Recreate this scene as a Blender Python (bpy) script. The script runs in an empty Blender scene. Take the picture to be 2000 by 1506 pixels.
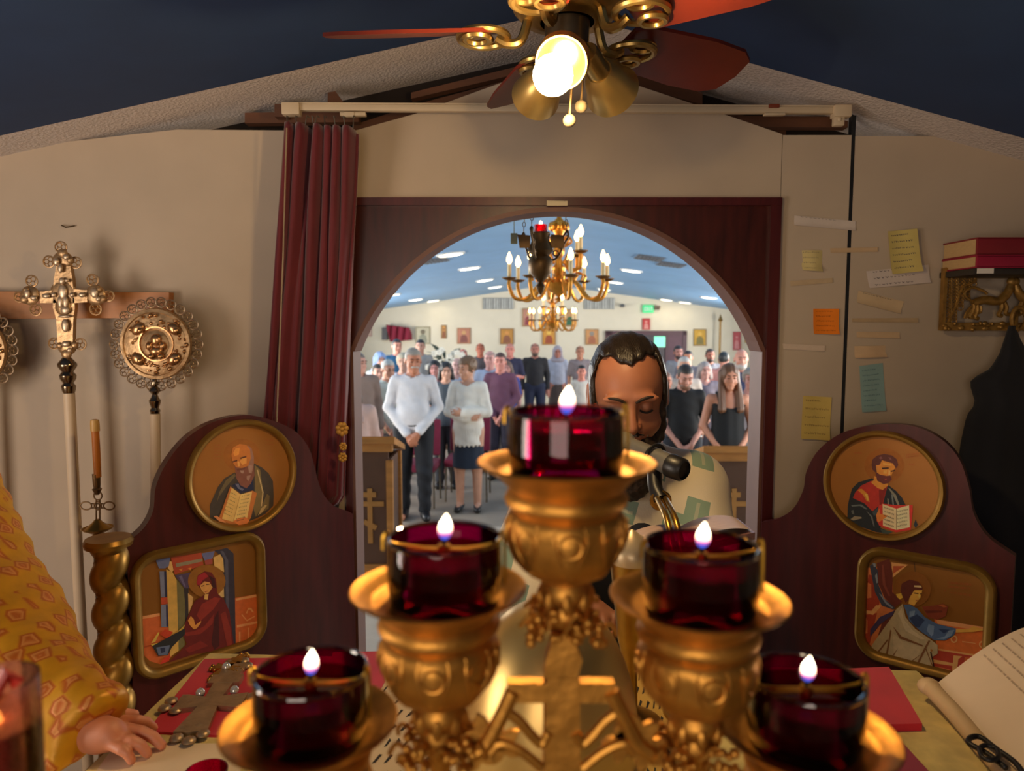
import bpy, bmesh, math, random
import numpy as np
from mathutils import Vector, Matrix, Euler
random.seed(7)
rng = np.random.default_rng(7)
C = bpy.context.scene.collection
SC = bpy.context.scene
PI = math.pi

# ---------------------------------------------------------------- camera
F = 1388.0                       # focal length in pixels of the 2000 x 1506 frame
PITCH = math.radians(4.8)        # looking slightly down
EYE = Vector((0.0, 0.0, 2.0))
cam_d = bpy.data.cameras.new('camera')
cam = bpy.data.objects.new('camera', cam_d); C.objects.link(cam)
cam_d.sensor_width = 36.0; cam_d.lens = F / 2000.0 * 36.0
cam_d.clip_start = 0.02; cam_d.clip_end = 100
cam.location = EYE; cam.rotation_euler = (PI/2 - PITCH, 0, 0)
cam_d.dof.use_dof = True; cam_d.dof.focus_distance = 1.45; cam_d.dof.aperture_fstop = 5.0
SC.camera = cam

# ---------------------------------------------------------------- world, lights, exposure
SC.view_settings.view_transform = 'Standard'; SC.view_settings.look = 'None'
SC.view_settings.gamma = 1.0; SC.view_settings.exposure = 0.0; SC.view_settings.use_curve_mapping = False
SC.cycles.use_denoising = True; SC.cycles.max_bounces = 8; SC.cycles.transparent_max_bounces = 24
SC.cycles.caustics_reflective = False; SC.cycles.caustics_refractive = False
SC.cycles.sample_clamp_indirect = 6.0; SC.cycles.blur_glossy = 0.5
w = bpy.data.worlds.new('world'); SC.world = w; w.use_nodes = True
w.node_tree.nodes['Background'].inputs[0].default_value = (0.55, 0.68, 0.9, 1)
w.node_tree.nodes['Background'].inputs[1].default_value = 0.3

YAW = math.atan(75/F*math.cos(PITCH))          # the nave runs a little to the right of the view axis
NN = Vector((math.sin(YAW), math.cos(YAW), 0)); NR = Vector((math.cos(YAW), -math.sin(YAW), 0))
def N(s, t, z): return NR*s + NN*t + Vector((0, 0, z))

def area(name, loc, target, sx, sy, power, col=(1, 1, 1), spread=180):
    d = bpy.data.lights.new(name, 'AREA'); d.shape = 'RECTANGLE'; d.size = sx; d.size_y = sy
    d.energy = power; d.color = col; d.spread = math.radians(spread)
    o = bpy.data.objects.new(name, d); C.objects.link(o); o.location = loc
    o.rotation_euler = (Vector(target) - Vector(loc)).to_track_quat('-Z', 'Y').to_euler()
    return o
# daylight through the side windows of the hall, and the ceiling fittings
NAVE_WIN_W, NAVE_WIN_COL = 124, (1.0, 0.95, 0.87)
for sgn in (-1, 1):
    for t in (5.0, 8.6, 12.2):
        area('window_daylight', N(sgn*4.30, t, 1.55), N(0, t, 1.9), 1.5, 1.0, NAVE_WIN_W, NAVE_WIN_COL)
# unseen fill light added behind the camera to brighten the altar room
area('altar_back_fill', (-0.5, -1.40, 1.9), (0.2, 2.2, 1.9), 1.2, 1.0, 18, (1.0, 0.85, 0.71))
# unseen fill light added at the left wall of the altar room
area('altar_side_fill', (-2.22, 0.55, 1.65), (0.4, 2.2, 1.85), 1.0, 0.9, 35, (1.0, 0.85, 0.71))
BULB_W = 440.0                   # lit fan bulb (emission strength)
BULB_COL = (1.0, 0.80, 0.52)
# ---------------------------------------------------------------- pixel <-> place
def ray(px, py):
    u = (px - 1000.0)/F; v = (753.0 - py)/F
    return Vector((u, math.cos(PITCH) + v*math.sin(PITCH), -math.sin(PITCH) + v*math.cos(PITCH)))
def PY(px, py, Y):               # the point on the vertical plane y = Y
    d = ray(px, py); return EYE + d*(Y/d.y)
def PZ(px, py, Z):               # the point on the level plane z = Z
    d = ray(px, py); return EYE + d*((Z - EYE.z)/d.z)
def PP(px, py, p0, n):
    d = ray(px, py); return EYE + d*((Vector(p0) - EYE).dot(n)/d.dot(n))

# ---------------------------------------------------------------- materials
def lin(c):
    return tuple((x/255/12.92 if x/255 <= .04045 else ((x/255+.055)/1.055)**2.4) for x in c)
MATS = {}
def mat(name, rgb, rough=.6, metal=0., var=.10, scale=14., bump=0., spec=.5, sheen=0., sss=0., coat=0., stretch=None):
    if name in MATS: return MATS[name]
    m = bpy.data.materials.new(name); m.use_nodes = True; MATS[name] = m
    nt = m.node_tree; b = nt.nodes['Principled BSDF']; c = lin(rgb)
    tc = nt.nodes.new('ShaderNodeTexCoord'); nz = nt.nodes.new('ShaderNodeTexNoise')
    nz.inputs['Scale'].default_value = scale; nz.inputs['Detail'].default_value = 4
    src = tc.outputs['Object']
    if stretch:
        mp = nt.nodes.new('ShaderNodeMapping'); mp.inputs['Scale'].default_value = stretch
        nt.links.new(src, mp.inputs[0]); src = mp.outputs[0]
    nt.links.new(src, nz.inputs['Vector'])
    r = nt.nodes.new('ShaderNodeValToRGB')
    r.color_ramp.elements[0].position = .3; r.color_ramp.elements[1].position = .7
    r.color_ramp.elements[0].color = tuple(x*(1-var) for x in c) + (1,)
    r.color_ramp.elements[1].color = tuple(min(1, x*(1+var)) for x in c) + (1,)
    nt.links.new(nz.outputs['Fac'], r.inputs['Fac']); nt.links.new(r.outputs['Color'], b.inputs['Base Color'])
    b.inputs['Roughness'].default_value = rough; b.inputs['Metallic'].default_value = metal
    b.inputs['Specular IOR Level'].default_value = spec
    if sheen: b.inputs['Sheen Weight'].default_value = sheen
    if coat: b.inputs['Coat Weight'].default_value = coat; b.inputs['Coat Roughness'].default_value = .15
    if sss:
        b.inputs['Subsurface Weight'].default_value = sss; b.inputs['Subsurface Radius'].default_value = (.01, .004, .002)
        b.inputs['Subsurface Scale'].default_value = 1.0
    if bump:
        bp = nt.nodes.new('ShaderNodeBump'); bp.inputs['Strength'].default_value = bump; bp.inputs['Distance'].default_value = .01
        nt.links.new(nz.outputs['Fac'], bp.inputs['Height']); nt.links.new(bp.outputs[0], b.inputs['Normal'])
    return m
def emis(name, rgb, strength):
    if name in MATS: return MATS[name]
    m = bpy.data.materials.new(name); m.use_nodes = True; MATS[name] = m
    b = m.node_tree.nodes['Principled BSDF']; b.inputs['Base Color'].default_value = lin(rgb) + (1,)
    b.inputs['Emission Color'].default_value = lin(rgb) + (1,); b.inputs['Emission Strength'].default_value = strength
    return m
def glass(name, rgb, gloss=.25, milky=0., rough=.03, milk=(200, 60, 70)):
    """thin tinted glass: tinted transparency, a Fresnel gloss and a little milkiness"""
    if name in MATS: return MATS[name]
    m = bpy.data.materials.new(name); m.use_nodes = True; MATS[name] = m
    nt = m.node_tree; nt.nodes.remove(nt.nodes['Principled BSDF']); out = nt.nodes['Material Output']
    tr = nt.nodes.new('ShaderNodeBsdfTransparent'); tr.inputs[0].default_value = lin(rgb) + (1,)
    gl = nt.nodes.new('ShaderNodeBsdfGlossy'); gl.inputs['Roughness'].default_value = rough
    fr = nt.nodes.new('ShaderNodeFresnel'); fr.inputs[0].default_value = 1.45
    mu = nt.nodes.new('ShaderNodeMath'); mu.operation = 'MULTIPLY'; mu.inputs[1].default_value = gloss*4
    nt.links.new(fr.outputs[0], mu.inputs[0])
    mx = nt.nodes.new('ShaderNodeMixShader'); nt.links.new(mu.outputs[0], mx.inputs[0])
    nt.links.new(gl.outputs[0], mx.inputs[2])
    if milky:
        df = nt.nodes.new('ShaderNodeBsdfTranslucent'); df.inputs[0].default_value = lin(milk) + (1,)
        nz = nt.nodes.new('ShaderNodeTexNoise'); nz.inputs['Scale'].default_value = 30
        mm = nt.nodes.new('ShaderNodeMath'); mm.operation = 'MULTIPLY'; mm.inputs[1].default_value = milky*2
        nt.links.new(nz.outputs['Fac'], mm.inputs[0])
        m2 = nt.nodes.new('ShaderNodeMixShader'); nt.links.new(mm.outputs[0], m2.inputs[0])
        nt.links.new(tr.outputs[0], m2.inputs[1]); nt.links.new(df.outputs[0], m2.inputs[2]); nt.links.new(m2.outputs[0], mx.inputs[1])
    else: nt.links.new(tr.outputs[0], mx.inputs[1])
    nt.links.new(mx.outputs[0], out.inputs[0])
    return m

# ---------------------------------------------------------------- objects
ORG = {}
def tag(o, label=None, cat=None, group=None, kind=None):
    if label: o['label'] = label
    if cat: o['category'] = cat
    if group: o['group'] = group
    if kind: o['kind'] = kind
    return o
def thing(name, label, cat, loc, group=None):
    o = bpy.data.objects.new(name, None); C.objects.link(o); o.empty_display_size = .05
    o.location = loc; ORG[o] = Vector(loc)
    return tag(o, label, cat, group)
def put(name, verts, faces, mats, parent=None, midx=None, smooth=40, origin=None):
    v = np.asarray(verts, dtype=float)
    if parent is not None: org = ORG[parent]
    elif origin is not None: org = Vector(origin)
    else:
        lo = v.min(0); hi = v.max(0); org = Vector(((lo[0]+hi[0])/2, (lo[1]+hi[1])/2, lo[2]))
    me = bpy.data.meshes.new(name)
    me.from_pydata((v - np.array(org)).tolist(), [], [list(map(int, f)) for f in faces])
    for m in (mats if isinstance(mats, (list, tuple)) else [mats]): me.materials.append(m)
    if midx is not None: me.polygons.foreach_set('material_index', np.asarray(midx, dtype=np.int32))
    me.update()
    if smooth:
        me.shade_smooth()
        if smooth < 180: me.set_sharp_from_angle(angle=math.radians(smooth))
    o = bpy.data.objects.new(name, me); C.objects.link(o)
    if parent is not None: o.parent = parent
    else: o.location = org
    ORG[o] = org
    return o
def children(o): return [c for c in bpy.data.objects if c.parent == o]
def dup(root, delta, rotz=0, label=None, scale=1.0, group=None):
    r = root.copy(); C.objects.link(r); r.location = Vector(root.location) + Vector(delta)
    r.rotation_euler.z = root.rotation_euler.z + rotz; r.scale = Vector(root.scale)*scale
    if label: r['label'] = label
    if group: r['group'] = group
    for ch in list(root.children):
        c = ch.copy(); C.objects.link(c); c.parent = r
        for g in list(ch.children):
            d = g.copy(); C.objects.link(d); d.parent = c
    return r

class MB:
    def __init__(s): s.v = []; s.f = []; s.m = []; s.mi = 0
    def add(s, verts, faces):
        n = len(s.v); s.v.extend([tuple(p) for p in verts]); s.f.extend([[i+n for i in f] for f in faces]); s.m.extend([s.mi]*len(faces)); return s
    def mat(s, i): s.mi = i; return s
    def box(s, c, size, rot=None, bev=0):
        a, b, d = [x/2 for x in size]; c = Vector(c)
        if bev:
            bm = bmesh.new(); bmesh.ops.create_cube(bm, size=1)
            for v in bm.verts: v.co = Vector((v.co.x*size[0], v.co.y*size[1], v.co.z*size[2]))
            bmesh.ops.bevel(bm, geom=bm.edges[:], offset=min(bev, .45*min(size)), segments=2, profile=.6, affect='EDGES')
            vs = [v.co.copy() for v in bm.verts]; fs = [[v.index for v in f.verts] for f in bm.faces]
            bm.verts.index_update(); bm.free()
        else:
            vs = [Vector((x, y, z)) for z in (-d, d) for y in (-b, b) for x in (-a, a)]
            fs = [[0,2,3,1],[4,5,7,6],[0,1,5,4],[2,6,7,3],[0,4,6,2],[1,3,7,5]]
        R = rot.to_matrix() if rot is not None else None
        return s.add([(R @ v if R else v) + c for v in vs], fs)
    def lathe(s, prof, base, axis=(0,0,1), n=32, mod=None):
        """prof: list of (r, h) along the axis from base; mod(theta, k) scales the radius"""
        q = Vector(axis).normalized().to_track_quat('Z', 'Y'); base = Vector(base); vs = []; fs = []
        for k, (r, h) in enumerate(prof):
            for i in range(n):
                a = 2*PI*i/n; rr = r*(mod(a, k) if mod else 1)
                vs.append(base + q @ Vector((rr*math.cos(a), rr*math.sin(a), h)))
        for k in range(len(prof)-1):
            for i in range(n):
                j = (i+1) % n; fs.append([k*n+i, k*n+j, (k+1)*n+j, (k+1)*n+i])
        if prof[0][0] > 1e-5: fs.append([i for i in range(n)][::-1])
        if prof[-1][0] > 1e-5: fs.append([(len(prof)-1)*n+i for i in range(n)])
        return s.add(vs, fs)
    def cyl(s, p0, p1, r0, r1=None, n=16):
        p0 = Vector(p0); p1 = Vector(p1); L = (p1-p0).length
        return s.lathe([(r0, 0), (r0 if r1 is None else r1, L)], p0, p1-p0, n)
    def ball(s, c, r, n=16, m=10, R=None):
        r = (r, r, r) if isinstance(r, (int, float)) else r
        c = Vector(c); vs = []; fs = []
        for k in range(m+1):
            t = PI*k/m
            for i in range(n):
                a = 2*PI*i/n; p = Vector((r[0]*math.sin(t)*math.cos(a), r[1]*math.sin(t)*math.sin(a), -r[2]*math.cos(t)))
                vs.append((R @ p if R else p) + c)
        for k in range(m):
            for i in range(n):
                j = (i+1) % n; fs.append([k*n+i, k*n+j, (k+1)*n+j, (k+1)*n+i])
        return s.add(vs, fs)
    def tube(s, path, r, n=8, closed=False, flat=1.0):
        P = [Vector(p) for p in path]; m = len(P); vs = []; fs = []; up = None
        for k in range(m):
            a = P[k-1] if (k > 0 or closed) else P[k]; b = P[(k+1) % m] if (k < m-1 or closed) else P[k]
            t = (b-a).normalized()
            if up is None:
                up = Vector((0, 0, 1)) if abs(t.z) < .9 else Vector((0, 1, 0))
            x = up.cross(t).normalized(); y = t.cross(x).normalized(); up = y
            rr = r[k] if isinstance(r, (list, tuple)) else r
            for i in range(n):
                ang = 2*PI*i/n; vs.append(P[k] + x*(rr*math.cos(ang)) + y*(rr*flat*math.sin(ang)))
        for k in range(m if closed else m-1):
            kk = (k+1) % m
            for i in range(n):
                j = (i+1) % n; fs.append([k*n+i, k*n+j, kk*n+j, kk*n+i])
        if not closed: fs.append([i for i in range(n)][::-1]); fs.append([(m-1)*n+i for i in range(n)])
        return s.add(vs, fs)
    def ring(s, c, R, r, axis=(0,0,1), n=24, k=8, sy=1.0):
        q = Vector(axis).normalized().to_track_quat('Z', 'Y'); c = Vector(c)
        return s.tube([c + q @ Vector((R*math.cos(2*PI*i/n), R*sy*math.sin(2*PI*i/n), 0)) for i in range(n)], r, k, closed=True)
    def prism(s, pts, off):
        """pts: 3-D outline; off: extrusion vector"""
        off = Vector(off); P = [Vector(p) for p in pts]; n = len(P)
        fs = [list(range(n))[::-1], [n+i for i in range(n)]] + [[i, (i+1) % n, n+(i+1) % n, n+i] for i in range(n)]
        return s.add(P + [p+off for p in P], fs)
    def poly(s, pts): return s.add(pts, [list(range(len(pts)))])
    def grid(s, fn, nu, nv):
        vs = [fn(i/(nu-1), j/(nv-1)) for j in range(nv) for i in range(nu)]
        fs = [[j*nu+i, j*nu+i+1, (j+1)*nu+i+1, (j+1)*nu+i] for j in range(nv-1) for i in range(nu-1)]
        return s.add(vs, fs)
    def build(s, name, mats, parent=None, smooth=40, origin=None):
        return put(name, s.v, s.f, mats, parent, s.m, smooth, origin)
def fixn(o):
    bm = bmesh.new(); bm.from_mesh(o.data); bmesh.ops.recalc_face_normals(bm, faces=bm.faces); bm.to_mesh(o.data); bm.free(); return o
def bez(p0, p1, p2, p3, n=12):
    p0, p1, p2, p3 = map(Vector, (p0, p1, p2, p3))
    return [p0*(1-t)**3 + p1*3*t*(1-t)**2 + p2*3*t*t*(1-t) + p3*t**3 for t in [i/n for i in range(n+1)]]
def smoothpath(pts, n=6):
    P = [Vector(p) for p in pts]; P = [P[0]*2-P[1]] + P + [P[-1]*2-P[-2]]; out = []
    for i in range(1, len(P)-2):
        for k in range(n):
            t = k/n; a, b, c, d = P[i-1], P[i], P[i+1], P[i+2]
            out.append(.5*((2*b) + (c-a)*t + (2*a-5*b+4*c-d)*t*t + (3*b-a-3*c+d)*t**3))
    out.append(P[-2]); return out

# ---------------------------------------------------------------- signed-distance bodies (one continuous surface each)
def V3(*a): return np.array(a, dtype=np.float32)
def rc(p, a, b, r1, r2):
    a = np.asarray(a, np.float32); b = np.asarray(b, np.float32); pa = p-a; ba = b-a
    h = np.clip(pa @ ba/float(ba @ ba), 0, 1); return np.linalg.norm(pa - h[:, None]*ba, axis=1) - (r1 + (r2-r1)*h)
def ell(p, c, r):
    q = p - np.asarray(c, np.float32); r = np.asarray(r, np.float32)
    k0 = np.linalg.norm(q/r, axis=1); k1 = np.linalg.norm(q/(r*r), axis=1) + 1e-9; return k0*(k0-1)/k1
def smin(a, b, k):
    h = np.clip(.5 + .5*(b-a)/k, 0, 1); return b + (a-b)*h - k*h*(1-h)
def smax(a, b, k): return -smin(-a, -b, k)
def axis_pts(lo, hi, step, fine=None):
    """coordinates from lo to hi; fine = (a, b, s): step s between a and b"""
    out = [lo]
    while out[-1] < hi:
        x = out[-1]; st = step
        if fine and fine[0] <= x < fine[1]: st = fine[2]
        out.append(x + st)
    return np.array(out, np.float32)
def surf(fn, ax, ay, az):
    nx, ny, nz = len(ax), len(ay), len(az)
    G = np.stack(np.meshgrid(ax, ay, az, indexing='ij'), -1).reshape(-1, 3)
    D = fn(G).reshape(nx, ny, nz).astype(np.float32); S = D < 0
    G = G.reshape(nx, ny, nz, 3)
    cx, cy, cz = nx-1, ny-1, nz-1
    acc = np.zeros((cx, cy, cz, 3), np.float32); cnt = np.zeros((cx, cy, cz), np.float32)
    crn = [(i, j, k) for i in (0, 1) for j in (0, 1) for k in (0, 1)]
    sl = lambda A, o: A[o[0]:o[0]+cx, o[1]:o[1]+cy, o[2]:o[2]+cz]
    for a in range(8):
        for b in range(a+1, 8):
            if sum(abs(crn[a][t]-crn[b][t]) for t in range(3)) != 1: continue
            da, db = sl(D, crn[a]), sl(D, crn[b]); x = sl(S, crn[a]) != sl(S, crn[b])
            t = np.where(x, da/np.where(x, da-db, 1), 0)[..., None]
            acc += np.where(x[..., None], sl(G, crn[a])*(1-t) + sl(G, crn[b])*t, 0); cnt += x
    act = cnt > 0; idx = -np.ones((cx, cy, cz), int); idx[act] = np.arange(act.sum())
    verts = acc[act]/cnt[act][:, None]; faces = []
    for d in range(3):
        A = [slice(1, cx), slice(1, cy), slice(1, cz)]; A[d] = slice(0, (cx, cy, cz)[d])
        o0 = [slice(1, -1)]*3; o0[d] = slice(0, -1); o1 = [slice(1, -1)]*3; o1[d] = slice(1, None)
        s0 = S[tuple(o0)]; s1 = S[tuple(o1)]; x = s0 != s1
        e = [t for t in range(3) if t != d]
        def sh(i, j):
            B = [slice(0, n) for n in (cx, cy, cz)]
            for q, off in ((e[0], i), (e[1], j)):
                B[q] = slice(1, None) if off == 0 else slice(0, -1)
            return idx[tuple(B)]
        q = np.stack([sh(0, 0), sh(1, 0), sh(1, 1), sh(0, 1)], -1)
        flip = s0 if d != 1 else ~s0
        f = q[x]; fl = flip[x]; f[~fl] = f[~fl][:, ::-1]; f = f[(f >= 0).all(1)]
        faces.append(f)
    return verts, np.concatenate(faces)
def smooth_verts(v, f, it=1, lam=.5):
    v = v.copy()
    for _ in range(it):
        s = np.zeros_like(v); c = np.zeros(len(v))
        for a in range(4):
            b = (a+1) % 4; np.add.at(s, f[:, a], v[f[:, b]]); np.add.at(c, f[:, a], 1); np.add.at(s, f[:, b], v[f[:, a]]); np.add.at(c, f[:, b], 1)
        v = v*(1-lam) + lam*s/np.maximum(c, 1)[:, None]
    return v
# ================================================================ SETTING
WALL = 2.2
M_wall = mat('wall_paint', (188, 170, 150), .8, var=.05, scale=5, bump=.02)
M_blue = mat('blue_ceiling_paint', (36, 62, 104), .75, var=.06, scale=9, bump=.1)
M_pop = mat('popcorn_ceiling', (214, 204, 200), .95, var=.12, scale=120, bump=.6)
M_board = mat('brown_board', (96, 58, 36), .6, var=.15, scale=6, stretch=(1, 1, 8))
M_dark = mat('dark_void_board', (30, 20, 16), .9)
M_tile = mat('floor_tile', (176, 160, 142), .45, var=.10, scale=5)
M_cream = mat('hall_wall_paint', (230, 220, 198), .85, var=.03, scale=4)
M_mah = mat('mahogany', (74, 22, 22), .36, var=.25, scale=7, stretch=(6, 6, .7), coat=.15)
M_mahd = mat('mahogany_panel', (64, 20, 14), .36, var=.45, scale=6, stretch=(5, 5, .8), coat=.08)
M_soff = mat('arch_lining', (108, 70, 58), .5, var=.08)
def S(o, label=None): o['kind'] = 'structure'; return o

# --- altar room shell
apx = PY(1095, 22, 2.05); lx = PY(0, 265, 2.05); rx = PY(2000, 270, 2.05)
sl_l = (apx.z-lx.z)/(apx.x-lx.x); sl_r = (apx.z-rx.z)/(rx.x-apx.x)
XL, XR, YB, YF = -2.3, 2.7, -1.5, 2.05
def cz(x): return apx.z - (sl_l*(apx.x-x) if x < apx.x else sl_r*(x-apx.x))
def ceil_slab(name, y0, y1, m):
    mb = MB(); pr = [(XL, cz(XL)), (apx.x, apx.z), (XR, cz(XR))]; pr = pr + [(x, z+.04) for x, z in pr[::-1]]
    mb.prism([(x, y0, z) for x, z in pr], (0, y1-y0, 0)); return S(fixn(mb.build(name, m, smooth=0)))
ceil_slab('ceiling', YB, YF, M_blue)
ceil_slab('ceiling_strip', YF, 2.36, M_pop)
S(MB().box(((XL+XR)/2, .95, .22), (XR-XL, 4.9+3.2, .06)).build('floor', M_tile, smooth=0)).location.y = (-1.5+5.6)/2
S(MB().box((XL-.03, .4, 1.55), (.06, 4.0, 2.7)).build('wall_left', M_wall, smooth=0))
S(MB().box((XR+.03, .4, 1.55), (.06, 4.0, 2.7)).build('wall_right', M_wall, smooth=0))
S(MB().box(((XL+XR)/2, YB-.03, 1.6), (XR-XL, .06, 2.9)).build('wall_back', M_wall, smooth=0))

def panel(name, px, y=WALL, th=.04, m=None):
    mb = MB(); mb.prism([PY(a, b, y) for a, b in px], (0, th, 0)); return S(fixn(mb.build(name, m or M_wall, smooth=0)))
# openings: arch circle through three points of its front edge
aL, aT, aR = PY(684, 678, WALL), PY(1090, 404, WALL), PY(1494, 690, WALL)
aL.z = aR.z = (aL.z+aR.z)/2
acx = (aL.x+aR.x)/2; hw = (aR.x-aL.x)/2; rise = aT.z-aL.z; aRad = (hw*hw+rise*rise)/(2*rise); acz = aT.z-aRad
FX0, FX1, FZ = PY(674, 390, WALL).x-.005, PY(1524, 390, WALL).x, PY(1100, 387, WALL).z
a0 = math.asin(hw/aRad)
arc = [(acx+aRad*math.sin(-a0+2*a0*i/48), acz+aRad*math.cos(-a0+2*a0*i/48)) for i in range(49)]
# arched mahogany surround: spandrel board, stiles, top rail and lining
mb = MB()
for i in range(48):
    (xa, za), (xb, zb) = arc[i], arc[i+1]
    mb.prism([(xa, WALL, za), (xb, WALL, zb), (xb, WALL, FZ), (xa, WALL, FZ)], (0, .07, 0))
sp = fixn(mb.build('trim_1', M_mahd, smooth=30)); S(sp)
mb = MB()
mb.box((FX0+.004, WALL+.03, 1.3), (aL.x-FX0+.008, .09, 2*(FZ-1.3))); mb.box(((aR.x+FX1)/2, WALL+.03, 1.3), (FX1-aR.x, .09, 2*(FZ-1.3)))
mb.box(((FX0+FX1)/2, WALL+.02, FZ-.012), (FX1-FX0, .075, .024))
S(fixn(mb.build('trim_2', M_mah, smooth=0)))
mb = MB()
for i in range(48):
    (xa, za), (xb, zb) = arc[i], arc[i+1]
    k = (aRad-.014)/aRad
    q = lambda x, z: (acx+(x-acx)*k, acz+(z-acz)*k)
    (xc, zc), (xd, zd) = q(xa, za), q(xb, zb)
    mb.prism([(xa, WALL-.004, za), (xb, WALL-.004, zb), (xd, WALL-.004, zd), (xc, WALL-.004, zc)], (0, .11, 0))
for x, sg in ((aL.x, 1), (aR.x, -1)):
    mb.box((x+sg*.004, WALL+.05, (.25+aL.z)/2), (.012, .11, aL.z-.25))
S(fixn(mb.build('trim_3', M_soff, smooth=30)))
# wall sheets that carry the gable
zb = FZ
mb = MB(); pts = [PY(a, b, WALL) for a, b in ((690, 262), (812, 222), (1000, 154), (1095, 128), (1200, 152), (1390, 215), (1530, 262))]
mb.prism([(FX0, WALL, zb)] + pts[:0] + [(FX0, WALL, pts[0].z)] + pts[1:-1] + [(FX1, WALL, pts[-1].z), (FX1, WALL, zb)], (0, .03, 0))
S(fixn(mb.build('wall_front', M_wall, smooth=0)))
def side(name, x_in, px):
    P = [PY(a, b, WALL) for a, b in px]
    mb = MB(); mb.prism([(p.x, WALL, p.z) for p in P] + [(P[-1].x, WALL, .25), (P[0].x, WALL, .25)], (0, .03, 0)); return S(fixn(mb.build(name, M_wall, smooth=0)))
zt = PY(345, 252, WALL).z
P0 = PY(0, 291, WALL); P1 = PY(345, 253, WALL); k = (P1.z-P0.z)/(P1.x-P0.x)
mb = MB(); mb.prism([(XL, WALL, P1.z-k*(P1.x-XL)), (P1.x, WALL, P1.z), (FX0-.002, WALL, P1.z-.004), (FX0-.002, WALL, .25), (XL, WALL, .25)], (0, .03, 0))
S(fixn(mb.build('wall_front_left', M_wall, smooth=0)))
sx = PY(1658, 500, WALL).x
Q0 = PY(1530, 264, WALL); Q1 = PY(1860, 266, WALL); Q2 = PY(2000, 284, WALL); k = (Q1.z-Q2.z)/(Q2.x-Q1.x)
mb = MB(); mb.prism([(FX1+.002, WALL, Q0.z), (sx-.006, WALL, Q0.z), (sx-.006, WALL, .25), (FX1+.002, WALL, .25)], (0, .03, 0))
S(fixn(mb.build('wall_front_jamb', M_wall, smooth=0)))
mb = MB(); mb.prism([(sx+.006, WALL, Q1.z), (Q1.x, WALL, Q1.z), (XR, WALL, Q1.z-k*(XR-Q1.x)), (XR, WALL, .25), (sx+.006, WALL, .25)], (0, .03, 0))
S(fixn(mb.build('wall_front_right', M_wall, smooth=0)))
# black strip in the joint of the two right-hand sheets, running up to the ceiling
mb = MB(); mb.box((sx, WALL+.012, 1.4), (.0125, .02, 2.55)); S(mb.build('trim_4', mat('black_joint', (20, 22, 26), .5), smooth=0))
# header behind the gap, rough boards under the slope
mb = MB(); hb = 2.42; pr = [(apx.x-(apx.z-hb)/sl_l, hb), (apx.x, apx.z), (apx.x+(apx.z-hb)/sl_r, hb)]
mb.prism([(x, 2.36, z) for x, z in pr], (0, .03, 0)); S(fixn(mb.build('wall_header', M_dark, smooth=0)))
def plank(name, px, y, th=.035, m=None):
    mb = MB(); mb.prism([PY(a, b, y) for a, b in px], (0, th, 0)); return fixn(mb.build(name, m or M_board, smooth=0))
S(plank('trim_5', [(803, 181), (1098, 108), (1098, 124), (803, 193)], 2.27))
S(plank('trim_6', [(1098, 108), (1372, 181), (1372, 204), (1098, 130)], 2.27))
S(plank('trim_7', [(690, 244), (820, 202), (1098, 128), (1098, 150), (800, 232), (690, 268)], 2.31))
S(plank('trim_8', [(1098, 128), (1400, 212), (1535, 246), (1535, 270), (1380, 236), (1098, 155)], 2.31))
S(plank('trim_9', [(478, 220), (700, 218), (700, 238), (478, 241)], 2.26))
S(plank('trim_10', [(1440, 226), (1656, 228), (1656, 249), (1440, 248)], 2.26))
S(plank('trim_11', [(536, 203), (560, 203), (560, 228), (536, 228)], 2.22))
S(plank('trim_12', [(640, 181), (655, 178), (672, 202), (640, 204)], 2.24))

# --- the hall beyond
RZ, SLP, HWN, TB = 2.87, .14, 4.3, 15.3
def nz(s): return RZ - SLP*abs(s)
mb = MB(); pr = [(-HWN, nz(HWN)), (0, RZ), (HWN, nz(HWN))]; pr += [(s, z+.05) for s, z in pr[::-1]]
mb.prism([N(s, 2.42, z) for s, z in pr], NN*(TB-2.42)); S(fixn(mb.build('ceiling_nave', mat('hall_ceiling_paint', (128, 176, 224), .5, var=.05, scale=3, bump=.05), smooth=0)))
mb = MB(); mb.box((0, 0, 0), (1, 1, 1)); o = MB().prism([N(-HWN-.2, 5.55, -.06), N(HWN+.2, 5.55, -.06), N(HWN+.2, TB+.1, -.06), N(-HWN-.2, TB+.1, -.06)], (0, 0, .06))
S(fixn(o.build('floor_nave', mat('hall_floor', (160, 146, 130), .4, var=.12, scale=3), smooth=0)))
def slab(name, pts, off, m): o = fixn(MB().prism(pts, off).build(name, m, smooth=0)); return S(o)
BW = []  # back wall, with the doorway kept as a door in front of it
slab('wall_nave_back', [N(-HWN, TB, 0), N(HWN, TB, 0), N(HWN, TB, nz(HWN)), N(0, TB, RZ), N(-HWN, TB, nz(HWN))], NN*.06, M_cream)
for nm, sg in (('wall_nave_left', -1), ('wall_nave_right', 1)):
    mb = MB(); wz0, wz1 = 1.0, 2.05; ts = [2.42, 4.2, 5.8, 7.8, 9.4, 11.4, 13.0, TB]
    for i in range(7):
        segs = [(0, nz(HWN))] if i % 2 == 0 else [(0, wz0), (wz1, nz(HWN))]
        for z0, z1 in segs: mb.prism([N(sg*HWN, ts[i], z0), N(sg*HWN, ts[i+1], z0), N(sg*HWN, ts[i+1], z1), N(sg*HWN, ts[i], z1)], NR*(sg*.08))
    S(fixn(mb.build(nm, M_cream, smooth=0)))
wn = 0
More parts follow.
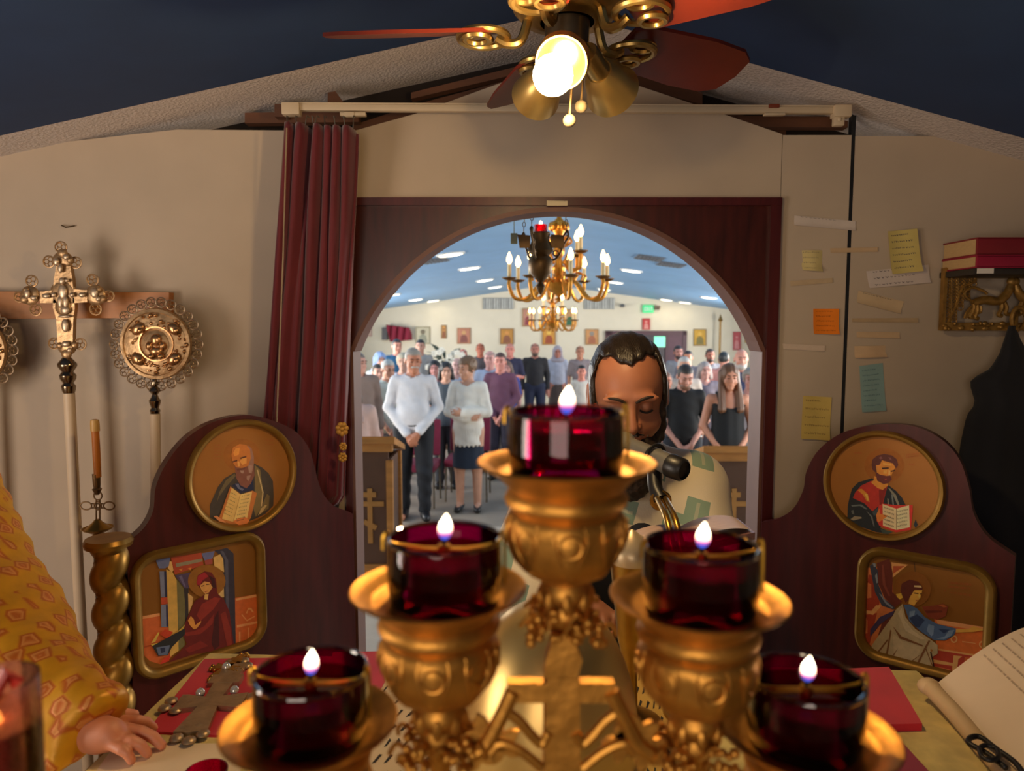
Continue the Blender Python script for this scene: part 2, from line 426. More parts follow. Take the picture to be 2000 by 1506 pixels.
for sg in (-1, 1):
    for t in (5.0, 8.6, 12.2):
        wn += 1; mb = MB(); s = sg*(HWN+.04)
        for z in (1.0, 1.525, 2.05): mb.prism([N(s-.03, t-.8, z-.025), N(s+.03, t-.8, z-.025), N(s+.03, t-.8, z+.025), N(s-.03, t-.8, z+.025)], NN*1.6)
        for tt in (t-.8, t, t+.8): mb.prism([N(s-.03, tt-.025, 1.0), N(s+.03, tt-.025, 1.0), N(s+.03, tt+.025, 1.0), N(s-.03, tt+.025, 1.0)], (0, 0, 1.05))
        S(fixn(mb.build('window_%d' % wn, mat('window_frame_white', (225, 225, 220), .5), smooth=0)))
# return walls closing the front of the hall beside the icon screen
for sg, nm in ((-1, 'wall_nave_front'), (1, 'wall_nave_front_right')):
    x0 = XL if sg < 0 else XR; x1 = N(sg*HWN, 2.4, 0).x
    slab(nm, [(x0, 2.40, 0), (x1+sg*.2, 2.40, 0), (x1+sg*.2, 2.40, 2.9), (x0, 2.40, 2.9)], (0, .05, 0), M_cream)
# ================================================================ ROYAL DOORS with icons
M_goldp = mat('gold_paint', (150, 112, 46), .42, metal=.55, var=.12, scale=30, bump=.05)
M_brass = mat('brass', (176, 136, 62), .32, metal=.95, var=.15, scale=25)
M_silver = mat('silver_gilt', (186, 152, 112), .42, metal=.75, var=.2, scale=60, bump=.2)
M_bronze = mat('dark_bronze', (98, 74, 44), .45, metal=.7, var=.2, scale=30)
M_gold = mat('polished_gold', (202, 144, 64), .46, metal=.9, var=.16, scale=70, bump=.12)
M_ivory = mat('ivory_wood', (214, 190, 160), .5, var=.05)
M_white = mat('white_paper', (222, 214, 204), .8, var=.03)
class Leaf:
    """a door leaf as an upright plane; u runs from the hinge to the free edge"""
    def __init__(s, hinge, ang, sg):
        s.h = Vector(hinge); s.d = Vector((sg*math.cos(ang), -math.sin(ang), 0)); s.n = Vector((-sg*math.sin(ang), -math.cos(ang), 0))
    def uz(s, px, py):
        p = PP(px, py, s.h, s.n); return ((p-s.h).dot(s.d), p.z)
    def at(s, u, z, off=0.0): return Vector((s.h.x, s.h.y, 0)) + s.d*u + s.n*off + Vector((0, 0, z))
LL = Leaf((PY(684, 900, 2.15).x, 2.15, 0), math.radians(45), -1)
RL = Leaf((PY(1491, 900, 2.15).x, 2.15, 0), math.radians(39.5), 1)
COLM = {}
def pcol(rgb):
    k = 'pigment_%d_%d_%d' % rgb
    return mat(k, rgb, .62, var=.10, scale=60)
BRIGHT = 1.22
def paint(name, leaf, conv, items, parent, base=.0165):
    """a painted panel: flat pigment areas laid over each other"""
    mb = MB(); cols = []
    for k, (rgb, pts) in enumerate(items):
        rgb = tuple(min(255, int(c*BRIGHT)) for c in rgb)
        if rgb not in cols: cols.append(rgb)
        mb.mat(cols.index(rgb)); off = base + k*.00006
        P = [leaf.at(*leaf.uz(*conv(*p)), off) for p in pts]
        a = sum(((P[i]-P[0]).cross(P[i+1]-P[0]) for i in range(1, len(P)-1)), Vector())
        if a.dot(leaf.n) < 0: P = P[::-1]
        mb.poly(P)
    return mb.build(name, [pcol(c) for c in cols], parent, smooth=0)
def circ(cx, cy, rx, ry, n=28): return [(cx+rx*math.cos(2*PI*i/n), cy+ry*math.sin(2*PI*i/n)) for i in range(n)]
def strokes(rgb, x0, y0, x1, y1, rows, seed, h=9, dx=0, dy=0, gap=.25):
    """rows of small pen strokes standing for painted lettering"""
    r = random.Random(seed); out = []
    for k in range(rows):
        y = y0 + (y1-y0)*k/max(1, rows-1); x = x0 + dx*k/max(1, rows)
        xe = x + (x1-x0)
        while x < xe:
            w_ = r.uniform(5, 13); t = (x-x0)/max(1, x1-x0)
            yy = y + dy*t
            out.append((rgb, [(x, yy-h*r.uniform(.3, 1)), (x+w_*.45, yy-h), (x+w_*.6, yy+h*r.uniform(0, .6)), (x+w_*.1, yy+h*.5)])); x += w_*(1+gap)+2
    return out
def frame_ring(outer, inner, leaf, parent, mname, th=.02):
    """moulded frame between two outlines (u, z), rounded in section"""
    n = len(outer); mb = MB(); prof = [(0, .0), (.0, .6), (.25, 1.), (.6, .95), (.85, .7), (1., .35), (1., .0)]; vs = []; fs = []
    for (o, i) in zip(outer, inner):
        for t, hgt in prof: vs.append(leaf.at(o[0]+(i[0]-o[0])*t, o[1]+(i[1]-o[1])*t, .0155+th*hgt))
    k = len(prof)
    for a in range(n):
        b = (a+1) % n
        for j in range(k-1): fs.append([a*k+j, b*k+j, b*k+j+1, a*k+j+1])
    mb.add(vs, fs); return fixn(mb.build(mname, M_goldp, parent))
def rrect(u0, u1, z0, z1, r, n=6):
    out = []
    for cx, cz_, a in ((u1-r, z1-r, 0), (u0+r, z1-r, 90), (u0+r, z0+r, 180), (u1-r, z0+r, 270)):
        for i in range(n+1):
            t = math.radians(a+90*i/n); out.append((cx+r*math.cos(t), cz_+r*math.sin(t)))
    return out
def door(leaf, label, outline, zc, name='royal_door'):
    UZ = [leaf.uz(*p) for p in outline]
    UZ = smooth2(UZ)
    base = leaf.at(.3, .25); t = thing(name, label, 'door', base)
    mb = MB(); z0 = .30
    full = UZ + [(UZ[-1][0], z0), (UZ[0][0], z0)]
    mb.prism([leaf.at(u, z, .015) for u, z in full], leaf.n*-.03)
    fixn(mb.build('panel', M_mah, t, smooth=30)); return t
def smooth2(p):
    P = smoothpath([Vector((a, b, 0)) for a, b in p], 5); return [(q.x, q.y) for q in P]
# ---- left leaf
ld = door(LL, 'left mahogany sanctuary door leaf with humped top, swung open, carrying the old bearded saint icon', [(684, 1002), (672, 996), (645, 985), (622, 955), (608, 905), (597, 872), (570, 840), (520, 818), (470, 810), (410, 824), (360, 855), (320, 905), (300, 950), (295, 995), (276, 1030), (243, 1058)], None)
rd = door(RL, 'right mahogany sanctuary door leaf with humped top, swung open, carrying the angel icon', [(1491, 1018), (1520, 1012), (1552, 992), (1572, 955), (1578, 920), (1600, 880), (1640, 848), (1690, 832), (1735, 827), (1790, 832), (1840, 856), (1875, 895), (1894, 950), (1903, 1000), (1930, 1045), (1984, 1084)], None)
c1 = lambda x, y: (330+x/6.022, 800+y/6.022)
c2 = lambda x, y: (240+x/5.193, 1030+y/5.193)
c3 = lambda x, y: (1600+x/6.546, 830+y/6.546)
c4 = lambda x, y: (1660+x/5.38, 1060+y/5.38)
def round_icon(leaf, conv, ext, inn, items, parent, name):
    l, r, tp, bt = ext; mid = ((l+r)/2, (tp+bt)/2)
    ul, ur = leaf.uz(*conv(l, mid[1]+20))[0], leaf.uz(*conv(r, mid[1]-20))[0]; zt_, zb_ = leaf.uz(*conv(mid[0], tp))[1], leaf.uz(*conv(mid[0], bt))[1]
    R = (abs(ur-ul)/2 + (zt_-zb_)/2)/2; cu, czz = (ul+ur)/2, (zt_+zb_)/2; k = inn
    oc = [(cu+R*math.cos(2*PI*i/64), czz+R*math.sin(2*PI*i/64)) for i in range(64)]
    ic = [(cu+R*k*math.cos(2*PI*i/64), czz+R*k*math.sin(2*PI*i/64)) for i in range(64)]
    fr = frame_ring(oc, ic, leaf, parent, name)
    bg = [leaf.at(u, z, .0162) for u, z in ic]
    if (bg[1]-bg[0]).cross(bg[2]-bg[1]).dot(leaf.n) < 0: bg = bg[::-1]
    g = paint('painting', leaf, conv, items, fr)
    MB().poly(bg).build('gilded_ground', mat('gilded_ground', (176, 114, 48), .5, metal=.25, var=.06, scale=10), fr, smooth=0)
def square_icon(leaf, conv, ext, wd, r, items, parent, name):
    l, rr, tp, bt = ext
    u0, u1 = sorted((leaf.uz(*conv(*l))[0], leaf.uz(*conv(*rr))[0])); z1, z0 = leaf.uz(*conv(*tp))[1], leaf.uz(*conv(*bt))[1]
    oc = rrect(u0, u1, z0, z1, r); ic = rrect(u0+wd, u1-wd, z0+wd, z1-wd, r*.62)
    fr = frame_ring(oc, ic, leaf, parent, name)
    bg = [leaf.at(u, z, .0162) for u, z in ic]
    if (bg[1]-bg[0]).cross(bg[2]-bg[1]).dot(leaf.n) < 0: bg = bg[::-1]
    MB().poly(bg).build('gilded_ground', mat('gilded_ground_dark', (160, 104, 40), .5, metal=.25, var=.06, scale=10), fr, smooth=0)
    paint('painting', leaf, conv, items, fr)

I1 = [((142, 86, 26), circ(825, 530, 215, 195)),
 ((62, 52, 42), [(455,1280),(450,1110),(500,1000),(545,900),(620,800),(740,730),(830,780),(960,620),(1060,670),(1140,740),(1190,830),(1200,1000),(1195,1120),(1100,1215),(1000,1265),(880,1310),(700,1320),(560,1295)]),
 ((112, 92, 52), [(975,640),(1040,700),(1080,1000),(1060,1130),(990,1250),(960,1150),(980,900)]),
 ((104, 86, 52), [(1120,980),(1150,1000),(1140,1150),(1050,1210),(1010,1240),(1060,1120)]),
 ((98, 82, 52), [(740,740),(755,770),(640,900),(560,1010),(530,1090),(560,960),(640,820)]),
 ((32, 36, 60), [(710,880),(760,850),(900,880),(960,800),(965,930),(810,970)]),
 ((92, 92, 112), [(745,860),(790,860),(800,900),(850,925),(830,945),(780,915)]),
 ((176, 150, 104), [(1000,700),(1015,700),(1080,960),(1060,1130),(1050,1120),(1065,960)]),
 ((168, 140, 92), [(1100,1110),(1120,1115),(1060,1200),(1015,1230),(1050,1150)]),
 ((118, 72, 56), [(740,640),(960,600),(975,760),(930,860),(880,915),(810,880),(760,800)]),
 ((140, 100, 84), [(890,410),(940,450),(965,540),(965,640),(950,720),(900,700),(880,600),(920,530)]),
 ((178, 106, 44), [(700,520),(720,440),(800,395),(880,410),(920,460),(930,560),(900,650),(830,680),(760,670),(715,610)]),
 ((200, 132, 56), [(725,500),(750,450),(800,440),(790,520),(740,540)]),
 ((202, 140, 66), [(830,560),(880,560),(880,620),(830,640),(800,600)]),
 ((84, 46, 28), [(705,600),(770,580),(772,598),(710,615)]), ((84, 46, 28), [(805,555),(875,535),(878,550),(808,572)]),
 ((208, 150, 80), [(772,600),(795,600),(802,655),(778,660)]), ((104, 60, 46), [(760,690),(860,670),(865,690),(770,708)]),
 ((150, 120, 106), [(800,705),(850,705),(840,740),(815,735)]), ((150, 118, 104), [(900,640),(950,650),(940,740),(905,730)]), ((148, 112, 98), [(880,770),(930,760),(905,830),(880,810)]),
 ((172, 100, 42), [(690,890),(560,1250),(545,1280),(700,1330),(880,1320),(930,1260),(1000,970),(950,940),(815,985),(700,900)]),
 ((204, 164, 94), [(705,905),(805,985),(720,1305),(590,1270)]), ((210, 172, 102), [(805,985),(945,950),(880,1290),(725,1305)]),
 ((176, 128, 66), [(802,985),(808,985),(726,1305),(718,1305)]),
 ((196, 112, 52), [(720,1300),(780,1262),(870,1250),(912,1290),(880,1332),(790,1345)]), ((150, 80, 36), [(760,1290),(850,1268),(852,1276),(765,1300)]),
 ((196, 124, 74), [(490,1240),(530,1235),(610,1290),(640,1320),(560,1300)])]
I1 += strokes((96, 70, 40), 690, 965, 765, 1240, 7, 1, 9, dx=-90, dy=35) + strokes((96, 70, 40), 820, 1005, 915, 1250, 7, 2, 9, dx=-85, dy=-20)
I1 += strokes((150, 78, 36), 490, 410, 560, 560, 5, 3, 12) + strokes((150, 78, 36), 1085, 350, 1190, 400, 2, 4, 13) + strokes((150, 78, 36), 1120, 520, 1165, 570, 2, 5, 13)
round_icon(LL, c1, (130, 1465, 130, 1400), .885, I1, ld, 'round_icon')
I2 = [((186, 92, 46), [(165,890),(350,860),(370,990),(470,1000),(480,1060),(470,1290),(430,1340),(350,1365),(250,1335),(185,1270),(170,1150)]),
 ((206, 140, 90), [(165,885),(350,850),(352,880),(168,912)]), ((160, 70, 34), [(180,1190),(350,1150),(350,1160),(182,1205)]),
 ((190, 94, 44), [(1110,700),(1335,660),(1345,1000),(1310,1120),(1200,1190),(1120,1205)]),
 ((208, 146, 94), [(1118,708),(1335,662),(1335,688),(1120,728)]), ((206, 138, 88), [(1128,975),(1340,932),(1340,955),(1130,1000)]),
 ((206, 140, 90), [(1220,850),(1245,800),(1275,800),(1300,840),(1285,845),(1262,815),(1245,822),(1232,860)]), ((206, 140, 90), [(1180,860),(1230,920),(1310,880),(1310,890),(1230,935),(1175,870)]),
 ((204, 136, 86), [(1150,1040),(1165,1040),(1165,1170),(1150,1175)]), ((204, 136, 86), [(1240,1000),(1252,1000),(1252,1130),(1240,1130)]),
 ((52, 46, 58), [(900,222),(1030,195),(1095,250),(1110,700),(1115,1190),(1050,1220),(1000,700),(990,290)]), ((78, 76, 90), [(960,225),(990,225),(1040,320),(1050,900),(1020,900),(1010,320)]),
 ((200, 160, 92), [(890,290),(960,258),(990,310),(1000,440),(900,380)]),
 ((192, 152, 76), [(415,410),(480,440),(520,520),(530,800),(540,1230),(455,1290),(440,1000)]), ((206, 160, 96), [(440,330),(500,330),(510,400),(470,440),(430,400)]),
 ((106, 98, 62), [(520,500),(590,570),(610,800),(600,1180),(540,1230),(528,800)]), ((50, 44, 46), [(590,590),(640,600),(640,860),(600,990),(608,800)]),
 ((200, 160, 100), [(635,650),(685,690),(680,760),(640,860)]), ((198, 160, 100), [(930,660),(995,600),(1000,690),(960,690)]),
 ((160, 66, 38), [(460,290),(770,240),(790,370),(500,460)]), ((132, 122, 98), [(510,350),(780,300),(780,330),(515,388)]),
 ((190, 120, 50), [(540,410),(580,400),(570,430)]), ((190, 120, 50), [(630,400),(670,390),(660,420)]),
 ((96, 102, 138), [(310,320),(455,290),(440,375),(400,400),(340,400)]), ((96, 100, 140), [(770,250),(905,225),(880,300),(800,320)]), ((150, 70, 60), [(800,320),(880,300),(880,355),(810,365)]),
 ((114, 118, 142), [(345,430),(410,430),(415,690),(360,690)]), ((44, 44, 70), [(392,430),(415,430),(420,690),(400,690)]),
 ((112, 116, 140), [(360,770),(425,760),(430,990),(365,990)]), ((48, 46, 80), [(410,770),(428,770),(433,985),(415,985)]), ((178, 72, 42), [(360,695),(425,690),(430,755),(365,765)]),
 ((76, 60, 88), [(500,470),(660,440),(640,600),(600,600)]), ((104, 92, 124), [(540,480),(570,470),(610,580),(600,590)]),
 ((138, 88, 24), circ(822, 528, 190, 165)),
 ((98, 27, 22), [(720,560),(730,470),(800,428),(870,440),(915,510),(930,650),(1000,720),(1050,830),(1100,1190),(1050,1220),(900,1232),(700,1262),(430,1350),(560,1230),(620,1160),(580,1060),(600,960),(640,870),(700,730),(790,670),(800,640)]),
 ((134, 44, 32), [(770,760),(900,690),(965,700),(890,810),(790,900),(760,930),(720,870)]), ((126, 40, 30), [(580,1050),(700,1030),(800,980),(900,850),(880,960),(760,1060),(620,1080)]),
 ((66, 20, 20), [(900,900),(940,820),(950,1180),(900,1220),(870,1150)]), ((128, 42, 30), [(960,860),(1010,830),(1060,1000),(1080,1180),(1030,1190)]), ((120, 36, 28), [(600,1210),(760,1130),(840,1180),(640,1250)]),
 ((150, 36, 42), [(718,560),(730,475),(800,440),(840,480),(780,520),(750,570)]), ((60, 20, 22), [(840,470),(900,500),(915,600),(880,590),(870,530)]),
 ((200, 144, 76), [(750,572),(800,530),(850,540),(880,590),(845,640),(805,658),(770,622)]), ((206, 160, 90), [(800,660),(840,655),(830,715),(795,710)]),
 ((70, 36, 22), [(765,575),(795,566),(796,574),(767,584)]), ((70, 36, 22), [(815,555),(850,552),(850,561),(816,565)]), ((160, 70, 44), [(800,632),(830,622),(830,630),(802,640)]),
 ((196, 132, 62), [(630,920),(660,878),(690,910),(705,970),(765,925),(760,950),(720,1002),(690,1012),(650,970)]),
 ((180, 150, 62), [(255,1160),(430,1128),(600,965),(590,1000),(450,1152),(270,1182)]), ((180, 60, 30), [(345,1060),(400,1010),(480,1040),(430,1110)]), ((188, 160, 70), [(260,1150),(330,1040),(345,1045),(300,1140)]),
 ((40, 38, 40), [(270,1180),(600,1000),(600,1060),(470,1190),(430,1270),(330,1282)]), ((88, 98, 124), [(310,1195),(450,1170),(425,1265),(335,1275)]), ((40, 44, 70), [(350,1200),(400,1195),(400,1240),(360,1250)]),
 ((182, 52, 34), [(380,1310),(450,1270),(440,1330),(350,1365)])]
square_icon(LL, c2, ((58, 800), (1412, 700), (720, 130), (780, 1352)), .024, .062, I2, ld, 'square_icon')
I3 = [((142, 84, 26), circ(850, 510, 252, 222)),
 ((34, 38, 44), [(380,1190),(385,1020),(410,900),(440,800),(520,720),(700,668),(740,730),(880,740),(1000,830),(1080,920),(1120,1010),(1000,1060),(830,1010),(850,1200),(800,1300),(900,1340),(880,1372),(750,1355),(560,1290)]),
 ((166, 46, 36), [(450,920),(480,850),(560,760),(690,700),(780,800),(890,770),(860,880),(830,1010),(780,1020),(700,1090),(600,990)]), ((124, 34, 28), [(780,820),(880,780),(850,900),(820,1010),(790,1010)]),
 ((186, 122, 42), [(510,820),(560,800),(640,870),(665,970),(625,960),(580,880)]), ((206, 160, 70), [(600,860),(640,870),(650,950),(635,950)]),
 ((196, 130, 52), [(720,640),(720,690),(680,720),(760,790),(830,818),(900,760),(880,700)]),
 ((88, 46, 42), [(690,500),(700,430),(760,380),(850,360),(950,380),(1010,430),(1028,500),(1000,545),(960,480),(820,440),(790,500),(745,600),(700,560)]), ((120, 76, 76), [(780,410),(810,390),(830,420),(800,430)]), ((120, 76, 76), [(900,400),(930,405),(950,440),(920,430)]),
 ((198, 128, 52), [(745,520),(800,490),(820,440),(960,480),(990,530),(955,600),(935,650),(850,655),(760,620)]), ((212, 152, 72), [(840,570),(890,560),(880,610),(840,610)]), ((212, 150, 70), [(830,470),(940,490),(940,510),(840,500)]),
 ((96, 46, 42), [(735,580),(790,620),(880,640),(930,632),(948,680),(900,732),(840,742),(760,700)]), ((150, 66, 56), [(850,690),(880,670),(880,690)]),
 ((64, 34, 24), [(820,535),(905,530),(908,548),(825,555)]), ((64, 34, 24), [(930,575),(985,560),(985,575),(935,590)]), ((220, 170, 100), [(905,560),(925,570),(925,630),(905,635)]), ((198, 130, 60), [(745,500),(790,500),(780,570),(755,570)]),
 ((122, 118, 104), [(900,790),(925,800),(1000,880),(1042,1000),(1030,1030),(970,900)]), ((104, 112, 112), [(940,870),(960,880),(975,1010),(955,1000)]), ((120, 114, 100), [(890,920),(905,930),(910,1000),(895,1000)]),
 ((132, 120, 100), [(420,1190),(470,1150),(560,1160),(565,1178),(460,1205)]), ((96, 104, 104), [(430,1010),(560,1000),(640,1060),(620,1065),(540,1020),(440,1030)]), ((88, 92, 92), [(430,1080),(460,1070),(470,1130),(440,1120)]), ((96, 98, 96), [(620,1080),(700,1150),(730,1280),(715,1280),(680,1160)]), ((60, 70, 76), [(700,1100),(770,1040),(775,1110),(720,1150)]),
 ((188, 50, 42), [(780,1020),(830,990),(1000,1010),(1212,1010),(1212,1100),(1190,1322),(1000,1355),(790,1272),(752,1200)]),
 ((214, 184, 142), [(830,995),(1003,1055),(1003,1325),(835,1270)]), ((222, 194, 152), [(1007,1055),(1166,1010),(1176,1290),(1007,1325)]), ((120, 90, 60), [(1002,1055),(1008,1055),(1008,1325),(1002,1325)]),
 ((198, 118, 52), [(745,1140),(790,1050),(800,1120),(900,1140),(850,1182),(770,1232)]),
 ((40, 48, 58), [(1225,1260),(1250,1190),(1276,1260),(1250,1300)]), ((60, 72, 66), [(800,1310),(960,1350),(900,1375),(830,1370)])]
I3 += strokes((70, 60, 50), 850, 1040, 975, 1240, 5, 11, 15, dy=42) + strokes((70, 60, 50), 1025, 1090, 1150, 1275, 5, 12, 15, dy=-28)
I3 += strokes((150, 70, 34), 480, 345, 570, 350, 1, 13, 14) + strokes((150, 70, 34), 455, 490, 520, 495, 1, 14, 14) + strokes((150, 70, 34), 1140, 370, 1290, 400, 2, 15, 14, dy=-20) + strokes((150, 70, 34), 1170, 490, 1250, 495, 1, 16, 14)
round_icon(RL, c3, (85, 1640, 65, 1460), .888, I3, rd, 'round_icon')
I4 = [((194, 112, 66), [(200,250),(620,220),(460,350),(480,700),(210,1130),(150,1050),(145,900)]),
 ((152, 56, 36), [(215,320),(260,330),(330,600),(300,700),(190,690),(185,570),(240,560),(240,420),(200,400)]), ((152, 56, 36), [(175,740),(300,720),(210,1100),(160,940),(200,930),(200,800)]), ((216, 150, 96), [(170,690),(240,700),(290,640),(340,640),(330,665),(260,740),(170,720)]),
 ((216, 150, 92), [(450,190),(622,215),(465,350)]), ((170, 80, 46), [(470,230),(590,228),(468,310)]),
 ((196, 102, 46), [(900,780),(1440,870),(1430,1180),(920,1100)]), ((218, 142, 92), [(920,785),(1440,868),(1440,912),(930,832)]),
 ((166, 60, 42), [(930,1095),(1425,1175),(1400,1350),(1210,1350),(900,1320),(880,1180)]), ((216, 150, 92), [(940,1090),(1425,1165),(1424,1185),(938,1108)]),
 ((216, 152, 92), [(880,1200),(1090,1240),(1090,1270),(890,1240)]), ((186, 98, 48), [(1215,1178),(1405,1205),(1395,1330),(1290,1350),(1205,1370)]), ((220, 156, 96), [(1100,1160),(1190,1170),(1150,1200),(1130,1360),(1080,1345)]), ((206, 132, 76), [(890,1270),(1070,1310),(1062,1332),(905,1305)]),
 ((216, 156, 100), circ(1105, 990, 36, 40, 14)), ((190, 98, 46), circ(1105, 990, 22, 26, 14)), ((216, 156, 100), circ(1395, 1045, 30, 36, 14)), ((190, 98, 46), circ(1395, 1045, 17, 22, 14)), ((212, 150, 96), [(1190,1010),(1330,1030),(1330,1038),(1190,1020)]),
 ((90, 60, 26), [(685,195),(697,195),(705,300),(695,300)]),
 ((124, 74, 18), circ(668, 470, 198, 185)),
 ((98, 42, 32), [(300,200),(430,150),(465,300),(460,500),(565,600),(480,665),(380,560),(310,400)]), ((124, 62, 48), [(350,220),(370,210),(390,420),(440,540),(420,540),(360,420)]),
 ((58, 62, 78), [(225,230),(265,190),(310,280),(315,420),(370,560),(490,665),(470,682),(350,640),(280,500)]), ((126, 130, 142), [(255,200),(285,200),(290,235),(270,240)]), ((128, 132, 142), [(280,330),(300,300),(312,400),(296,410)]), ((120, 124, 138), [(320,510),(350,530),(400,600),(470,660),(460,672),(390,620)]),
 ((98, 44, 36), [(470,740),(350,830),(310,960),(420,880)]), ((66, 54, 88), [(485,690),(330,760),(230,890),(230,965),(330,840),(470,735)]),
 ((122, 52, 28), [(770,650),(900,640),(990,620),(1042,650),(1020,750),(930,788),(830,760)]), ((160, 84, 42), [(940,635),(990,625),(1030,650),(1000,660)]), ((98, 38, 22), [(800,690),(980,690),(985,710),(820,720)]),
 ((204, 160, 60), [(500,520),(560,510),(585,545),(540,578),(510,550)]),
 ((88, 37, 26), [(545,480),(560,410),(640,368),(730,390),(778,450),(770,490),(700,470),(650,560),(600,610),(565,540)]),
 ((208, 154, 66), [(640,560),(690,480),(775,478),(755,560),(712,607),(690,642),(630,620)]), ((206, 176, 126), [(688,428),(760,430),(768,452),(690,446)]), ((70, 36, 22), [(690,502),(735,510),(733,520),(690,514)]), ((70, 36, 22), [(748,515),(768,510),(768,518),(750,524)]), ((226, 180, 96), [(735,520),(748,525),(745,560),(735,560)]), ((160, 80, 46), [(705,582),(730,580),(728,588),(706,590)]),
 ((72, 94, 130), [(580,630),(640,628),(720,670),(800,760),(930,830),(1140,880),(1100,950),(1010,1002),(900,1000),(760,910),(640,800)]), ((42, 56, 90), [(640,770),(720,730),(800,790),(740,870),(700,860)]), ((112, 132, 160), [(640,700),(700,690),(690,740),(640,760)]), ((110, 132, 164), [(840,830),(900,850),(890,940),(870,960),(820,900)]), ((112, 134, 164), [(1050,900),(1110,890),(1080,950),(1000,990),(920,985),(1010,960)]), ((40, 56, 92), [(940,880),(1060,890),(1000,930)]),
 ((208, 154, 66), [(1125,882),(1260,880),(1310,850),(1430,890),(1310,912),(1125,920)]),
 ((168, 148, 114), [(500,680),(570,620),(600,760),(700,880),(860,990),(935,1050),(935,1140),(880,1172),(900,1315),(700,1275),(380,1205),(225,1150),(250,1050),(470,740)]), ((186, 168, 136), [(520,720),(560,660),(580,780),(680,900),(800,985),(760,990),(600,900)]), ((178, 158, 124), [(470,930),(560,1010),(760,1070),(720,1200),(600,1260),(480,1200)]),
 ((116, 76, 44), [(465,850),(560,960),(780,1050),(780,1066),(540,985)]), ((116, 76, 44), [(440,890),(455,900),(405,1205),(385,1200)]), ((116, 76, 44), [(840,1000),(860,1005),(820,1080),(720,1280),(700,1275),(800,1070)]), ((116, 76, 44), [(800,1075),(812,1070),(870,1230),(910,1300),(890,1300)]), ((116, 76, 44), [(270,1165),(290,1172),(420,1000),(410,990)]), ((116, 76, 44), [(470,1150),(520,1085),(478,1162)]), ((116, 76, 44), [(610,1250),(780,1130),(620,1260)]), ((60, 30, 22), [(855,1120),(870,1115),(905,1300),(897,1300)]), ((150, 100, 50), [(862,1085),(885,1100),(875,1120),(858,1110)])]
I4 += strokes((150, 72, 30), 1050, 400, 1280, 440, 2, 21, 17, dy=20) + strokes((150, 72, 30), 1060, 500, 1290, 505, 1, 22, 15, dy=30) + strokes((150, 72, 30), 1010, 480, 1022, 482, 1, 23, 12)
square_icon(RL, c4, ((82, 700), (1542, 800), (830, 112), (760, 1335)), .026, .068, I4, rd, 'square_icon')
# twisted gilded column on the free edge of the left leaf, in front of the painted face
pts_c = [(PP(215, 1066, LL.at(.655, 0, .03), LL.n)), (PP(215, 1400, LL.at(.655, 0, .03), LL.n))]
cu = LL.uz(216, 1150)[0]
ztop = PP(215, 1066, LL.at(cu, 0, .02), LL.n).z
axis0 = LL.at(cu, ztop, 0.0)
mb = MB(); vs = []; fs = []; n_ = 28; H_ = ztop-.75; rows = 220
for k in range(rows):
    z = ztop - H_*k/(rows-1); tw = 2*PI*(ztop-z)/.090
    for i in range(n_):
        a = 2*PI*i/n_; lob = abs(math.sin((a+tw)/1.0*.5))
        r = .020 + .024*lob**.55 + .005*(lob < .16)
        vs.append(axis0 + Vector((r*math.cos(a), r*math.sin(a), z-ztop)))
for k in range(rows-1):
    for i in range(n_):
        j = (i+1) % n_; fs.append([k*n_+i, (k+1)*n_+i, (k+1)*n_+j, k*n_+j])
fs.append([i for i in range(n_)]); mb.add(vs, fs)
mb.lathe([(.052, 0), (.055, .01), (.05, .02), (.04, .02)], axis0+Vector((0, 0, -.005)), n=24)
mb.build('twisted_column', mat('column_gilding', (150, 110, 44), .38, metal=.7, var=.15, scale=30), ld)

# ================================================================ CURTAIN AND RAIL
M_vel = mat('burgundy_velvet', (98, 11, 27), .75, var=.12, scale=8, sheen=.4)
def cur(u, v):
    a = PY(555, 248, 2.10); b = PY(699, 258, 2.10); c = PY(679, 1000, 2.165); d = PY(508, 1000, 2.12)
    top = a.lerp(b, u); bot = d.lerp(c, u); p = top.lerp(bot, v)
    if v > .96: p.x -= (v-.96)*1.5*u; p.y -= (v-.96)*.5*u*0
    ph = 2*PI*(u*6.2 + .35*math.sin(u*9) + .1*v)
    amp = .022*(1.0-.6*min(1, v))*(1+.3*math.sin(u*17+1))
    p.y += amp*math.sin(ph)*.9 + .010*math.sin(2*ph+1.3+v*3) + .006*math.sin(v*11+u*20) - .01
    p.x += .007*math.cos(ph) + .004*math.sin(v*5+u*8)
    p.z += -.006*math.sin(ph*1.0)*(1-v)
    return p
ct = thing('curtain', 'burgundy velvet curtain drawn to the left of the arched opening', 'curtain', PY(600, 1000, 2.10))
o = MB().grid(lambda u, v: cur(u, v*1.12), 150, 60).build('drape', M_vel, ct, smooth=180)
so = o.modifiers.new('thickness', 'SOLIDIFY'); so.thickness = .004
mb = MB()
for k in range(9):
    u = .06+.105*k; p = cur(u, 0); q = Vector((p.x, 2.10, PY(600, 226, 2.1).z))
    mb.tube([p + Vector((0, 0, -.02)), p + Vector((.004, -.004, .01)), q, q + Vector((.006, .006, -.004))], .0016, 6)
mb.build('hooks', mat('hook_metal', (120, 116, 108), .4, metal=.8), ct)
mb = MB()
for (px, py, s) in ((668, 838, 1.0), (670, 872, .6), (669, 893, .7)):
    p = PY(px, py, 2.052)
    for j in range(7):
        a = 2*PI*j/7 + .2; mb.ball(p + Vector((.012*s*math.cos(a), 0, .014*s*math.sin(a))), (.008*s, .003, .008*s), 8, 6)
    mb.ball(p, (.007*s, .004, .007*s), 8, 6)
mb.build('gold_embroidery', mat('gold_thread', (190, 140, 60), .5, metal=.5), ct)
cr = thing('curtain_rail', 'long cream curtain rail spanning above the arch', 'curtain rail', PY(1100, 214, 2.13))
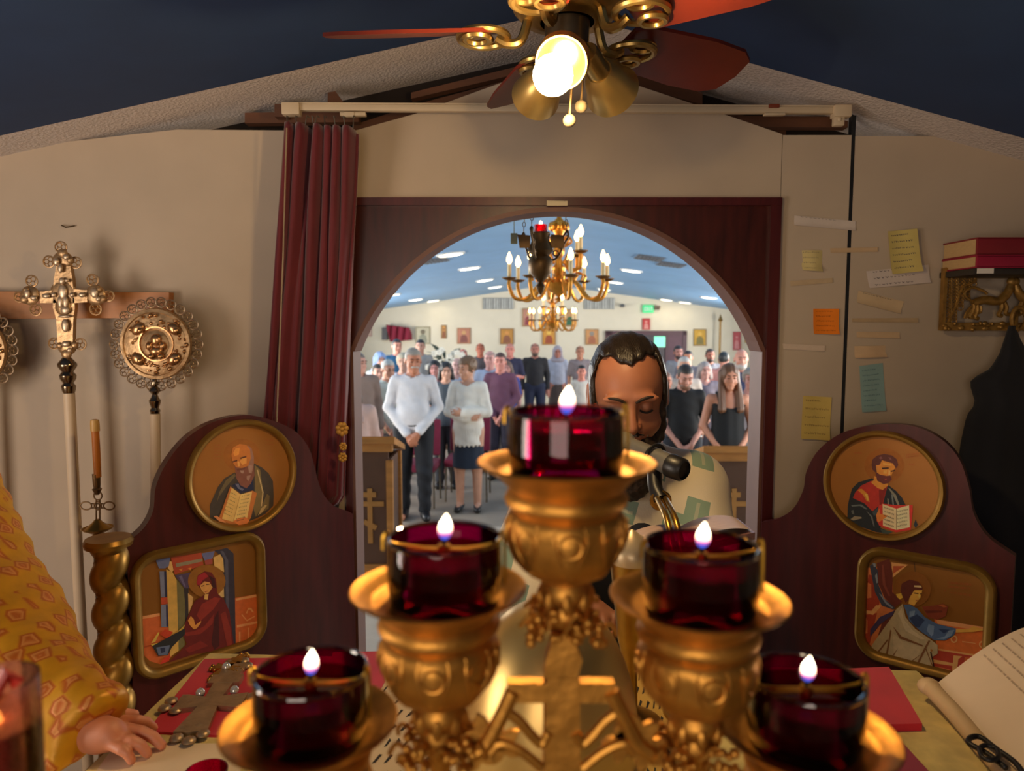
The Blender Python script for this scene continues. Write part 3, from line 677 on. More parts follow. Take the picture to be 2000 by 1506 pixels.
p0, p1 = PY(556, 211, 2.13), PY(1656, 217, 2.13); M_rail = mat('rail_cream', (206, 186, 158), .45, var=.04)
mb = MB(); L = p1-p0; mid = (p0+p1)/2; ang = math.atan2(L.z, L.x)
mb.box(mid, (L.length, .022, .018), Euler((0, -ang, 0)), bev=.003); mb.box(mid+Vector((0, -.004, .011)), (L.length, .014, .004), Euler((0, -ang, 0))); mb.build('rail', M_rail, cr)
mb = MB(); mb.box(p0+Vector((.022, -.004, -.006)), (.052, .034, .034), bev=.004); mb.build('end_cap', M_rail, cr)
mb = MB(); mb.box(p1+Vector((-.022, -.004, -.004)), (.05, .034, .034), bev=.004); mb.box(p1+Vector((-.03, -.006, -.030)), (.03, .02, .03), bev=.004); mb.ball(p1+Vector((-.03, -.017, -.028)), (.006, .003, .006), 10, 6); mb.build('end_cap', M_rail, cr)
mb = MB(); q = PY(690, 224, 2.125); mb.box(q, (.075, .018, .010), bev=.002); mb.box(q+Vector((-.01, -.004, -.002)), (.03, .016, .014), bev=.002); mb.build('master_carrier', M_rail, cr)
mb = MB(); q = PY(1512, 224, 2.125); mb.box(q, (.06, .018, .006), bev=.002); mb.build('master_carrier', M_rail, cr)
mb = MB(); mb.box(PY(1512, 207, 2.115), (.03, .01, .010), bev=.002); mb.build('rail_clip', mat('rusty_clip', (120, 50, 24), .6), cr)
# draw cords beside the curtain
M_cord = mat('curtain_cord', (150, 128, 100), .7)
tag(MB().tube([PY(560, 250, 2.02), PY(553, 500, 2.02), PY(540, 830, 2.03), PY(528, 1100, 2.06)], .0022, 6).build('draw_cord', M_cord), 'thin draw cord hanging in front of the burgundy curtain', 'cord')
tag(MB().tube([PY(556, 250, 2.17), PY(530, 620, 2.18), PY(512, 900, 2.18), PY(506, 1060, 2.18)], .0018, 6).build('draw_cord', M_cord), 'thin draw cord against the wall, just left of the curtain', 'cord')

# ================================================================ CEILING FAN
fc = PY(1108, 20, 1.36); fan = thing('ceiling_fan', 'brass ceiling fan with dark red blades and three spotlights, one lit', 'ceiling fan', (fc.x, fc.y, cz(fc.x)))
M_fb = mat('antique_brass', (186, 154, 92), .3, metal=.9, var=.1)
M_bl = mat('fan_blade_wood', (104, 34, 18), .4, var=.25, scale=6)
hub = Vector((fc.x, fc.y, 0)); hz = PY(1108, 45, 1.36).z
mb = MB(); mb.cyl(hub+Vector((0, 0, hz+.15)), hub+Vector((0, 0, cz(fc.x)+.01)), .016); mb.lathe([(.05, 0), (.07, .02), (.07, .05), (.02, .06)], hub+Vector((0, 0, cz(fc.x)-.05))); mb.build('downrod', M_fb, fan)
mb = MB(); mb.lathe([(.05, 0), (.085, .008), (.10, .025), (.105, .06), (.115, .075), (.115, .10), (.10, .12), (.06, .15), (.02, .16)], hub+Vector((0, 0, hz)), n=40); mb.build('motor_housing', M_fb, fan)
zk = PY(1108, 100, 1.36).z
mb = MB(); mb.lathe([(.012, -.005), (.040, 0), (.042, .05), (.050, .055), (.050, hz-zk)], hub+Vector((0, 0, zk)), n=32); mb.build('light_kit_body', mat('fan_kit_brass', (120, 100, 74), .35, metal=.85), fan)
for k, a in enumerate([math.radians(x) for x in (-40, 32, 104, 176, 248)]):
    d = Vector((math.cos(a), math.sin(a), 0)); n2 = Vector((-d.y, d.x, 0)); z = hz-.014
    mb = MB()
    out = [(.13, -.040), (.16, -.056), (.32, -.068), (.41, -.064), (.445, -.046), (.455, 0), (.445, .046), (.41, .064), (.32, .068), (.16, .056), (.13, .040)]
    mb.prism([hub + d*r + n2*q + Vector((0, 0, z - .34*q)) for r, q in out], (0, 0, .007)); bl = fixn(mb.build('blade', M_bl, fan, smooth=30))
    mb = MB(); mb.tube(smoothpath([hub+d*.07+Vector((0, 0, z+.03)), hub+d*.085+Vector((0, 0, z-.014)), hub+d*.11+Vector((0, 0, z-.020)), hub+d*.13+Vector((0, 0, z-.010))], 5), .009, 8)
    for q in (-.022, .022): mb.ring(hub+d*.165+n2*q+Vector((0, 0, z-.010-.34*q)), .022, .006, (0, 0, 1), 20, 6)
    mb.ring(hub+d*.155+Vector((0, 0, z-.008)), .045, .007, (0, 0, 1), 28, 8); mb.build('blade_iron', M_fb, bl)
def spot(base, tip, rm, lit, label=None):
    base = Vector(base); tip = Vector(tip); d = (tip-base).normalized(); L = (tip-base).length
    mb = MB(); mb.tube([Vector((hub.x, hub.y, zk+.03)), base-d*.02, base], .009, 10)
    mb.lathe([(.018, -.005), (.02, .0), (.021, L*.45), (.024, L*.5)], base, d, 24); sp_ = mb.build('spot_neck', M_fb, fan)
    mb = MB(); mb.lathe([(.024, L*.45), (.032, L*.52), (.041, L*.68), (.046, L*.85), (rm, L), (rm-.003, L), (.043, L*.85), (.03, L*.55), (.02, L*.5)], base, d, 36); mb.build('spot_shade', mat('shade_brass', (196, 166, 104), .35, metal=.85), sp_)
    if lit:
        mb = MB(); mb.ball(PY(1080, 147, 1.185), .0325, 24, 16)
        mb.build('bulb', emis('lit_bulb', (255, 214, 150), BULB_W), sp_, smooth=180)
    else:
        mb = MB(); mb.ball(base + d*L*.72, .03, 16, 10); mb.build('bulb', mat('unlit_bulb', (230, 225, 210), .2), sp_, smooth=180)
spot(PY(1112, 86, 1.33), PY(1096, 124, 1.21), .043, True)
spot(PY(1086, 118, 1.36), PY(1046, 190, 1.48), .050, False)
spot(PY(1148, 104, 1.33), PY(1196, 178, 1.45), .054, False)
for (tx, ty, bx, by, Y) in ((1143, 90, 1135, 208, 1.34), (1118, 150, 1112, 236, 1.30)):
    mb = MB(); mb.tube([PY(tx, ty, Y), PY((tx+bx)/2, (ty+by)/2, Y), PY(bx, by-8, Y)], .0022, 6); pc = mb.build('pull_chain', mat('pull_chain', (150, 120, 78), .5, metal=.5), fan)
    mb = MB(); mb.ball(PY(bx, by, Y), .0115, 16, 10); mb.build('pull_ball', mat('pull_ball', (150, 134, 104), .5), pc, smooth=180)
# ================================================================ LEFT WALL: rail, cross, liturgical fans, candle
def k2(Y): return Y/F
mb = MB(); mb.prism([PY(-60, 569, 2.165), PY(330, 571, 2.165), PY(330, 621, 2.165), PY(-60, 623, 2.165)], (0, .03, 0))
tag(fixn(mb.build('wall_rail', mat('oak_rail', (176, 112, 54), .45, var=.2, scale=5, stretch=(1, 6, 6)), smooth=0)), 'plain oak board fixed along the wall behind the processional cross', 'wall rail')
def filigree(mb, c, R, r, seed=0, n=12):
    mb.ring(c, R, r, (0, 1, 0), 16, 5)
    for j in range(3):
        a = 2*PI*j/3 + seed; mb.ring(Vector(c) + Vector((R*.45*math.cos(a), 0, R*.45*math.sin(a))), R*.42, r*.7, (0, 1, 0), 10, 4)
def emb(mb, x, y, Y, rx, rz, d): mb.ball(PY(x, y, Y), (rx*k2(Y), d, rz*k2(Y)), 14, 8)
# processional cross
YX = 2.09; pc = thing('processional_cross', 'ornate silver gilt processional cross on an ivory pole', 'processional cross', PY(160, 1300, YX))
u = k2(YX)
mb = MB()
def bar(pts, th=.016): mb.prism([PY(a, b, YX-th/2) for a, b in pts], (0, th, 0))
bar([(110, 520), (137, 520), (141, 545), (146, 600), (143, 625), (142, 668), (145, 680), (119, 680), (112, 668), (110, 625), (103, 600), (105, 545)])
bar([(78, 570), (110, 566), (145, 565), (170, 567), (170, 590), (145, 592), (110, 592), (78, 592)])
for x, y, rx, rz in ((123, 508, 20, 17), (59, 577, 19, 19), (187, 576, 20, 20), (131, 677, 19, 17)):
    emb(mb, x, y, YX, rx, rz, .010)
for x, y, rx, rz in ((122, 495, 10, 9), (48, 585, 9, 8), (200, 584, 8, 8), (130, 692, 10, 10), (109, 510, 7, 7), (138, 508, 7, 7), (52, 567, 7, 7), (193, 566, 7, 7), (118, 675, 7, 7), (146, 674, 7, 7)): emb(mb, x, y, YX-.006, rx, rz, .009)
emb(mb, 124, 572, YX-.004, 26, 25, .008); emb(mb, 125, 600, YX-.004, 17, 18, .012)
mb.build('cross_body', M_silver, pc)
for x, y, rx, rz in ((122, 570, 9, 14), (121, 549, 6, 7), (118, 590, 6, 12), (128, 590, 6, 12), (127, 606, 9, 8), (131, 548, 4, 4), (105, 576, 5, 5), (141, 576, 5, 5), (118, 524, 5, 9), (127, 636, 7, 13), (126, 618, 13, 3), (90, 578, 8, 5), (160, 576, 7, 5), (110, 511, 6, 8), (129, 502, 6, 6), (53, 574, 6, 9), (66, 582, 7, 5), (184, 572, 8, 10), (192, 584, 5, 5), (128, 672, 8, 6), (136, 684, 5, 5)):
    mb = MB(); emb(mb, x, y, YX-.016, rx, rz, .006); mb.build('relief_figure', mat('relief_silver', (206, 182, 154), .38, metal=.75, var=.2, scale=70), pc)
for j, (x, y, R) in enumerate(((119, 483, 11), (96, 511, 11), (148, 513, 11), (62, 549, 11), (38, 580, 10), (70, 605, 11), (181, 547, 11), (213, 578, 10), (187, 604, 11), (106, 671, 11), (157, 672, 11))):
    mb = MB(); filigree(mb, PY(x, y, YX), R*u, .0022, j); mb.build('filigree_loop', M_silver, pc)
def socket(p, q, Y, par, prof):
    a = PY(*p, Y); b = PY(*q, Y); mb = MB(); mb.lathe([(r*k2(Y), h*k2(Y)) for r, h in prof], a, b-a, 20); return mb.build('socket', mat('socket_chrome', (150, 134, 112), .2, metal=1., var=.1), par)
socket((135, 770), (130, 690), YX, pc, [(9, 0), (12, 8), (13, 16), (9, 22), (14, 30), (15, 37), (10, 44), (17, 55), (17, 60), (9, 70), (4, 78), (6, 86)])
def pole(p, q, Y, par, r):
    a = PY(*p, Y); b = PY(*q, Y); e = a + (b-a)*((.25-a.z)/(b.z-a.z)); mb = MB(); mb.cyl(a, e, r, n=20); return mb.build('pole', M_ivory, par)
pole((135, 768), (160, 1260), YX, pc, .0155)
def ripidion(cx, cy, label, foot, neck):
    Y = 2.10; t = thing('liturgical_fan', label, 'liturgical fan', PY(*foot, Y)); c = PY(cx, cy, Y); k = k2(Y)
    mb = MB(); mb.lathe([(68*k, -.006), (70*k, 0), (68*k, .008), (62*k, .010), (60*k, .006), (45*k, .012), (30*k, .014), (28*k, .010), (20*k, .016), (0.0, .022)], c, (0, -1, 0), 48); mb.build('disc', M_silver, t)
    mb = MB(); r = random.Random(3)
    for a in (40, 140, 220, 320):
        x = cx+46*math.cos(math.radians(a)); y = cy-46*math.sin(math.radians(a)); mb.ball(PY(x, y, Y-.014), (15*k, .010, 11*k), 14, 8, Euler((0, math.radians(a if a < 180 else a-180), 0)).to_matrix())
        mb.ball(PY(x+4, y+3, Y-.022), (6*k, .007, 6*k), 10, 6)
    mb.ring(PY(cx, cy, Y-.012), 33*k, .004, (0, 1, 0), 40, 6)
    for x, y, a, b in ((0, -8, 11, 12), (0, 14, 14, 9), (-13, 4, 7, 9), (13, 4, 7, 9), (-9, 24, 7, 6), (9, 24, 7, 6)): mb.ball(PY(cx+x, cy+y, Y-.020), (a*k, .010, b*k), 12, 8)
    for j in range(70):
        a = r.uniform(0, 2*PI); q = r.uniform(36, 60); mb.ball(PY(cx+q*math.cos(a), cy+q*math.sin(a), Y-.011), (r.uniform(2, 5)*k, .006, r.uniform(2, 5)*k), 8, 5)
    mb.build('embossed_relief', mat('relief_gilt', (196, 150, 104), .27, metal=.92, var=.25, scale=60), t)
    mb = MB()
    for j in range(26):
        a = 2*PI*j/26; filigree(mb, PY(cx+82*math.cos(a), cy+82*math.sin(a), Y+.004), 9.5*k, .0018, a)
        a += PI/26; mb.ring(PY(cx+72*math.cos(a), cy+72*math.sin(a), Y+.004), 6*k, .0018, (0, 1, 0), 10, 4)
    mb.build('filigree_rim', mat('filigree_wire', (164, 142, 118), .35, metal=.9), t)
    socket((neck[0]+1, neck[1]+62), neck, Y, t, [(7, 0), (10, 8), (7, 14), (10, 22), (11, 28), (7, 34), (5, 40), (11, 47), (9, 52), (5, 56), (7, 61), (4, 70)])
    pole((neck[0]+1, neck[1]+60), foot, Y, t, .0145); return t
ripidion(305, 672, 'round silver gilt liturgical fan on an ivory pole, between processional cross and curtain', (306, 1200), (302, 748))
ripidion(-56, 684, 'round liturgical fan cut off by the left picture edge beside the processional cross', (-40, 1200), (-58, 762))
# tall bronze candle stand
Yc = 2.0; kc = k2(Yc); tc_ = thing('processional_candle', 'thin bronze candle stand with an amber candle, beside the twisted column', 'candle stand', PY(190, 1300, Yc))
mb = MB(); a, b = PY(191, 932, Yc), PY(186, 840, Yc); mb.lathe([(6.6*kc, 0), (7.2*kc, .06), (7*kc, (b-a).length)], a, b-a, 16); mb.build('candle', mat('amber_wax', (192, 112, 36), .45, var=.08), tc_)
mb = MB(); mb.lathe([(8.5*kc, 0), (8.5*kc, .022), (7.5*kc, .032), (2*kc, .034)], PY(186, 842, Yc), (0, 0, 1), 16); mb.build('wax_tip', mat('pale_wax', (206, 160, 86), .4), tc_)
mb = MB(); mb.lathe([(4*kc, 0), (9*kc, .016), (6*kc, .02), (7*kc, .03), (7.5*kc, .06)], PY(190, 966, Yc), (0, 0, 1), 16)
for (x, y, rx, ry) in ((191, 968, 8, 9), (168, 988, 11, 8), (213, 988, 11, 8), (191, 988, 7, 8)):
    mb.ring(PY(x, y, Yc), rx*kc, .0022, (0, 1, 0), 20, 6, ry/rx)
for p, q in (((188, 976), (188, 1020)), ((195, 976), (195, 1020)), ((178, 984), (204, 984)), ((178, 992), (204, 992))): mb.cyl(PY(*p, Yc), PY(*q, Yc), .002, n=6)
mb.build('wire_cross', mat('candle_bronze', (132, 104, 72), .4, metal=.8), tc_)
mb = MB(); mb.lathe([(4*kc, .03), (10*kc, .02), (26*kc, .0), (28*kc, .006), (29*kc, .004), (10*kc, -.012), (9*kc, -.02), (9*kc, -.05), (7*kc, -.06)][::-1], PY(191, 1034, Yc), (0, 0, 1), 20)
mb.tube([PY(212, 1040, Yc), PY(214, 1052, Yc), PY(208, 1058, Yc), PY(212, 1064, Yc)], .002, 6); mb.build('drip_tray', M_brass, tc_)
mb = MB(); p = PY(189, 1044, Yc); mb.cyl(p, Vector((p.x, p.y, .25)), .011, n=14); mb.build('shaft', mat('dark_wood_shaft', (82, 54, 32), .5), tc_)
mb = MB(); mb.tube([PY(120, 440, 2.195), PY(128, 444, 2.185), PY(146, 441, 2.195)], .002, 6); tag(mb.build('wall_hook', M_bronze), 'small bent nail in the wall above the processional cross', 'hook')

# ================================================================ RIGHT WALL: notes, shelf, books, black garment
M_ink = mat('ink', (112, 102, 96), .8)
def note(name, quad, rgb, label, cat, ink=0, seed=0, curl=.006, group=None, ic=None, slant=0.0, trans=False, lift=0.):
    A, B, Cc, D = [PY(a, b, WALL-.0015-lift) for a, b in quad]
    m = mat('paper_%d_%d_%d' % rgb, rgb, .8, var=.04, scale=30) if not trans else mat('tape_%d_%d_%d' % rgb, rgb, .25, var=.06, scale=40)
    def P(u_, v_, e=0):
        p = A.lerp(B, u_).lerp(D.lerp(Cc, u_), v_); p.y -= .0012 + e + curl*max(0, v_-.55)**2*4*(.6+.4*u_) + curl*.25*math.sin(u_*5+seed); return p
    mb = MB(); nu, nv = 8, 8
    front = [P(i/7, j/7) for j in range(8) for i in range(8)]; back = [p + Vector((0, .0006, 0)) for p in front]
    fs = [[j*8+i, (j+1)*8+i, (j+1)*8+i+1, j*8+i+1] for j in range(7) for i in range(7)]
    mb.add(front, fs); mb.add(back, [f[::-1] for f in fs])
    o = mb.build(name, m, smooth=180)
    if ink:
        r = random.Random(seed); mb = MB()
        for k in range(ink):
            v_ = .12 + .76*k/max(1, ink-1); u_ = .10; ue = r.uniform(.6, .92); hm_ = .30 if ink == 1 else 1.0
            while u_ < ue:
                du = r.uniform(.025, .06); h = r.uniform(.14, .30)*hm_/ink
                vv = v_ + slant*u_
                q = [P(u_, vv-h, .0006), P(u_+du*.6, vv-h*.5, .0006), P(u_+du, vv-h*.9, .0006), P(u_+du, vv-h*.9+.10*hm_/ink, .0006), P(u_+du*.5, vv+h*.2, .0006), P(u_, vv-h+.10*hm_/ink, .0006)]
                mb.poly(q[::-1]); u_ += du + r.uniform(.012, .035)
        mb.build('handwriting', ic or M_ink, o, smooth=0)
    return tag(o, label, cat, group)
note('paper_strip', [(1551,421),(1671,432),(1670,451),(1550,440)], (206,192,182), 'white paper strip with a printed line taped across the black joint', 'paper strip', 1, 1)
note('tape_strip', [(1621,485),(1714,483),(1714,492),(1622,494)], (196,166,130), 'thin tan tape remnant crossing the black wall joint', 'tape', 0, 2, .002)
note('paper_note', [(1692,530),(1813,517),(1816,552),(1698,563)], (206,192,184), 'torn white paper note tucked under the tall yellow note', 'paper note', 3, 4, ic=mat('grey_ink', (130, 120, 120), .8))
note('paper_note', [(1734,452),(1790,447),(1799,530),(1741,536)], (206,186,110), 'tall yellow paper note with handwriting, right of the black joint', 'paper note', 6, 3, curl=.012, lift=.009)
note('paper_note', [(1564,489),(1606,489),(1605,531),(1567,528)], (204,186,128), 'small square pale yellow note left of the black joint', 'paper note', 4, 5, curl=.014, ic=mat('pale_ink', (150, 136, 110), .8))
note('tape_strip', [(1543,549),(1626,543),(1626,552),(1544,559)], (192,168,136), 'clear tape strip under the small pale yellow note', 'tape', 0, 6, .002, trans=True)
note('paper_strip', [(1676,568),(1766,589),(1757,613),(1672,591)], (204,178,142), 'tilted cream paper strip with one printed line', 'paper strip', 1, 7, .008)
note('tape_strip', [(1664,622),(1793,621),(1793,630),(1664,629)], (186,160,126), 'long clear tape strip below the tilted cream paper strip', 'tape', 0, 8, .002, trans=True)
note('paper_note', [(1588,603),(1638,603),(1637,653),(1588,652)], (240,130,20), 'orange sticky note with handwriting', 'sticky note', 5, 9, .010, ic=mat('brown_ink', (170, 84, 20), .8))
note('tape_strip', [(1528,671),(1611,675),(1610,686),(1530,682)], (206,186,168), 'white tape strip left of the black joint, between orange and lower yellow notes', 'tape', 0, 10, .003)
note('tape_strip', [(1673,648),(1757,649),(1757,661),(1673,659)], (204,174,138), 'short cream masking tape strip just above the crumpled one', 'tape', 0, 11, .003)
note('tape_strip', [(1669,676),(1731,675),(1731,697),(1669,699)], (210,178,142), 'crumpled cream tape scrap just above the blue note', 'tape', 0, 12, .012)
note('paper_note', [(1678,715),(1724,709),(1730,802),(1683,805)], (138,168,166), 'pale blue paper note with handwriting', 'paper note', 8, 13, .004, ic=mat('blue_ink', (96, 126, 132), .8))
note('paper_note', [(1568,773),(1624,776),(1619,860),(1563,856)], (208,180,98), 'yellow paper note left of the black joint, above the right door leaf', 'paper note', 5, 14, .010, ic=mat('faint_ink', (160, 132, 76), .8))
o = note('paper_label', [(1067,395),(1107,396),(1107,405),(1067,405)], (214,196,160), 'small cream label on the top of the arch', 'label', 1, 15, .0); o.location.y -= .03
# brass wall shelf
YS = 2.165; sh = thing('wall_shelf', 'ornate brass wall shelf with animal figures and coat hooks', 'wall shelf', PY(1920, 645, YS))
ks = k2(YS); M_ab = mat('antique_cast_brass', (158, 120, 60), .42, metal=.55, var=.3, scale=50, bump=.2)
mb = MB()
xl, xr = PY(1840, 600, YS).x, 1.92
def W(px, py, Y=YS): return PY(px, py, Y)
mb.box(((xl+xr)/2, YS, W(1900, 638).z), (xr-xl, .016, 16*ks), bev=.003); mb.cyl(W(1905, 540), Vector((xr, YS, W(1905, 540).z)), .006, n=10); mb.box((W(1842, 590).x, YS, (W(1842, 524).z+W(1842, 645).z)/2), (.010, .018, 120*ks))
r = random.Random(5)
for j in range(60):
    x = r.uniform(xl, xr); mb.ball((x, YS-.010, W(1900, 638).z + r.uniform(-.010, .010)), (r.uniform(.005, .011), .006, r.uniform(.004, .008)), 8, 5)
mb.build('bottom_rail', M_ab, sh)
mb = MB()
for j in range(16):
    t_ = j/15
    for i in range(int(5*(1-t_*.75))+1):
        mb.ring(W(1850+13*i, 528+6.6*j), 5.5*ks, .0018, (0, 1, 0), 12, 5)
mb.tube(smoothpath([W(1904, 526), W(1903, 550), W(1880, 562), W(1866, 600), W(1850, 632)], 5), .004, 6); mb.build('lattice_spandrel', M_ab, sh)
def lion(x0, sgn, par):
    mb = MB(); P = lambda x, y, Y=YS-.008: PY(x0+sgn*x, y, Y)
    mb.tube(smoothpath([P(-28, 592), P(-5, 586), P(22, 588), P(40, 572), P(46, 556)], 5), [.010, .011, .012, .013, .013, .013, .014, .014, .014, .013, .013, .013, .013, .013, .013, .012, .012, .012, .011, .010, .009], 10)
    mb.ball(P(48, 550), (.014, .012, .014), 12, 8); mb.ball(P(56, 554), (.008, .008, .006), 10, 6)
    for lx, ly, fx, fy in ((28, 592, 22, 615), (34, 590, 36, 612), (-26, 594, -34, 618), (-20, 594, -24, 620)): mb.tube(smoothpath([P(lx, ly), P((lx+fx)/2+3, (ly+fy)/2), P(fx, fy), P(fx+7, fy+2)], 4), .006, 8)
    mb.tube(smoothpath([P(-28, 590), P(-44, 575), P(-30, 562), P(-8, 568), P(0, 574)], 5), .004, 8)
    for j in range(10): mb.tube(smoothpath([P(-44+j*2, 622-j), P(-40+j*3, 610), P(-30+j*2, 598)], 3), .004, 6)
    mb.build('lion_figure', M_ab, par)
lion(1928, 1, sh); lion(2030, -1, sh)
mb = MB(); mb.tube(smoothpath([W(1985, 600), W(1984, 640, 2.13), W(1984, 652, 2.11), W(1985, 640, 2.09)], 5), .006, 8); mb.ring(W(1990, 622, 2.14), .022, .006, (0, 1, 0), 20, 8, 1.5); mb.build('coat_hook', M_ab, sh)
ztop = PY(1915, 523, 2.02).z
mb = MB(); mb.box(((xl+xr)/2, 2.105, ztop-.010), (xr-xl, .165, .018), bev=.003); mb.build('shelf_board', mat('dark_shelf_board', (44, 38, 34), .5), sh)
mb = MB(); q = PY(1925, 522, 2.02); mb.box((q.x, 2.02, ztop-.009), (.045, .004, .014)); mb.build('tag', M_white, sh)
def book(xl_, xr_, y0, y1, z0, z1, rgb, label, group=None):
    t = thing('book', label, 'book', ((xl_+xr_)/2, (y0+y1)/2, z0), group); m = mat('cover_%d_%d_%d' % rgb, rgb, .5, var=.1)
    c = .004; mb = MB(); W_, D_ = xr_-xl_, y1-y0; cx, cy = (xl_+xr_)/2, (y0+y1)/2
    mb.box((cx, cy, z0+c/2), (W_, D_, c)); mb.box((cx, cy, z1-c/2), (W_, D_, c)); mb.box((cx, y0+.004, (z0+z1)/2), (W_, .008, z1-z0), bev=.003); mb.build('cover', m, t)
    mb = MB(); mb.box((cx, cy+.004, (z0+z1)/2), (W_-.006, D_-.010, z1-z0-2*c)); mb.build('pages', mat('page_block', (190, 158, 112), .8, var=.12, scale=60, stretch=(1, 1, 30)), t); return t
z1b = PY(1915, 498, 2.02).z; z2b = PY(1915, 463, 2.02).z
book(xl+.004, 1.90, 2.02, 2.185, ztop, z1b, (142, 20, 52), 'crimson book lying on the brass shelf, lower of the two')
book(xl+.006, 1.89, 2.025, 2.185, z1b, z2b, (120, 26, 36), 'thick dark red book lying on top of the crimson book')
# black garment on the hook
LX = [(636, 1970), (660, 1962), (690, 1952), (720, 1934), (738, 1900), (748, 1893), (768, 1899), (790, 1906), (800, 1894), (815, 1887), (860, 1877), (920, 1868), (1000, 1866), (1100, 1866), (1300, 1862), (1500, 1858)]
RX = [(636, 1985), (660, 1992), (720, 2025), (760, 2055), (820, 2085), (900, 2095), (1500, 2110)]
def ip(T, y):
    for (a, b), (c, d) in zip(T, T[1:]):
        if y <= c: return b + (d-b)*(y-a)/(c-a)
    return T[-1][1]
def gar(u_, v_, s=1):
    y = 636+(1500-636)*v_**1.3; x = ip(LX, y)*(1-u_) + ip(RX, y)*u_
    Y = 2.10 - s*(.055*math.sin(PI*u_)**.6*min(1, .25+v_*3) + .010*math.sin(u_*19+v_*2)*v_)
    return PY(x, y, Y)
mb = MB(); mb.grid(lambda a, b: gar(a, b, 1), 30, 60); mb.grid(lambda a, b: gar(1-a, b, -.6), 30, 60)
gt = mb.build('hanging_garment', mat('black_cloth', (20, 20, 27), .9, var=.1, sheen=.1), smooth=180); tag(gt, 'black cassock hanging from the brass shelf hook', 'garment')

# ================================================================ ALTAR TABLE and what lies on it
TZ = 1.39
tA, tB = PZ(410, 1276, TZ), PZ(1790, 1310, TZ); tC0, tD0 = PZ(262, 1416, TZ), PZ(2000, 1506, TZ)
def ext(a, b, y): k = (y-a.y)/(b.y-a.y); return a + (b-a)*k
tC, tD = ext(tA, tC0, .22), ext(tB, tD0, .22)
table = thing('altar_table', 'altar table under a pale yellow brocade cloth', 'table', ((tA.x+tB.x)/2, .75, .25))
mb = MB(); ins = lambda p, cx_=(tA.x+tB.x)/2, cy_=.75: Vector((cx_+(p.x-cx_)*.985, cy_+(p.y-cy_)*.985, .25))
mb.prism([ins(p) for p in (tA, tB, tD, tC)], (0, 0, TZ-.26)); fixn(mb.build('table_body', mat('table_wood', (90, 40, 28), .5), table, smooth=0))
M_broc = mat('cream_brocade', (206, 184, 112), .7, var=.22, scale=26, bump=.2, sheen=.2)
cl = MB(); cl.prism([p + Vector((0, 0, -.006)) for p in (tA, tB, tD, tC)], (0, 0, .006))
for p, q in ((tA, tB), (tB, tD), (tD, tC), (tC, tA)):
    n_ = Vector(((q-p).y, -(q-p).x, 0)).normalized()*-1
    cl.grid(lambda a, b, p=p, q=q, n_=n_: p.lerp(q, a) + n_*(.002+.012*b*(1+math.sin(a*40))) + Vector((0, 0, -.001-.9*b)), 60, 8)
fixn(cl.build('altar_cloth', M_broc, None, smooth=30)); bpy.data.objects['altar_cloth'].data.materials[0] = M_broc
tag(bpy.data.objects['altar_cloth'], 'pale yellow brocade cloth covering the altar table', 'altar cloth')
def flat(name, px, rgb, label, cat, z=TZ, th=.004, m=None, group=None, wave=0):
    mb = MB(); P = [PZ(a, b, z+th) for a, b in px]; mb.prism([p - Vector((0, 0, th)) for p in P], (0, 0, th))
    o = fixn(mb.build(name, m or mat('cloth_%d_%d_%d' % rgb, rgb, .75, var=.1, sheen=.3), smooth=0)); return tag(o, label, cat, group) if label else o
flat('red_cloth', [(287, 1428), (399, 1287), (575, 1284), (560, 1330), (505, 1440)], (196, 8, 34), 'bright red cloth on the altar under the two hand crosses', 'cloth')
flat('red_cloth', [(640, 1330), (650, 1274), (742, 1272), (752, 1330), (735, 1362)], (190, 30, 58), 'red cloth at the far edge of the altar, behind the left lamps', 'cloth')
flat('red_cloth', [(1640, 1420), (1650, 1360), (1735, 1420), (1850, 1545), (1700, 1560)], (142, 4, 52), 'crimson folded cloth partly under the bright red cloth', 'cloth', th=.004)
flat('red_cloth', [(1630, 1330), (1645, 1306), (1736, 1302), (1801, 1413), (1690, 1416), (1640, 1380)], (200, 12, 36), 'bright red folded cloth right of the lamps', 'cloth', th=.012)
# blessing crosses
def hand_cross(c, tip, L_arm, name_label, m, zz, jewel):
    a, b = PZ(*c, zz), PZ(*tip, zz); d = (b-a); L = d.length; d.normalize(); n_ = Vector((-d.y, d.x, 0)); w_ = L*.055; t = thing('hand_cross', name_label, 'cross', a.lerp(b, .5))
    mb = MB()
    def bar_(p, q, w1, w2): 
        e = (q-p).normalized(); m_ = Vector((-e.y, e.x, 0)); zz_ = Vector((0, 0, .0004*len(mb.f)/6)); mb.prism([p+m_*w1-zz_*.5, q+m_*w2-zz_*.5, q-m_*w2-zz_*.5, p-m_*w1-zz_*.5], (0, 0, .008+zz_.z))
    bar_(a, a+d*L*.42, w_*2.1, w_*1.1); bar_(a+d*L*.40, b, w_*1.1, w_*1.7)
    s = a + d*L*.40
    bar_(s, s+n_*L_arm, w_, w_*2); bar_(s, s-n_*L_arm, w_, w_*2)
    s2 = a + d*L*.74; bar_(s2-n_*L_arm*.5, s2+n_*L_arm*.5, w_*1.2, w_*1.2)
    for p in (b, s+n_*L_arm, s-n_*L_arm, a):
        for j in range(5):
            aa = 2*PI*j/5; mb.ball(p + Vector((w_*1.6*math.cos(aa), w_*1.6*math.sin(aa), .004)), (w_*.9, w_*.9, .005), 10, 6)
    fixn(mb.build('cross_body', m, t, smooth=40))
    mb = MB()
    for q in jewel: mb.ball(s + d*q[0]*L + n_*q[1]*L + Vector((0, 0, .009)), .0075, 14, 8)
    mb.build('jewels', mat('crystal_jewel', (225, 222, 215), .06, metal=.6), t); return t
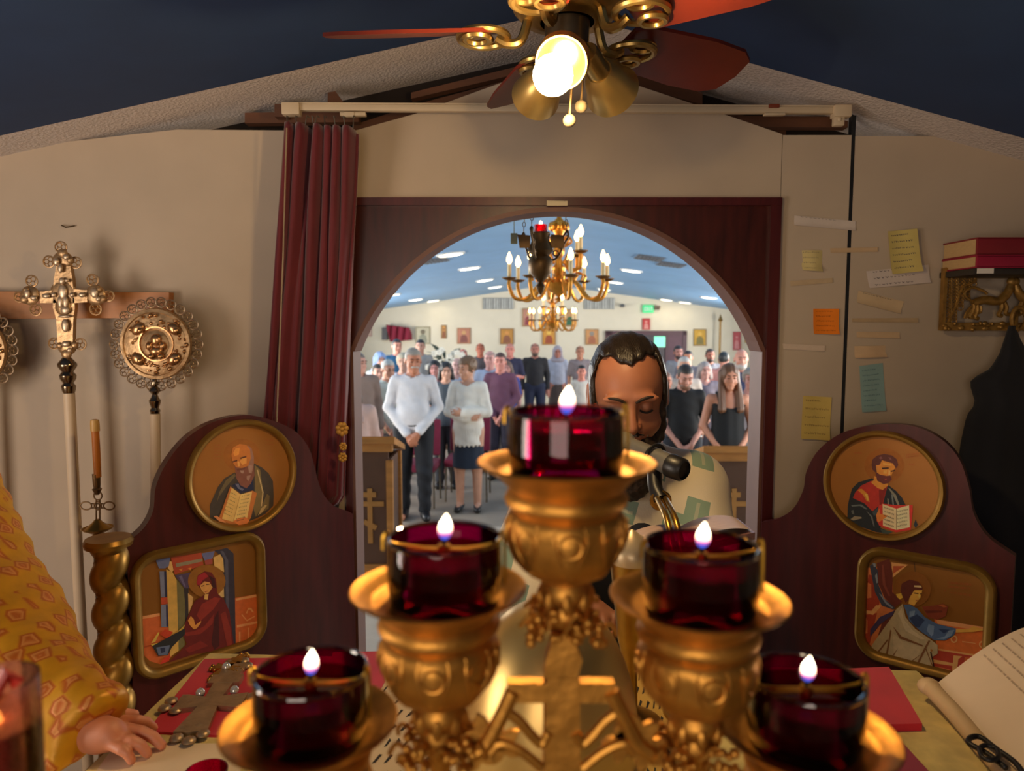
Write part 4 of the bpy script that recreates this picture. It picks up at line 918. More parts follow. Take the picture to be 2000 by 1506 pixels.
hand_cross((372, 1438), (462, 1304), .052, 'large silver hand cross with clear jewels on the red cloth', mat('worn_silver', (168, 142, 110), .4, metal=.75, var=.2, scale=60), TZ+.004, [(.12, .12), (.14, -.13)])
hand_cross((418, 1330), (476, 1286), .022, 'small gold hand cross at the far end of the red cloth', M_brass, TZ+.004, [(0, 0)])
# paper with large lettering beneath the lamps, white sheets, open book
M_txt = mat('black_print', (40, 34, 30), .8)
def sheet(name, px, label, rows, seed, rgb=(206, 184, 150), z=TZ+.001, tw=.5, m_=None):
    o = flat(name, px, rgb, None, None, z=z, th=.0015, m=mat('sheet_%d_%d_%d' % rgb, rgb, .8, var=.05)); tag(o, label, 'paper')
    if rows:
        A, B, Cc, D = [PZ(a, b, z+.0019) for a, b in px]; r = random.Random(seed); mb = MB()
        for k in range(rows):
            v_ = .06+.88*k/rows; u_ = .06
            while u_ < .92:
                du = r.uniform(.05, .11); h = tw/rows
                P = lambda a_, b_: A.lerp(B, a_).lerp(D.lerp(Cc, a_), b_)
                mb.poly([P(u_, v_+h), P(u_+du*.4, v_+h*.9), P(u_+du, v_+h*r.uniform(0, .4)), P(u_+du*.7, v_)]); u_ += du+r.uniform(.01, .03)
        fixn(mb.build('printed_letters', m_ or M_txt, o, smooth=0))
    return o
sheet('lettered_sheet', [(735, 1330), (960, 1318), (960, 1560), (700, 1560)], 'cream sheet with large black lettering under the left lamps', 7, 31)
sheet('lettered_sheet', [(1200, 1300), (1290, 1310), (1395, 1560), (1230, 1560)], 'yellow lettered strip right of the gold dome', 7, 32, (206, 166, 84))
sheet('paper_sheet', [(215, 1468), (330, 1452), (480, 1452), (450, 1600), (120, 1600)], 'white paper sheet under the resting hand', 0, 33, (222, 196, 160))
# open service book, right
ob = thing('open_book', 'open white service book on the right edge of the altar', 'book', PZ(1950, 1450, TZ))
A = PZ(1822, 1352, TZ+.02); B = PZ(1975, 1520, TZ+.02); dv = (B-A); ac = Vector((1, .28, 0)).normalized()
def page(u_, v_): return A + dv*(v_*1.25-.02) + ac*(.012+u_*.27) + Vector((0, 0, .012 + .075*math.sin(min(1, u_*1.25)*PI*.5)**1.0 - .012*v_))
mb = MB(); mb.grid(page, 24, 16); top = list(mb.v); nn = len(top)
mb.add([Vector(p) - Vector((0, 0, max(.004, p[2]-TZ-.004))) for p in top], [f[::-1] for f in mb.f[:]])
edge = [j*24 for j in range(16)]; 
for j in range(15): mb.f.append([j*24, (j+1)*24, nn+(j+1)*24, nn+j*24]); mb.m.append(0)
for i in range(23): mb.f.append([i+1, i, nn+i, nn+i+1]); mb.m.append(0)
fixn(mb.build('pages', mat('book_page', (226, 204, 178), .8, var=.03), ob, smooth=60))
mb = MB(); r = random.Random(8)
for k in range(9):
    u0 = .30+.07*k; v_ = .05
    while v_ < .9:
        dv_ = r.uniform(.02, .06); q = [page(u0, v_), page(u0, v_+dv_), page(u0+.011, v_+dv_), page(u0+.011, v_)]
        if not (k > 3 and .30 < v_ < .42): mb.poly([p+Vector((0, 0, .0012)) for p in q])
        v_ += dv_+.012
mb.build('text_lines', mat('grey_print', (186, 164, 142), .8), ob, smooth=0)
mb = MB(); mb.tube(smoothpath([A + ac*-.004 + dv*-.03 + Vector((0, 0, .006)), A + dv*.3 + Vector((0, 0, .004)), A + dv*.7, A+dv*1.25], 6), .013, 14); mb.ball(A + ac*-.004 + dv*-.035 + Vector((0, 0, .006)), (.018, .015, .014), 14, 8); mb.build('rolled_cover_edge', mat('ivory_cover', (206, 176, 134), .6, var=.06), ob, smooth=60)
cd = MB(); zc = TZ+.03
cd.tube(smoothpath([PZ(x, y, zc+.012) for x, y in ((1965, 1500), (1925, 1470), (1893, 1452), (1896, 1441), (1915, 1440), (1945, 1462), (1985, 1492), (2010, 1530))], 6), .0038, 8)
cd.tube(smoothpath([PZ(x, y, zc+.018) for x, y in ((1912, 1462), (1925, 1456), (1945, 1462), (1950, 1478), (1935, 1485), (1918, 1478), (1912, 1462))], 6), .0032, 8)
tag(cd.build('black_cord', mat('black_cord', (16, 15, 17), .5), smooth=180), 'looped black cord lying at the edge of the open book', 'cord')
# gold dome between the lamps
dm = thing('gold_dome', 'polished gold dome of the tabernacle behind the lamp stand', 'tabernacle', (PY(1075, 1300, .80).x, .80, TZ))
kd = k2(.80); zt_ = PY(1080, 1178, .80).z; cxx = PY(1072, 1300, .80)
H = zt_-TZ
mb = MB(); mb.lathe([(.0, 0), (.118, 0), (.118, .012), (.108, .02), (.106, .10), (.112, .104), (.112, .112), (.104, .118)] + [(.104*math.cos(a)**.8, .118+(H-.118)*math.sin(a)) for a in [PI/2*i/16 for i in range(17)]], (dm.location.x, .80, TZ), n=56); mb.build('dome', mat('satin_gold', (214, 178, 108), .36, metal=.8, var=.05, scale=8), dm)
# small votive glass low on the altar and tall clear candle at the left
sv = thing('votive_glass', 'small magenta votive glass at the bottom edge of the picture', 'votive', PY(402, 1560, .86)); c = PY(402, 1506, .86); 
mb = MB(); R_ = 43*k2(.86); mb.lathe([(R_*.8, 0), (R_*.85, .004), (R_, c.z-TZ-.004), (R_-.002, c.z-TZ-.004), (R_*.8, .006)], (c.x, c.y, TZ+.004), n=28); mb.build('glass', glass('magenta_glass', (235, 40, 130), milky=.5, milk=(220, 20, 110)), sv)
bl = thing('glass_candle', 'clear pinkish glass candle on a brass foot, blurred at the lower left edge', 'candle', PY(-22, 1600, .40)); c = PY(-22, 1330, .40); kk = k2(.40); R_ = 88*kk
mb = MB(); h = .13; mb.lathe([(R_*.96, 0), (R_, .006), (R_, h), (R_*.95, h), (R_*.93, .01), (0.0, .01)], (c.x, c.y, c.z-h), n=36); mb.build('glass', glass('pinkish_glass', (252, 224, 216), gloss=.3, milky=.42, milk=(250, 200, 185)), bl)
mb = MB(); mb.lathe([(0.0, 0), (R_*.92, 0), (R_*.92, h*.72), (0.0, h*.72)], (c.x, c.y, c.z-h+.011), n=32); mb.build('wax', mat('pink_wax', (232, 150, 136), .35, var=.1, sss=.2), bl)
mb = MB(); mb.ball((c.x, c.y, c.z-h*.22), (.006, .006, .012), 12, 10); mb.build('flame', emis('small_flame', (255, 190, 90), 5), bl, smooth=180)
mb = MB(); mb.lathe([(.06, 0), (.06, .012), (.02, .03), (.014, .06), (.016, c.z-h-TZ-.02), (R_*1.05, c.z-h-TZ-.004), (R_*1.05, c.z-h-TZ)], (c.x, c.y, TZ), n=28); mb.build('brass_foot', M_brass, bl)
mb = MB(); mb.tube([(c.x+R_*.5, c.y-R_*.7, c.z-.004), (c.x+R_*.8, c.y-R_*.5, c.z+.012), (c.x+R_*.95, c.y-.01, c.z+.004)], .004, 8); mb.build('red_wick_clip', mat('red_clip', (200, 50, 36), .4), bl)

# ================================================================ LAMP STAND with red glass oil lamps
YC = .46; kC = k2(YC)
base = Vector((PY(1098, 900, YC).x, YC, TZ)); ls = thing('lamp_stand', 'branched gold altar lamp stand with flared cups, vine leaves and a central cross', 'candelabrum', base)
def lobes(nl, amp, rows): return lambda a, k: 1 + (amp*abs(math.cos(a*nl/2)) if k in rows else 0)
CUP = [(14, -420), (30, -330), (40, -318), (46, -300), (40, -284), (48, -272), (54, -258), (50, -244), (46, -236), (62, -226), (86, -212), (104, -190), (115, -160), (120, -126), (119, -108), (112, -96), (106, -92), (110, -84), (120, -78), (123, -68), (118, -56), (112, -50), (118, -42), (132, -26), (152, -12), (172, -1), (177, 4), (174, 6), (150, -3), (142, -13), (126, -20), (0, -21)]
FLAME = None
def flame_mat():
    m = bpy.data.materials.new('oil_flame'); m.use_nodes = True; nt = m.node_tree; b = nt.nodes['Principled BSDF']
    tc = nt.nodes.new('ShaderNodeTexCoord'); sp = nt.nodes.new('ShaderNodeSeparateXYZ'); rp = nt.nodes.new('ShaderNodeValToRGB')
    nt.links.new(tc.outputs['Generated'], sp.inputs[0]); nt.links.new(sp.outputs['Z'], rp.inputs['Fac'])
    e = rp.color_ramp.elements; e[0].position = 0; e[0].color = (.03, .12, .8, 1); e[1].position = .95; e[1].color = (1, .78, .5, 1)
    for pos, c in ((.14, (.05, .12, .85, 1)), (.28, (.62, .12, .36, 1)), (.46, (1, .55, .30, 1)), (.65, (1, .88, .66, 1))):
        x = e.new(pos); x.color = c
    r2 = nt.nodes.new('ShaderNodeValToRGB'); nt.links.new(sp.outputs['Z'], r2.inputs['Fac']); r2.color_ramp.elements[0].position = .25; r2.color_ramp.elements[0].color = (.02, .02, .02, 1); r2.color_ramp.elements[1].position = .62
    mu = nt.nodes.new('ShaderNodeMath'); mu.operation = 'MULTIPLY'; mu.inputs[1].default_value = 8; nt.links.new(r2.outputs[0], mu.inputs[0])
    ad = nt.nodes.new('ShaderNodeMath'); ad.operation = 'ADD'; ad.inputs[1].default_value = .9; nt.links.new(mu.outputs[0], ad.inputs[0])
    b.inputs['Base Color'].default_value = (0, 0, 0, 1); nt.links.new(rp.outputs[0], b.inputs['Emission Color']); nt.links.new(ad.outputs[0], b.inputs['Emission Strength']); return m
M_fl = flame_mat(); M_ruby = glass('ruby_glass', (206, 12, 140), gloss=.3, milky=.14, milk=(205, 0, 118)); M_oil = glass('lamp_oil', (200, 18, 112), gloss=.25, milky=.10, milk=(190, 0, 84))
M_lip = glass('glass_lip', (200, 130, 130), gloss=.9, milky=.1, milk=(220, 150, 140))
def grape(mb, c, s, seed):
    r = random.Random(seed)
    for j in range(16): mb.ball(Vector(c) + Vector((r.uniform(-1, 1)*.010*s, r.uniform(-1, 1)*.007*s, r.uniform(-1.1, .9)*.010*s)), r.uniform(.0026, .0042)*s, 10, 7)
    for j in range(4):
        a = r.uniform(0, 2*PI); p = Vector(c) + Vector((.008*s*math.cos(a), 0, .008*s*math.sin(a)))
        mb.tube(smoothpath([p, p+Vector((.006*s*math.cos(a), -.003, .006*s)), p+Vector((.010*s*math.cos(a), -.002, .002*s)), p+Vector((.012*s*math.cos(a+.5), 0, -.004*s))], 4), .0018*s, 6)
LAMPS = [((1106, 905), (1105, 805), 'top', 'topmost red glass oil lamp, at the apex of the gold stand', .0), ((857, 1150), (868, 1050), 'ml', 'red glass oil lamp on the left middle branch of the gold stand', .2), ((1364, 1168), (1369, 1066), 'mr', 'red glass oil lamp on the right middle branch of the gold stand', .2),
         ((606, 1412), (608, 1312), 'll', 'dark red glass oil lamp on the lowest left branch, beside the hand crosses', .3), ((1576, 1428), (1573, 1325), 'lr', 'dark red glass oil lamp on the lowest right branch, beside the red cloths', .3)]
for (dx, dy), (gx, gy), nm, lab, tilt in LAMPS:
    c = PY(dx, dy, YC)
    mb = MB(); mb.lathe([(r*kC, h*kC) for r, h in CUP], c, n=72, mod=lambda a, k: (1 + .045*math.cos(8*a)*(.6 if 10 <= k <= 13 else 0)))
    cup = mb.build('lamp_cup', M_gold, ls)
    mb = MB()
    for j in range(8):
        a = 2*PI*j/8; d = Vector((math.cos(a), math.sin(a), 0)); n2 = Vector((-d.y, d.x, 0))
        P = lambda r, h, q: c + d*(r*kC) + n2*(q*kC) + Vector((0, 0, h*kC))
        mb.tube(smoothpath([P(110, -100, -26), P(117, -128, -30), P(112, -165, -18), P(96, -200, 0), P(112, -165, 18), P(117, -128, 30), P(110, -100, 26)], 4), .0011, 6)
        mb.ring(P(120, -134, 0), .007, .0010, d, 16, 5)
        mb.ball(P(47, -270, 0), (.004, .004, .008), 8, 6)
    mb.build('relief_leaves', M_gold, cup)
    mb = MB()
    for j in range(4):
        a = PI/4 + PI/2*j; grape(mb, c + Vector((62*kC*math.cos(a), 62*kC*math.sin(a), -318*kC)), .9, hash(nm) % 97 + j if False else len(nm)*7+j+int(dx))
    mb.build('grape_vine', M_gold, cup)
    # branch down to the column
    if nm != 'top':
        p = c + Vector((0, 0, -415*kC)); e = Vector((base.x, YC, TZ+.10+(.05 if nm[0] == 'm' else 0)))
        mb = MB(); mb.tube(bez(p, p + Vector((0, 0, -.10)), Vector((p.x*.6+e.x*.4, YC, e.z)), e, 16), .007, 12); mb.build('branch', M_gold, ls)
    # the oil lamp itself rests in the cup
    g = PY(gx, gy, YC); zb_ = c.z - 19*kC; t = thing('oil_lamp', lab, 'oil lamp', (g.x, YC, zb_), 'red oil lamps on the gold stand'); hh = g.z - zb_; R = 114*kC
    mb = MB(); mb.lathe([(0, 0), (R*.93, 0), (R*.97, .003), (R*1.01, hh*.4), (R, hh*.8), (R*.99, hh), (R*.955, hh), (R*.95, hh*.7), (R*.94, .008), (0, .006)], (g.x, YC, zb_), n=56); mb.build('glass', M_ruby, t)
    mb = MB(); mb.ring((g.x, YC, zb_+hh), R*.972, .0016, (0, 0, 1), 56, 8); mb.build('rim', M_lip, t)
    oil_h = hh*(.74 if nm != 'top' else .80)
    mb = MB(); mb.lathe([(0, .007), (R*.925, .009), (R*.935, oil_h), (0, oil_h)], (g.x, YC, zb_), n=48); mb.build('oil', M_oil, t)
    mb = MB(); z = zb_+hh
    pth = [Vector((g.x-R*1.06, YC-.004, z-.007)), Vector((g.x-R*1.05, YC-.004, z+.002)), Vector((g.x-R*.98, YC-.003, z+.004)), Vector((g.x-R*.9, YC-.002, z-.003)), Vector((g.x, YC-.002, z-.007)), Vector((g.x+R*.9, YC-.002, z-.003)), Vector((g.x+R*.98, YC-.003, z+.004)), Vector((g.x+R*1.05, YC-.004, z+.002)), Vector((g.x+R*1.06, YC-.004, z-.030))]
    mb.tube(smoothpath(pth, 4), .0011, 6); mb.box((g.x, YC-.002, z-.0068), (R*1.3, .007, .0012)); mb.cyl((g.x, YC-.002, z-.010), (g.x, YC-.002, z-.004), .004, n=12)
    mb.build('wick_holder', mat('wick_brass', (214, 164, 60), .3, metal=.9), t)
    mb = MB(); mb.cyl((g.x, YC-.002, z-.007), (g.x, YC-.002, z+.001), .0013, n=8); mb.build('wick', mat('charred_wick', (20, 16, 14), .9), t)
    s = .95 if nm != 'top' else 1.0; fh = .0185*s
    mb = MB(); mb.lathe([(.0008, 0), (.0032*s, fh*.10), (.0047*s, fh*.26), (.0050*s, fh*.42), (.0042*s, fh*.62), (.0024*s, fh*.82), (.0004, fh)], (g.x, YC-.002, z-.001), (.10, 0, 1), 20); mb.build('flame', M_fl, t, smooth=180)
# column, base and the central cross plaque
mb = MB(); cx0 = base.x
mb.lathe([(.0, 0), (.10, 0), (.10, .012), (.075, .02), (.03, .035), (.018, .06), (.022, .09), (.030, .11), (.022, .13), (.012, .16), (.012, PY(1100, 1330, YC).z-TZ)], base, n=40); mb.build('column', M_gold, ls)
mb = MB(); Yp = YC-.012
def pl(pts, th=.009): mb.prism([PY(a, b, Yp-.0004*len(mb.f)/8) for a, b in pts], (0, th, 0))
pl([(1078, 1240), (1112, 1240), (1126, 1262), (1138, 1290), (1128, 1325), (1062, 1325), (1066, 1290), (1076, 1262)], .012)
pl([(1068, 1326), (1132, 1326), (1136, 1620), (1060, 1620)], .012)
pl([(990, 1336), (1200, 1336), (1196, 1374), (998, 1374)])
for sg in (-1, 1):
    X = lambda x: 1098+sg*x
    P = smoothpath([PY(X(96), 1350, Yp), PY(X(112), 1385, Yp), PY(X(132), 1425, Yp), PY(X(150), 1455, Yp), PY(X(176), 1475, Yp)], 5); mb.tube(P, .0052, 8)
    mb.tube(smoothpath([PY(X(112), 1388, Yp), PY(X(84), 1408, Yp), PY(X(60), 1436, Yp), PY(X(40), 1452, Yp), PY(X(26), 1430, Yp)], 5), .0036, 8)
    mb.tube(smoothpath([PY(X(40), 1500, Yp), PY(X(80), 1468, Yp), PY(X(120), 1452, Yp), PY(X(140), 1470, Yp)], 5), .0034, 8)
    for (x, y, s_) in ((150, 1440, 1.0), (120, 1455, .9), (165, 1470, .9)):
        q = PY(X(x), y, Yp); out = []
        for j in range(20):
            a = 2*PI*j/20; rr = .0125*s_*(1+.32*math.cos(5*a)); out.append(q + Vector((rr*math.cos(a+sg*.6), .0, rr*math.sin(a+sg*.6))))
        mb.prism(out, (0, .004, 0))
fixn(mb.build('cross_plaque', M_gold, ls, smooth=40))
# gilded lid and a brown book behind the lamps
mb = MB(); c = PY(1234, 1072, 1.04); kz = k2(1.04)
cu_ = thing('covered_cup', 'pale gilt covered cup just behind the right middle lamp', 'cup', (c.x, c.y, TZ))
mb.lathe([(.05, 0), (.05, .008), (.012, .03), (.010, .10), (.02, .14), (.032, c.z-TZ-.02)], (c.x, c.y, TZ), n=28); mb.build('stem', M_brass, cu_)
mb = MB(); mb.lathe([(.032, 0), (.036, .012), (.030, .03), (.012, .042), (.008, .046), (.0, .05)], (c.x, c.y, c.z-.02), n=28); mb.build('lid', mat('pale_gilt', (214, 190, 150), .35, metal=.5), cu_)
# ================================================================ FIGURES: shared head
def head_sdf(q, fine=False, jaw=1.0, nose=1.0):
    """q: points relative to the neck pivot, face towards -Y, up +Z, head height .25"""
    d = ell(q, (0, .0, .155), (.076, .096, .098))
    d = smin(d, ell(q, (0, -.032, .080), (.058*jaw, .066, .068)), .03)
    d = smin(d, ell(q, (0, -.078, .032), (.026*jaw, .022, .022)), .025)
    ax = q.copy(); ax[:, 0] = np.abs(ax[:, 0])
    d = smin(d, ell(ax, (.040, -.070, .095), (.022, .018, .022)), .02)          # cheeks
    d = smin(d, ell(ax, (.028, -.090, .158), (.030, .010, .009)), .014)         # brow
    d = smax(d, -ell(ax, (.031, -.100, .137), (.017, .016, .012)), .010)        # sockets
    d = smin(d, ell(ax, (.031, -.080, .136), (.014, .013, .013)), .004)         # lids
    d = smin(d, rc(q, (0, -.092, .145), (0, -.118*nose, .102), .008, .0125), .010)
    d = smin(d, ell(ax, (.012, -.104, .100), (.009, .010, .008)), .006)
    d = smin(d, ell(q, (0, -.094, .073), (.022, .012, .006)), .006)
    d = smin(d, ell(q, (0, -.092, .062), (.019, .012, .007)), .006)
    e = ell(ax, (.081, .012, .125), (.011, .020, .033)); e = smax(e, -ell(ax, (.094, .006, .127), (.008, .011, .020)), .006)
    d = smin(d, e, .008); return d
def rotX(a):
    c, s = math.cos(a), math.sin(a); return np.array([[1, 0, 0], [0, c, -s], [0, s, c]], np.float32)
def rotZ(a):
    c, s = math.cos(a), math.sin(a); return np.array([[c, -s, 0], [s, c, 0], [0, 0, 1]], np.float32)
def rotY(a):
    c, s = math.cos(a), math.sin(a); return np.array([[c, 0, s], [0, 1, 0], [-s, 0, c]], np.float32)
def skin(rgb): return mat('skin_%d_%d_%d' % rgb, rgb, .5, var=.06, scale=20, sss=.12)
def hairm(rgb): return mat('hair_%d_%d_%d' % rgb, rgb, .45, var=.35, scale=60, stretch=(6, 6, 1), bump=.25)
def clothm(rgb, tag_='', **k):
    return mat('fabric%s_%d_%d_%d' % (tag_, *rgb), rgb, k.get('rough', .8), var=k.get('var', .08), scale=k.get('scale', 12), bump=k.get('bump', .06), sheen=.04)
def meshsdf(name, fn, ax, ay, az, m, parent, smooth=True, T=None, it=1):
    v, f = surf(fn, ax, ay, az)
    if it: v = smooth_verts(v, f, it, .4)
    if T is not None: v = T(v)
    o = put(name, v, f, m, parent, smooth=180); return o
def hand_sdf(p, wrist, fwd, palm_n, side, curl=.5, s=1.0, spread=.1):
    """palm, four fingers of unequal length with two bends, and a side thumb"""
    wrist = np.array(wrist, np.float32); f = Vector(fwd).normalized(); n = Vector(palm_n).normalized(); x = n.cross(f).normalized()*side
    f = np.array(f); n = np.array(n); x = np.array(x); W_ = lambda a, b, c: wrist + s*(a*f + b*x + c*n)
    d = rc(p, W_(0, 0, 0), W_(.04, .006, 0), .026*s, .026*s); d = smin(d, rc(p, W_(.03, -.022, 0), W_(.078, -.030, 0), .015*s, .0125*s), .012)
    d = smin(d, rc(p, W_(.03, .018, 0), W_(.085, .028, 0), .016*s, .0125*s), .012); d = smin(d, rc(p, W_(.03, 0, 0), W_(.086, 0, 0), .015*s, .0125*s), .012)
    for j, (b, L) in enumerate(((.030, .072), (.010, .080), (-.011, .074), (-.030, .058))):
        a0 = curl*.5; k0 = W_(.086-.004*abs(j-1), b, 0); dirn = lambda a: math.cos(a)*f + math.sin(a)*n + x*(spread*(b/.03))
        k1 = k0 + s*L*.45*dirn(a0); k2_ = k1 + s*L*.32*dirn(a0+curl*.8); k3 = k2_ + s*L*.26*dirn(a0+curl*1.4)
        d = smin(d, rc(p, k0, k1, .0095*s, .0088*s), .004); d = smin(d, rc(p, k1, k2_, .0088*s, .008*s), .002); d = smin(d, rc(p, k2_, k3, .008*s, .007*s), .002)
    t0 = W_(.015, .022, .004); t1 = W_(.045, .048, .012); t2 = W_(.080, .054, .020)
    d = smin(d, rc(p, t0, t1, .014*s, .0105*s), .01); d = smin(d, rc(p, t1, t2, .0105*s, .008*s), .003); return d

# ================================================================ PRIEST bowing behind the altar
pv = np.array(PY(1228, 905, 1.66), np.float32); pv[2] = 1.712
RH = rotZ(math.radians(-5)) @ rotX(math.radians(17)) @ rotY(math.radians(-3)); HS = 1.06
def toH(p): return ((p - pv) @ RH)/HS            # world -> head frame
def fromH(q): return (np.asarray(q, np.float32)*HS) @ RH.T + pv
pr = thing('person', 'bearded priest in a white and green vestment bowing his head behind the lamps', 'person', (float(pv[0]), 1.80, .25))
px0 = float(pv[0])
def pr_body(p):
    d = head_sdf(toH(p), True)*HS
    d = smin(d, rc(p, fromH((0, .01, .06)), (px0, 1.70, 1.62), .056, .066), .03)
    d = smin(d, ell(p, (px0, 1.74, 1.46), (.19, .12, .22)), .05); d = smin(d, ell(p, (px0, 1.80, 1.15), (.165, .12, .25)), .06)
    for sg in (-1, 1):
        d = smin(d, rc(p, (px0+sg*.09, 1.80, 1.10), (px0+sg*.10, 1.80, .34), .085, .05), .04); d = smin(d, rc(p, (px0+sg*.10, 1.82, .29), (px0+sg*.11, 1.68, .28), .04, .035), .02)
        e = (px0+sg*.215, 1.66, 1.30); w_ = (px0+sg*.13, 1.44, 1.42)
        d = smin(d, rc(p, (px0+sg*.18, 1.72, 1.60), e, .06, .045), .04); d = smin(d, rc(p, e, w_, .045, .03), .03)
        d = smin(d, hand_sdf(p, w_, (-sg*.35, -.75, .0), (0, 0, -1), sg, .5), .012)
    return d
hx = (px0-.12, px0+.12, .0042)
meshsdf('body', pr_body, axis_pts(px0-.36, px0+.36, .014, hx), axis_pts(1.30, 1.98, .014, (1.42, 1.72, .0042)), axis_pts(.24, 2.08, .018, (1.68, 2.06, .0042)), skin((164, 106, 78)), pr)
def pr_hair(p):
    q = toH(p); d = ell(q, (0, .008, .166), (.0835, .108, .099))
    # hairline with widow's peak: height of the line over the forehead
    ax_ = np.abs(q[:, 0]); line = .219 + .010*np.exp(-((ax_-.036)/.022)**2) - 2.2*np.clip(ax_-.056, 0, .03)
    cut = np.maximum(q[:, 1] + .022 + .9*np.clip(ax_-.060, 0, .03), q[:, 2]-line); d = smax(d, -cut, .018)
    d = np.maximum(d, .085 - q[:, 2] + .0*ax_); d = smin(d, ell(q, (0, .105, .14), (.05, .045, .05)), .02)
    side = np.maximum(np.abs(q[:, 1]+.018) - .014, np.maximum(.10-q[:, 2], q[:, 2]-.19)); ad = q.copy(); ad[:, 0] = ax_
    d = smin(d, ell(ad, (.0735, -.020, .140), (.010, .020, .045)), .008); return d*HS + .0012*np.sin(q[:, 0]*260+q[:, 1]*40)
hv = axis_pts(px0-.13, px0+.13, .0042); hy = axis_pts(1.42, 1.86, .0045); hz_ = axis_pts(1.70, 2.08, .0042)
meshsdf('hair', pr_hair, hv, hy, hz_, mat('dark_slick_hair', (31, 23, 16), .36, var=.35, scale=50, stretch=(8, 2, 2), bump=.3), pr)
def pr_beard(p):
    q = toH(p); ad = q.copy(); ad[:, 0] = np.abs(ad[:, 0])
    d = ell(q, (0, -.055, .035), (.060, .052, .055)); d = smin(d, ell(ad, (.062, -.022, .085), (.019, .032, .060)), .02)
    d = smin(d, ell(q, (0, -.072, -.022), (.048, .044, .066)), .03); d = smin(d, ell(ad, (.022, -.103, .084), (.022, .010, .007)), .008)
    mouth = ell(q, (0, -.112, .068), (.022, .02, .009)); d = smax(d, -mouth, .004)
    cheek = ell(ad, (.030, -.095, .105), (.030, .035, .022)); d = smax(d, -cheek, .01)
    return d*HS + .0022*np.sin(q[:, 0]*230)*np.sin(q[:, 2]*200+q[:, 0]*90) + .001*np.sin(q[:, 0]*500)
meshsdf('beard', pr_beard, axis_pts(px0-.11, px0+.11, .004), axis_pts(1.36, 1.74, .004), axis_pts(1.56, 1.92, .004), mat('dark_beard', (44, 30, 20), .7, var=.4, scale=80, bump=.4), pr)
mb = MB()
for sg in (-1, 1):
    P = [Vector(fromH(q).tolist()) for q in ((sg*.010, -.101, .152), (sg*.022, -.1025, .160), (sg*.038, -.0985, .163), (sg*.052, -.086, .157))]
    mb.tube(smoothpath(P, 4), [.003]*2+[.0042]*6+[.0036]*3+[.002]*2, 8, flat=.8)
mb.build('eyebrows', mat('brow_hair', (36, 22, 14), .7), pr)
mb = MB()
for sg in (-1, 1):
    P = [Vector(fromH(q).tolist()) for q in ((sg*.018, -.0915, .1315), (sg*.025, -.0945, .1285), (sg*.034, -.0945, .1275), (sg*.044, -.0885, .1295))]
    mb.tube(smoothpath(P, 4), .0022, 6)
mb.build('eyelashes', mat('lash_hair', (30, 18, 12), .8), pr)
# vestment with woven crosses
def cross_fabric(name, base_rgb, green, s):
    m = bpy.data.materials.new(name); m.use_nodes = True; nt = m.node_tree; b = nt.nodes['Principled BSDF']; L = nt.links.new
    tc = nt.nodes.new('ShaderNodeTexCoord'); mp = nt.nodes.new('ShaderNodeMapping'); mp.inputs['Rotation'].default_value = (0, math.radians(-16), 0); mp.inputs['Location'].default_value = (.12, 0, .06)
    L(tc.outputs['Object'], mp.inputs[0]); sp = nt.nodes.new('ShaderNodeSeparateXYZ'); L(mp.outputs[0], sp.inputs[0])
    def M(op, a, b_=None):
        n = nt.nodes.new('ShaderNodeMath'); n.operation = op
        for i, v in enumerate((a, b_)):
            if v is None: continue
            if isinstance(v, (int, float)): n.inputs[i].default_value = v
            else: L(v, n.inputs[i])
        return n.outputs[0]
    def cell(v, off=0): return M('ABSOLUTE', M('SUBTRACT', M('FRACT', M('ADD', M('DIVIDE', v, s), off)), .5))
    def box(x, z, w_, h): return M('MULTIPLY', M('LESS_THAN', x, w_), M('LESS_THAN', z, h))
    x0, z0 = cell(sp.outputs['X']), cell(sp.outputs['Z']); x1, z1 = cell(sp.outputs['X'], .5), cell(sp.outputs['Z'], .5)
    cr = M('MAXIMUM', box(x0, z0, .13, .34), box(x0, z0, .34, .13)); sq = box(x1, z1, .085, .085); sqi = M('SUBTRACT', sq, M('MULTIPLY', box(x1, z1, .06, .06), M('SUBTRACT', 1, box(x1, z1, .03, .03))))
    gap = M('MULTIPLY', M('MAXIMUM', box(x0, z0, .02, .30), box(x0, z0, .30, .02)), .35)
    fac = M('MAXIMUM', M('SUBTRACT', cr, gap), sqi)
    wv = nt.nodes.new('ShaderNodeTexNoise'); wv.inputs['Scale'].default_value = 220; L(tc.outputs['Object'], wv.inputs[0])
    mx = nt.nodes.new('ShaderNodeMixRGB'); L(fac, mx.inputs[0]); mx.inputs[1].default_value = lin(base_rgb)+(1,); mx.inputs[2].default_value = lin(green)+(1,); L(mx.outputs[0], b.inputs['Base Color'])
    bp = nt.nodes.new('ShaderNodeBump'); bp.inputs['Strength'].default_value = .15; bp.inputs['Distance'].default_value = .003; L(wv.outputs['Fac'], bp.inputs['Height']); L(bp.outputs[0], b.inputs['Normal'])
    b.inputs['Roughness'].default_value = .7; b.inputs['Sheen Weight'].default_value = .2; return m
def folds(p, amp): 
    a = np.arctan2(p[:, 1]-1.74, p[:, 0]-px0); return amp*np.sin(a*11+p[:, 2]*7)*np.clip((1.62-p[:, 2])*3, 0, 1)
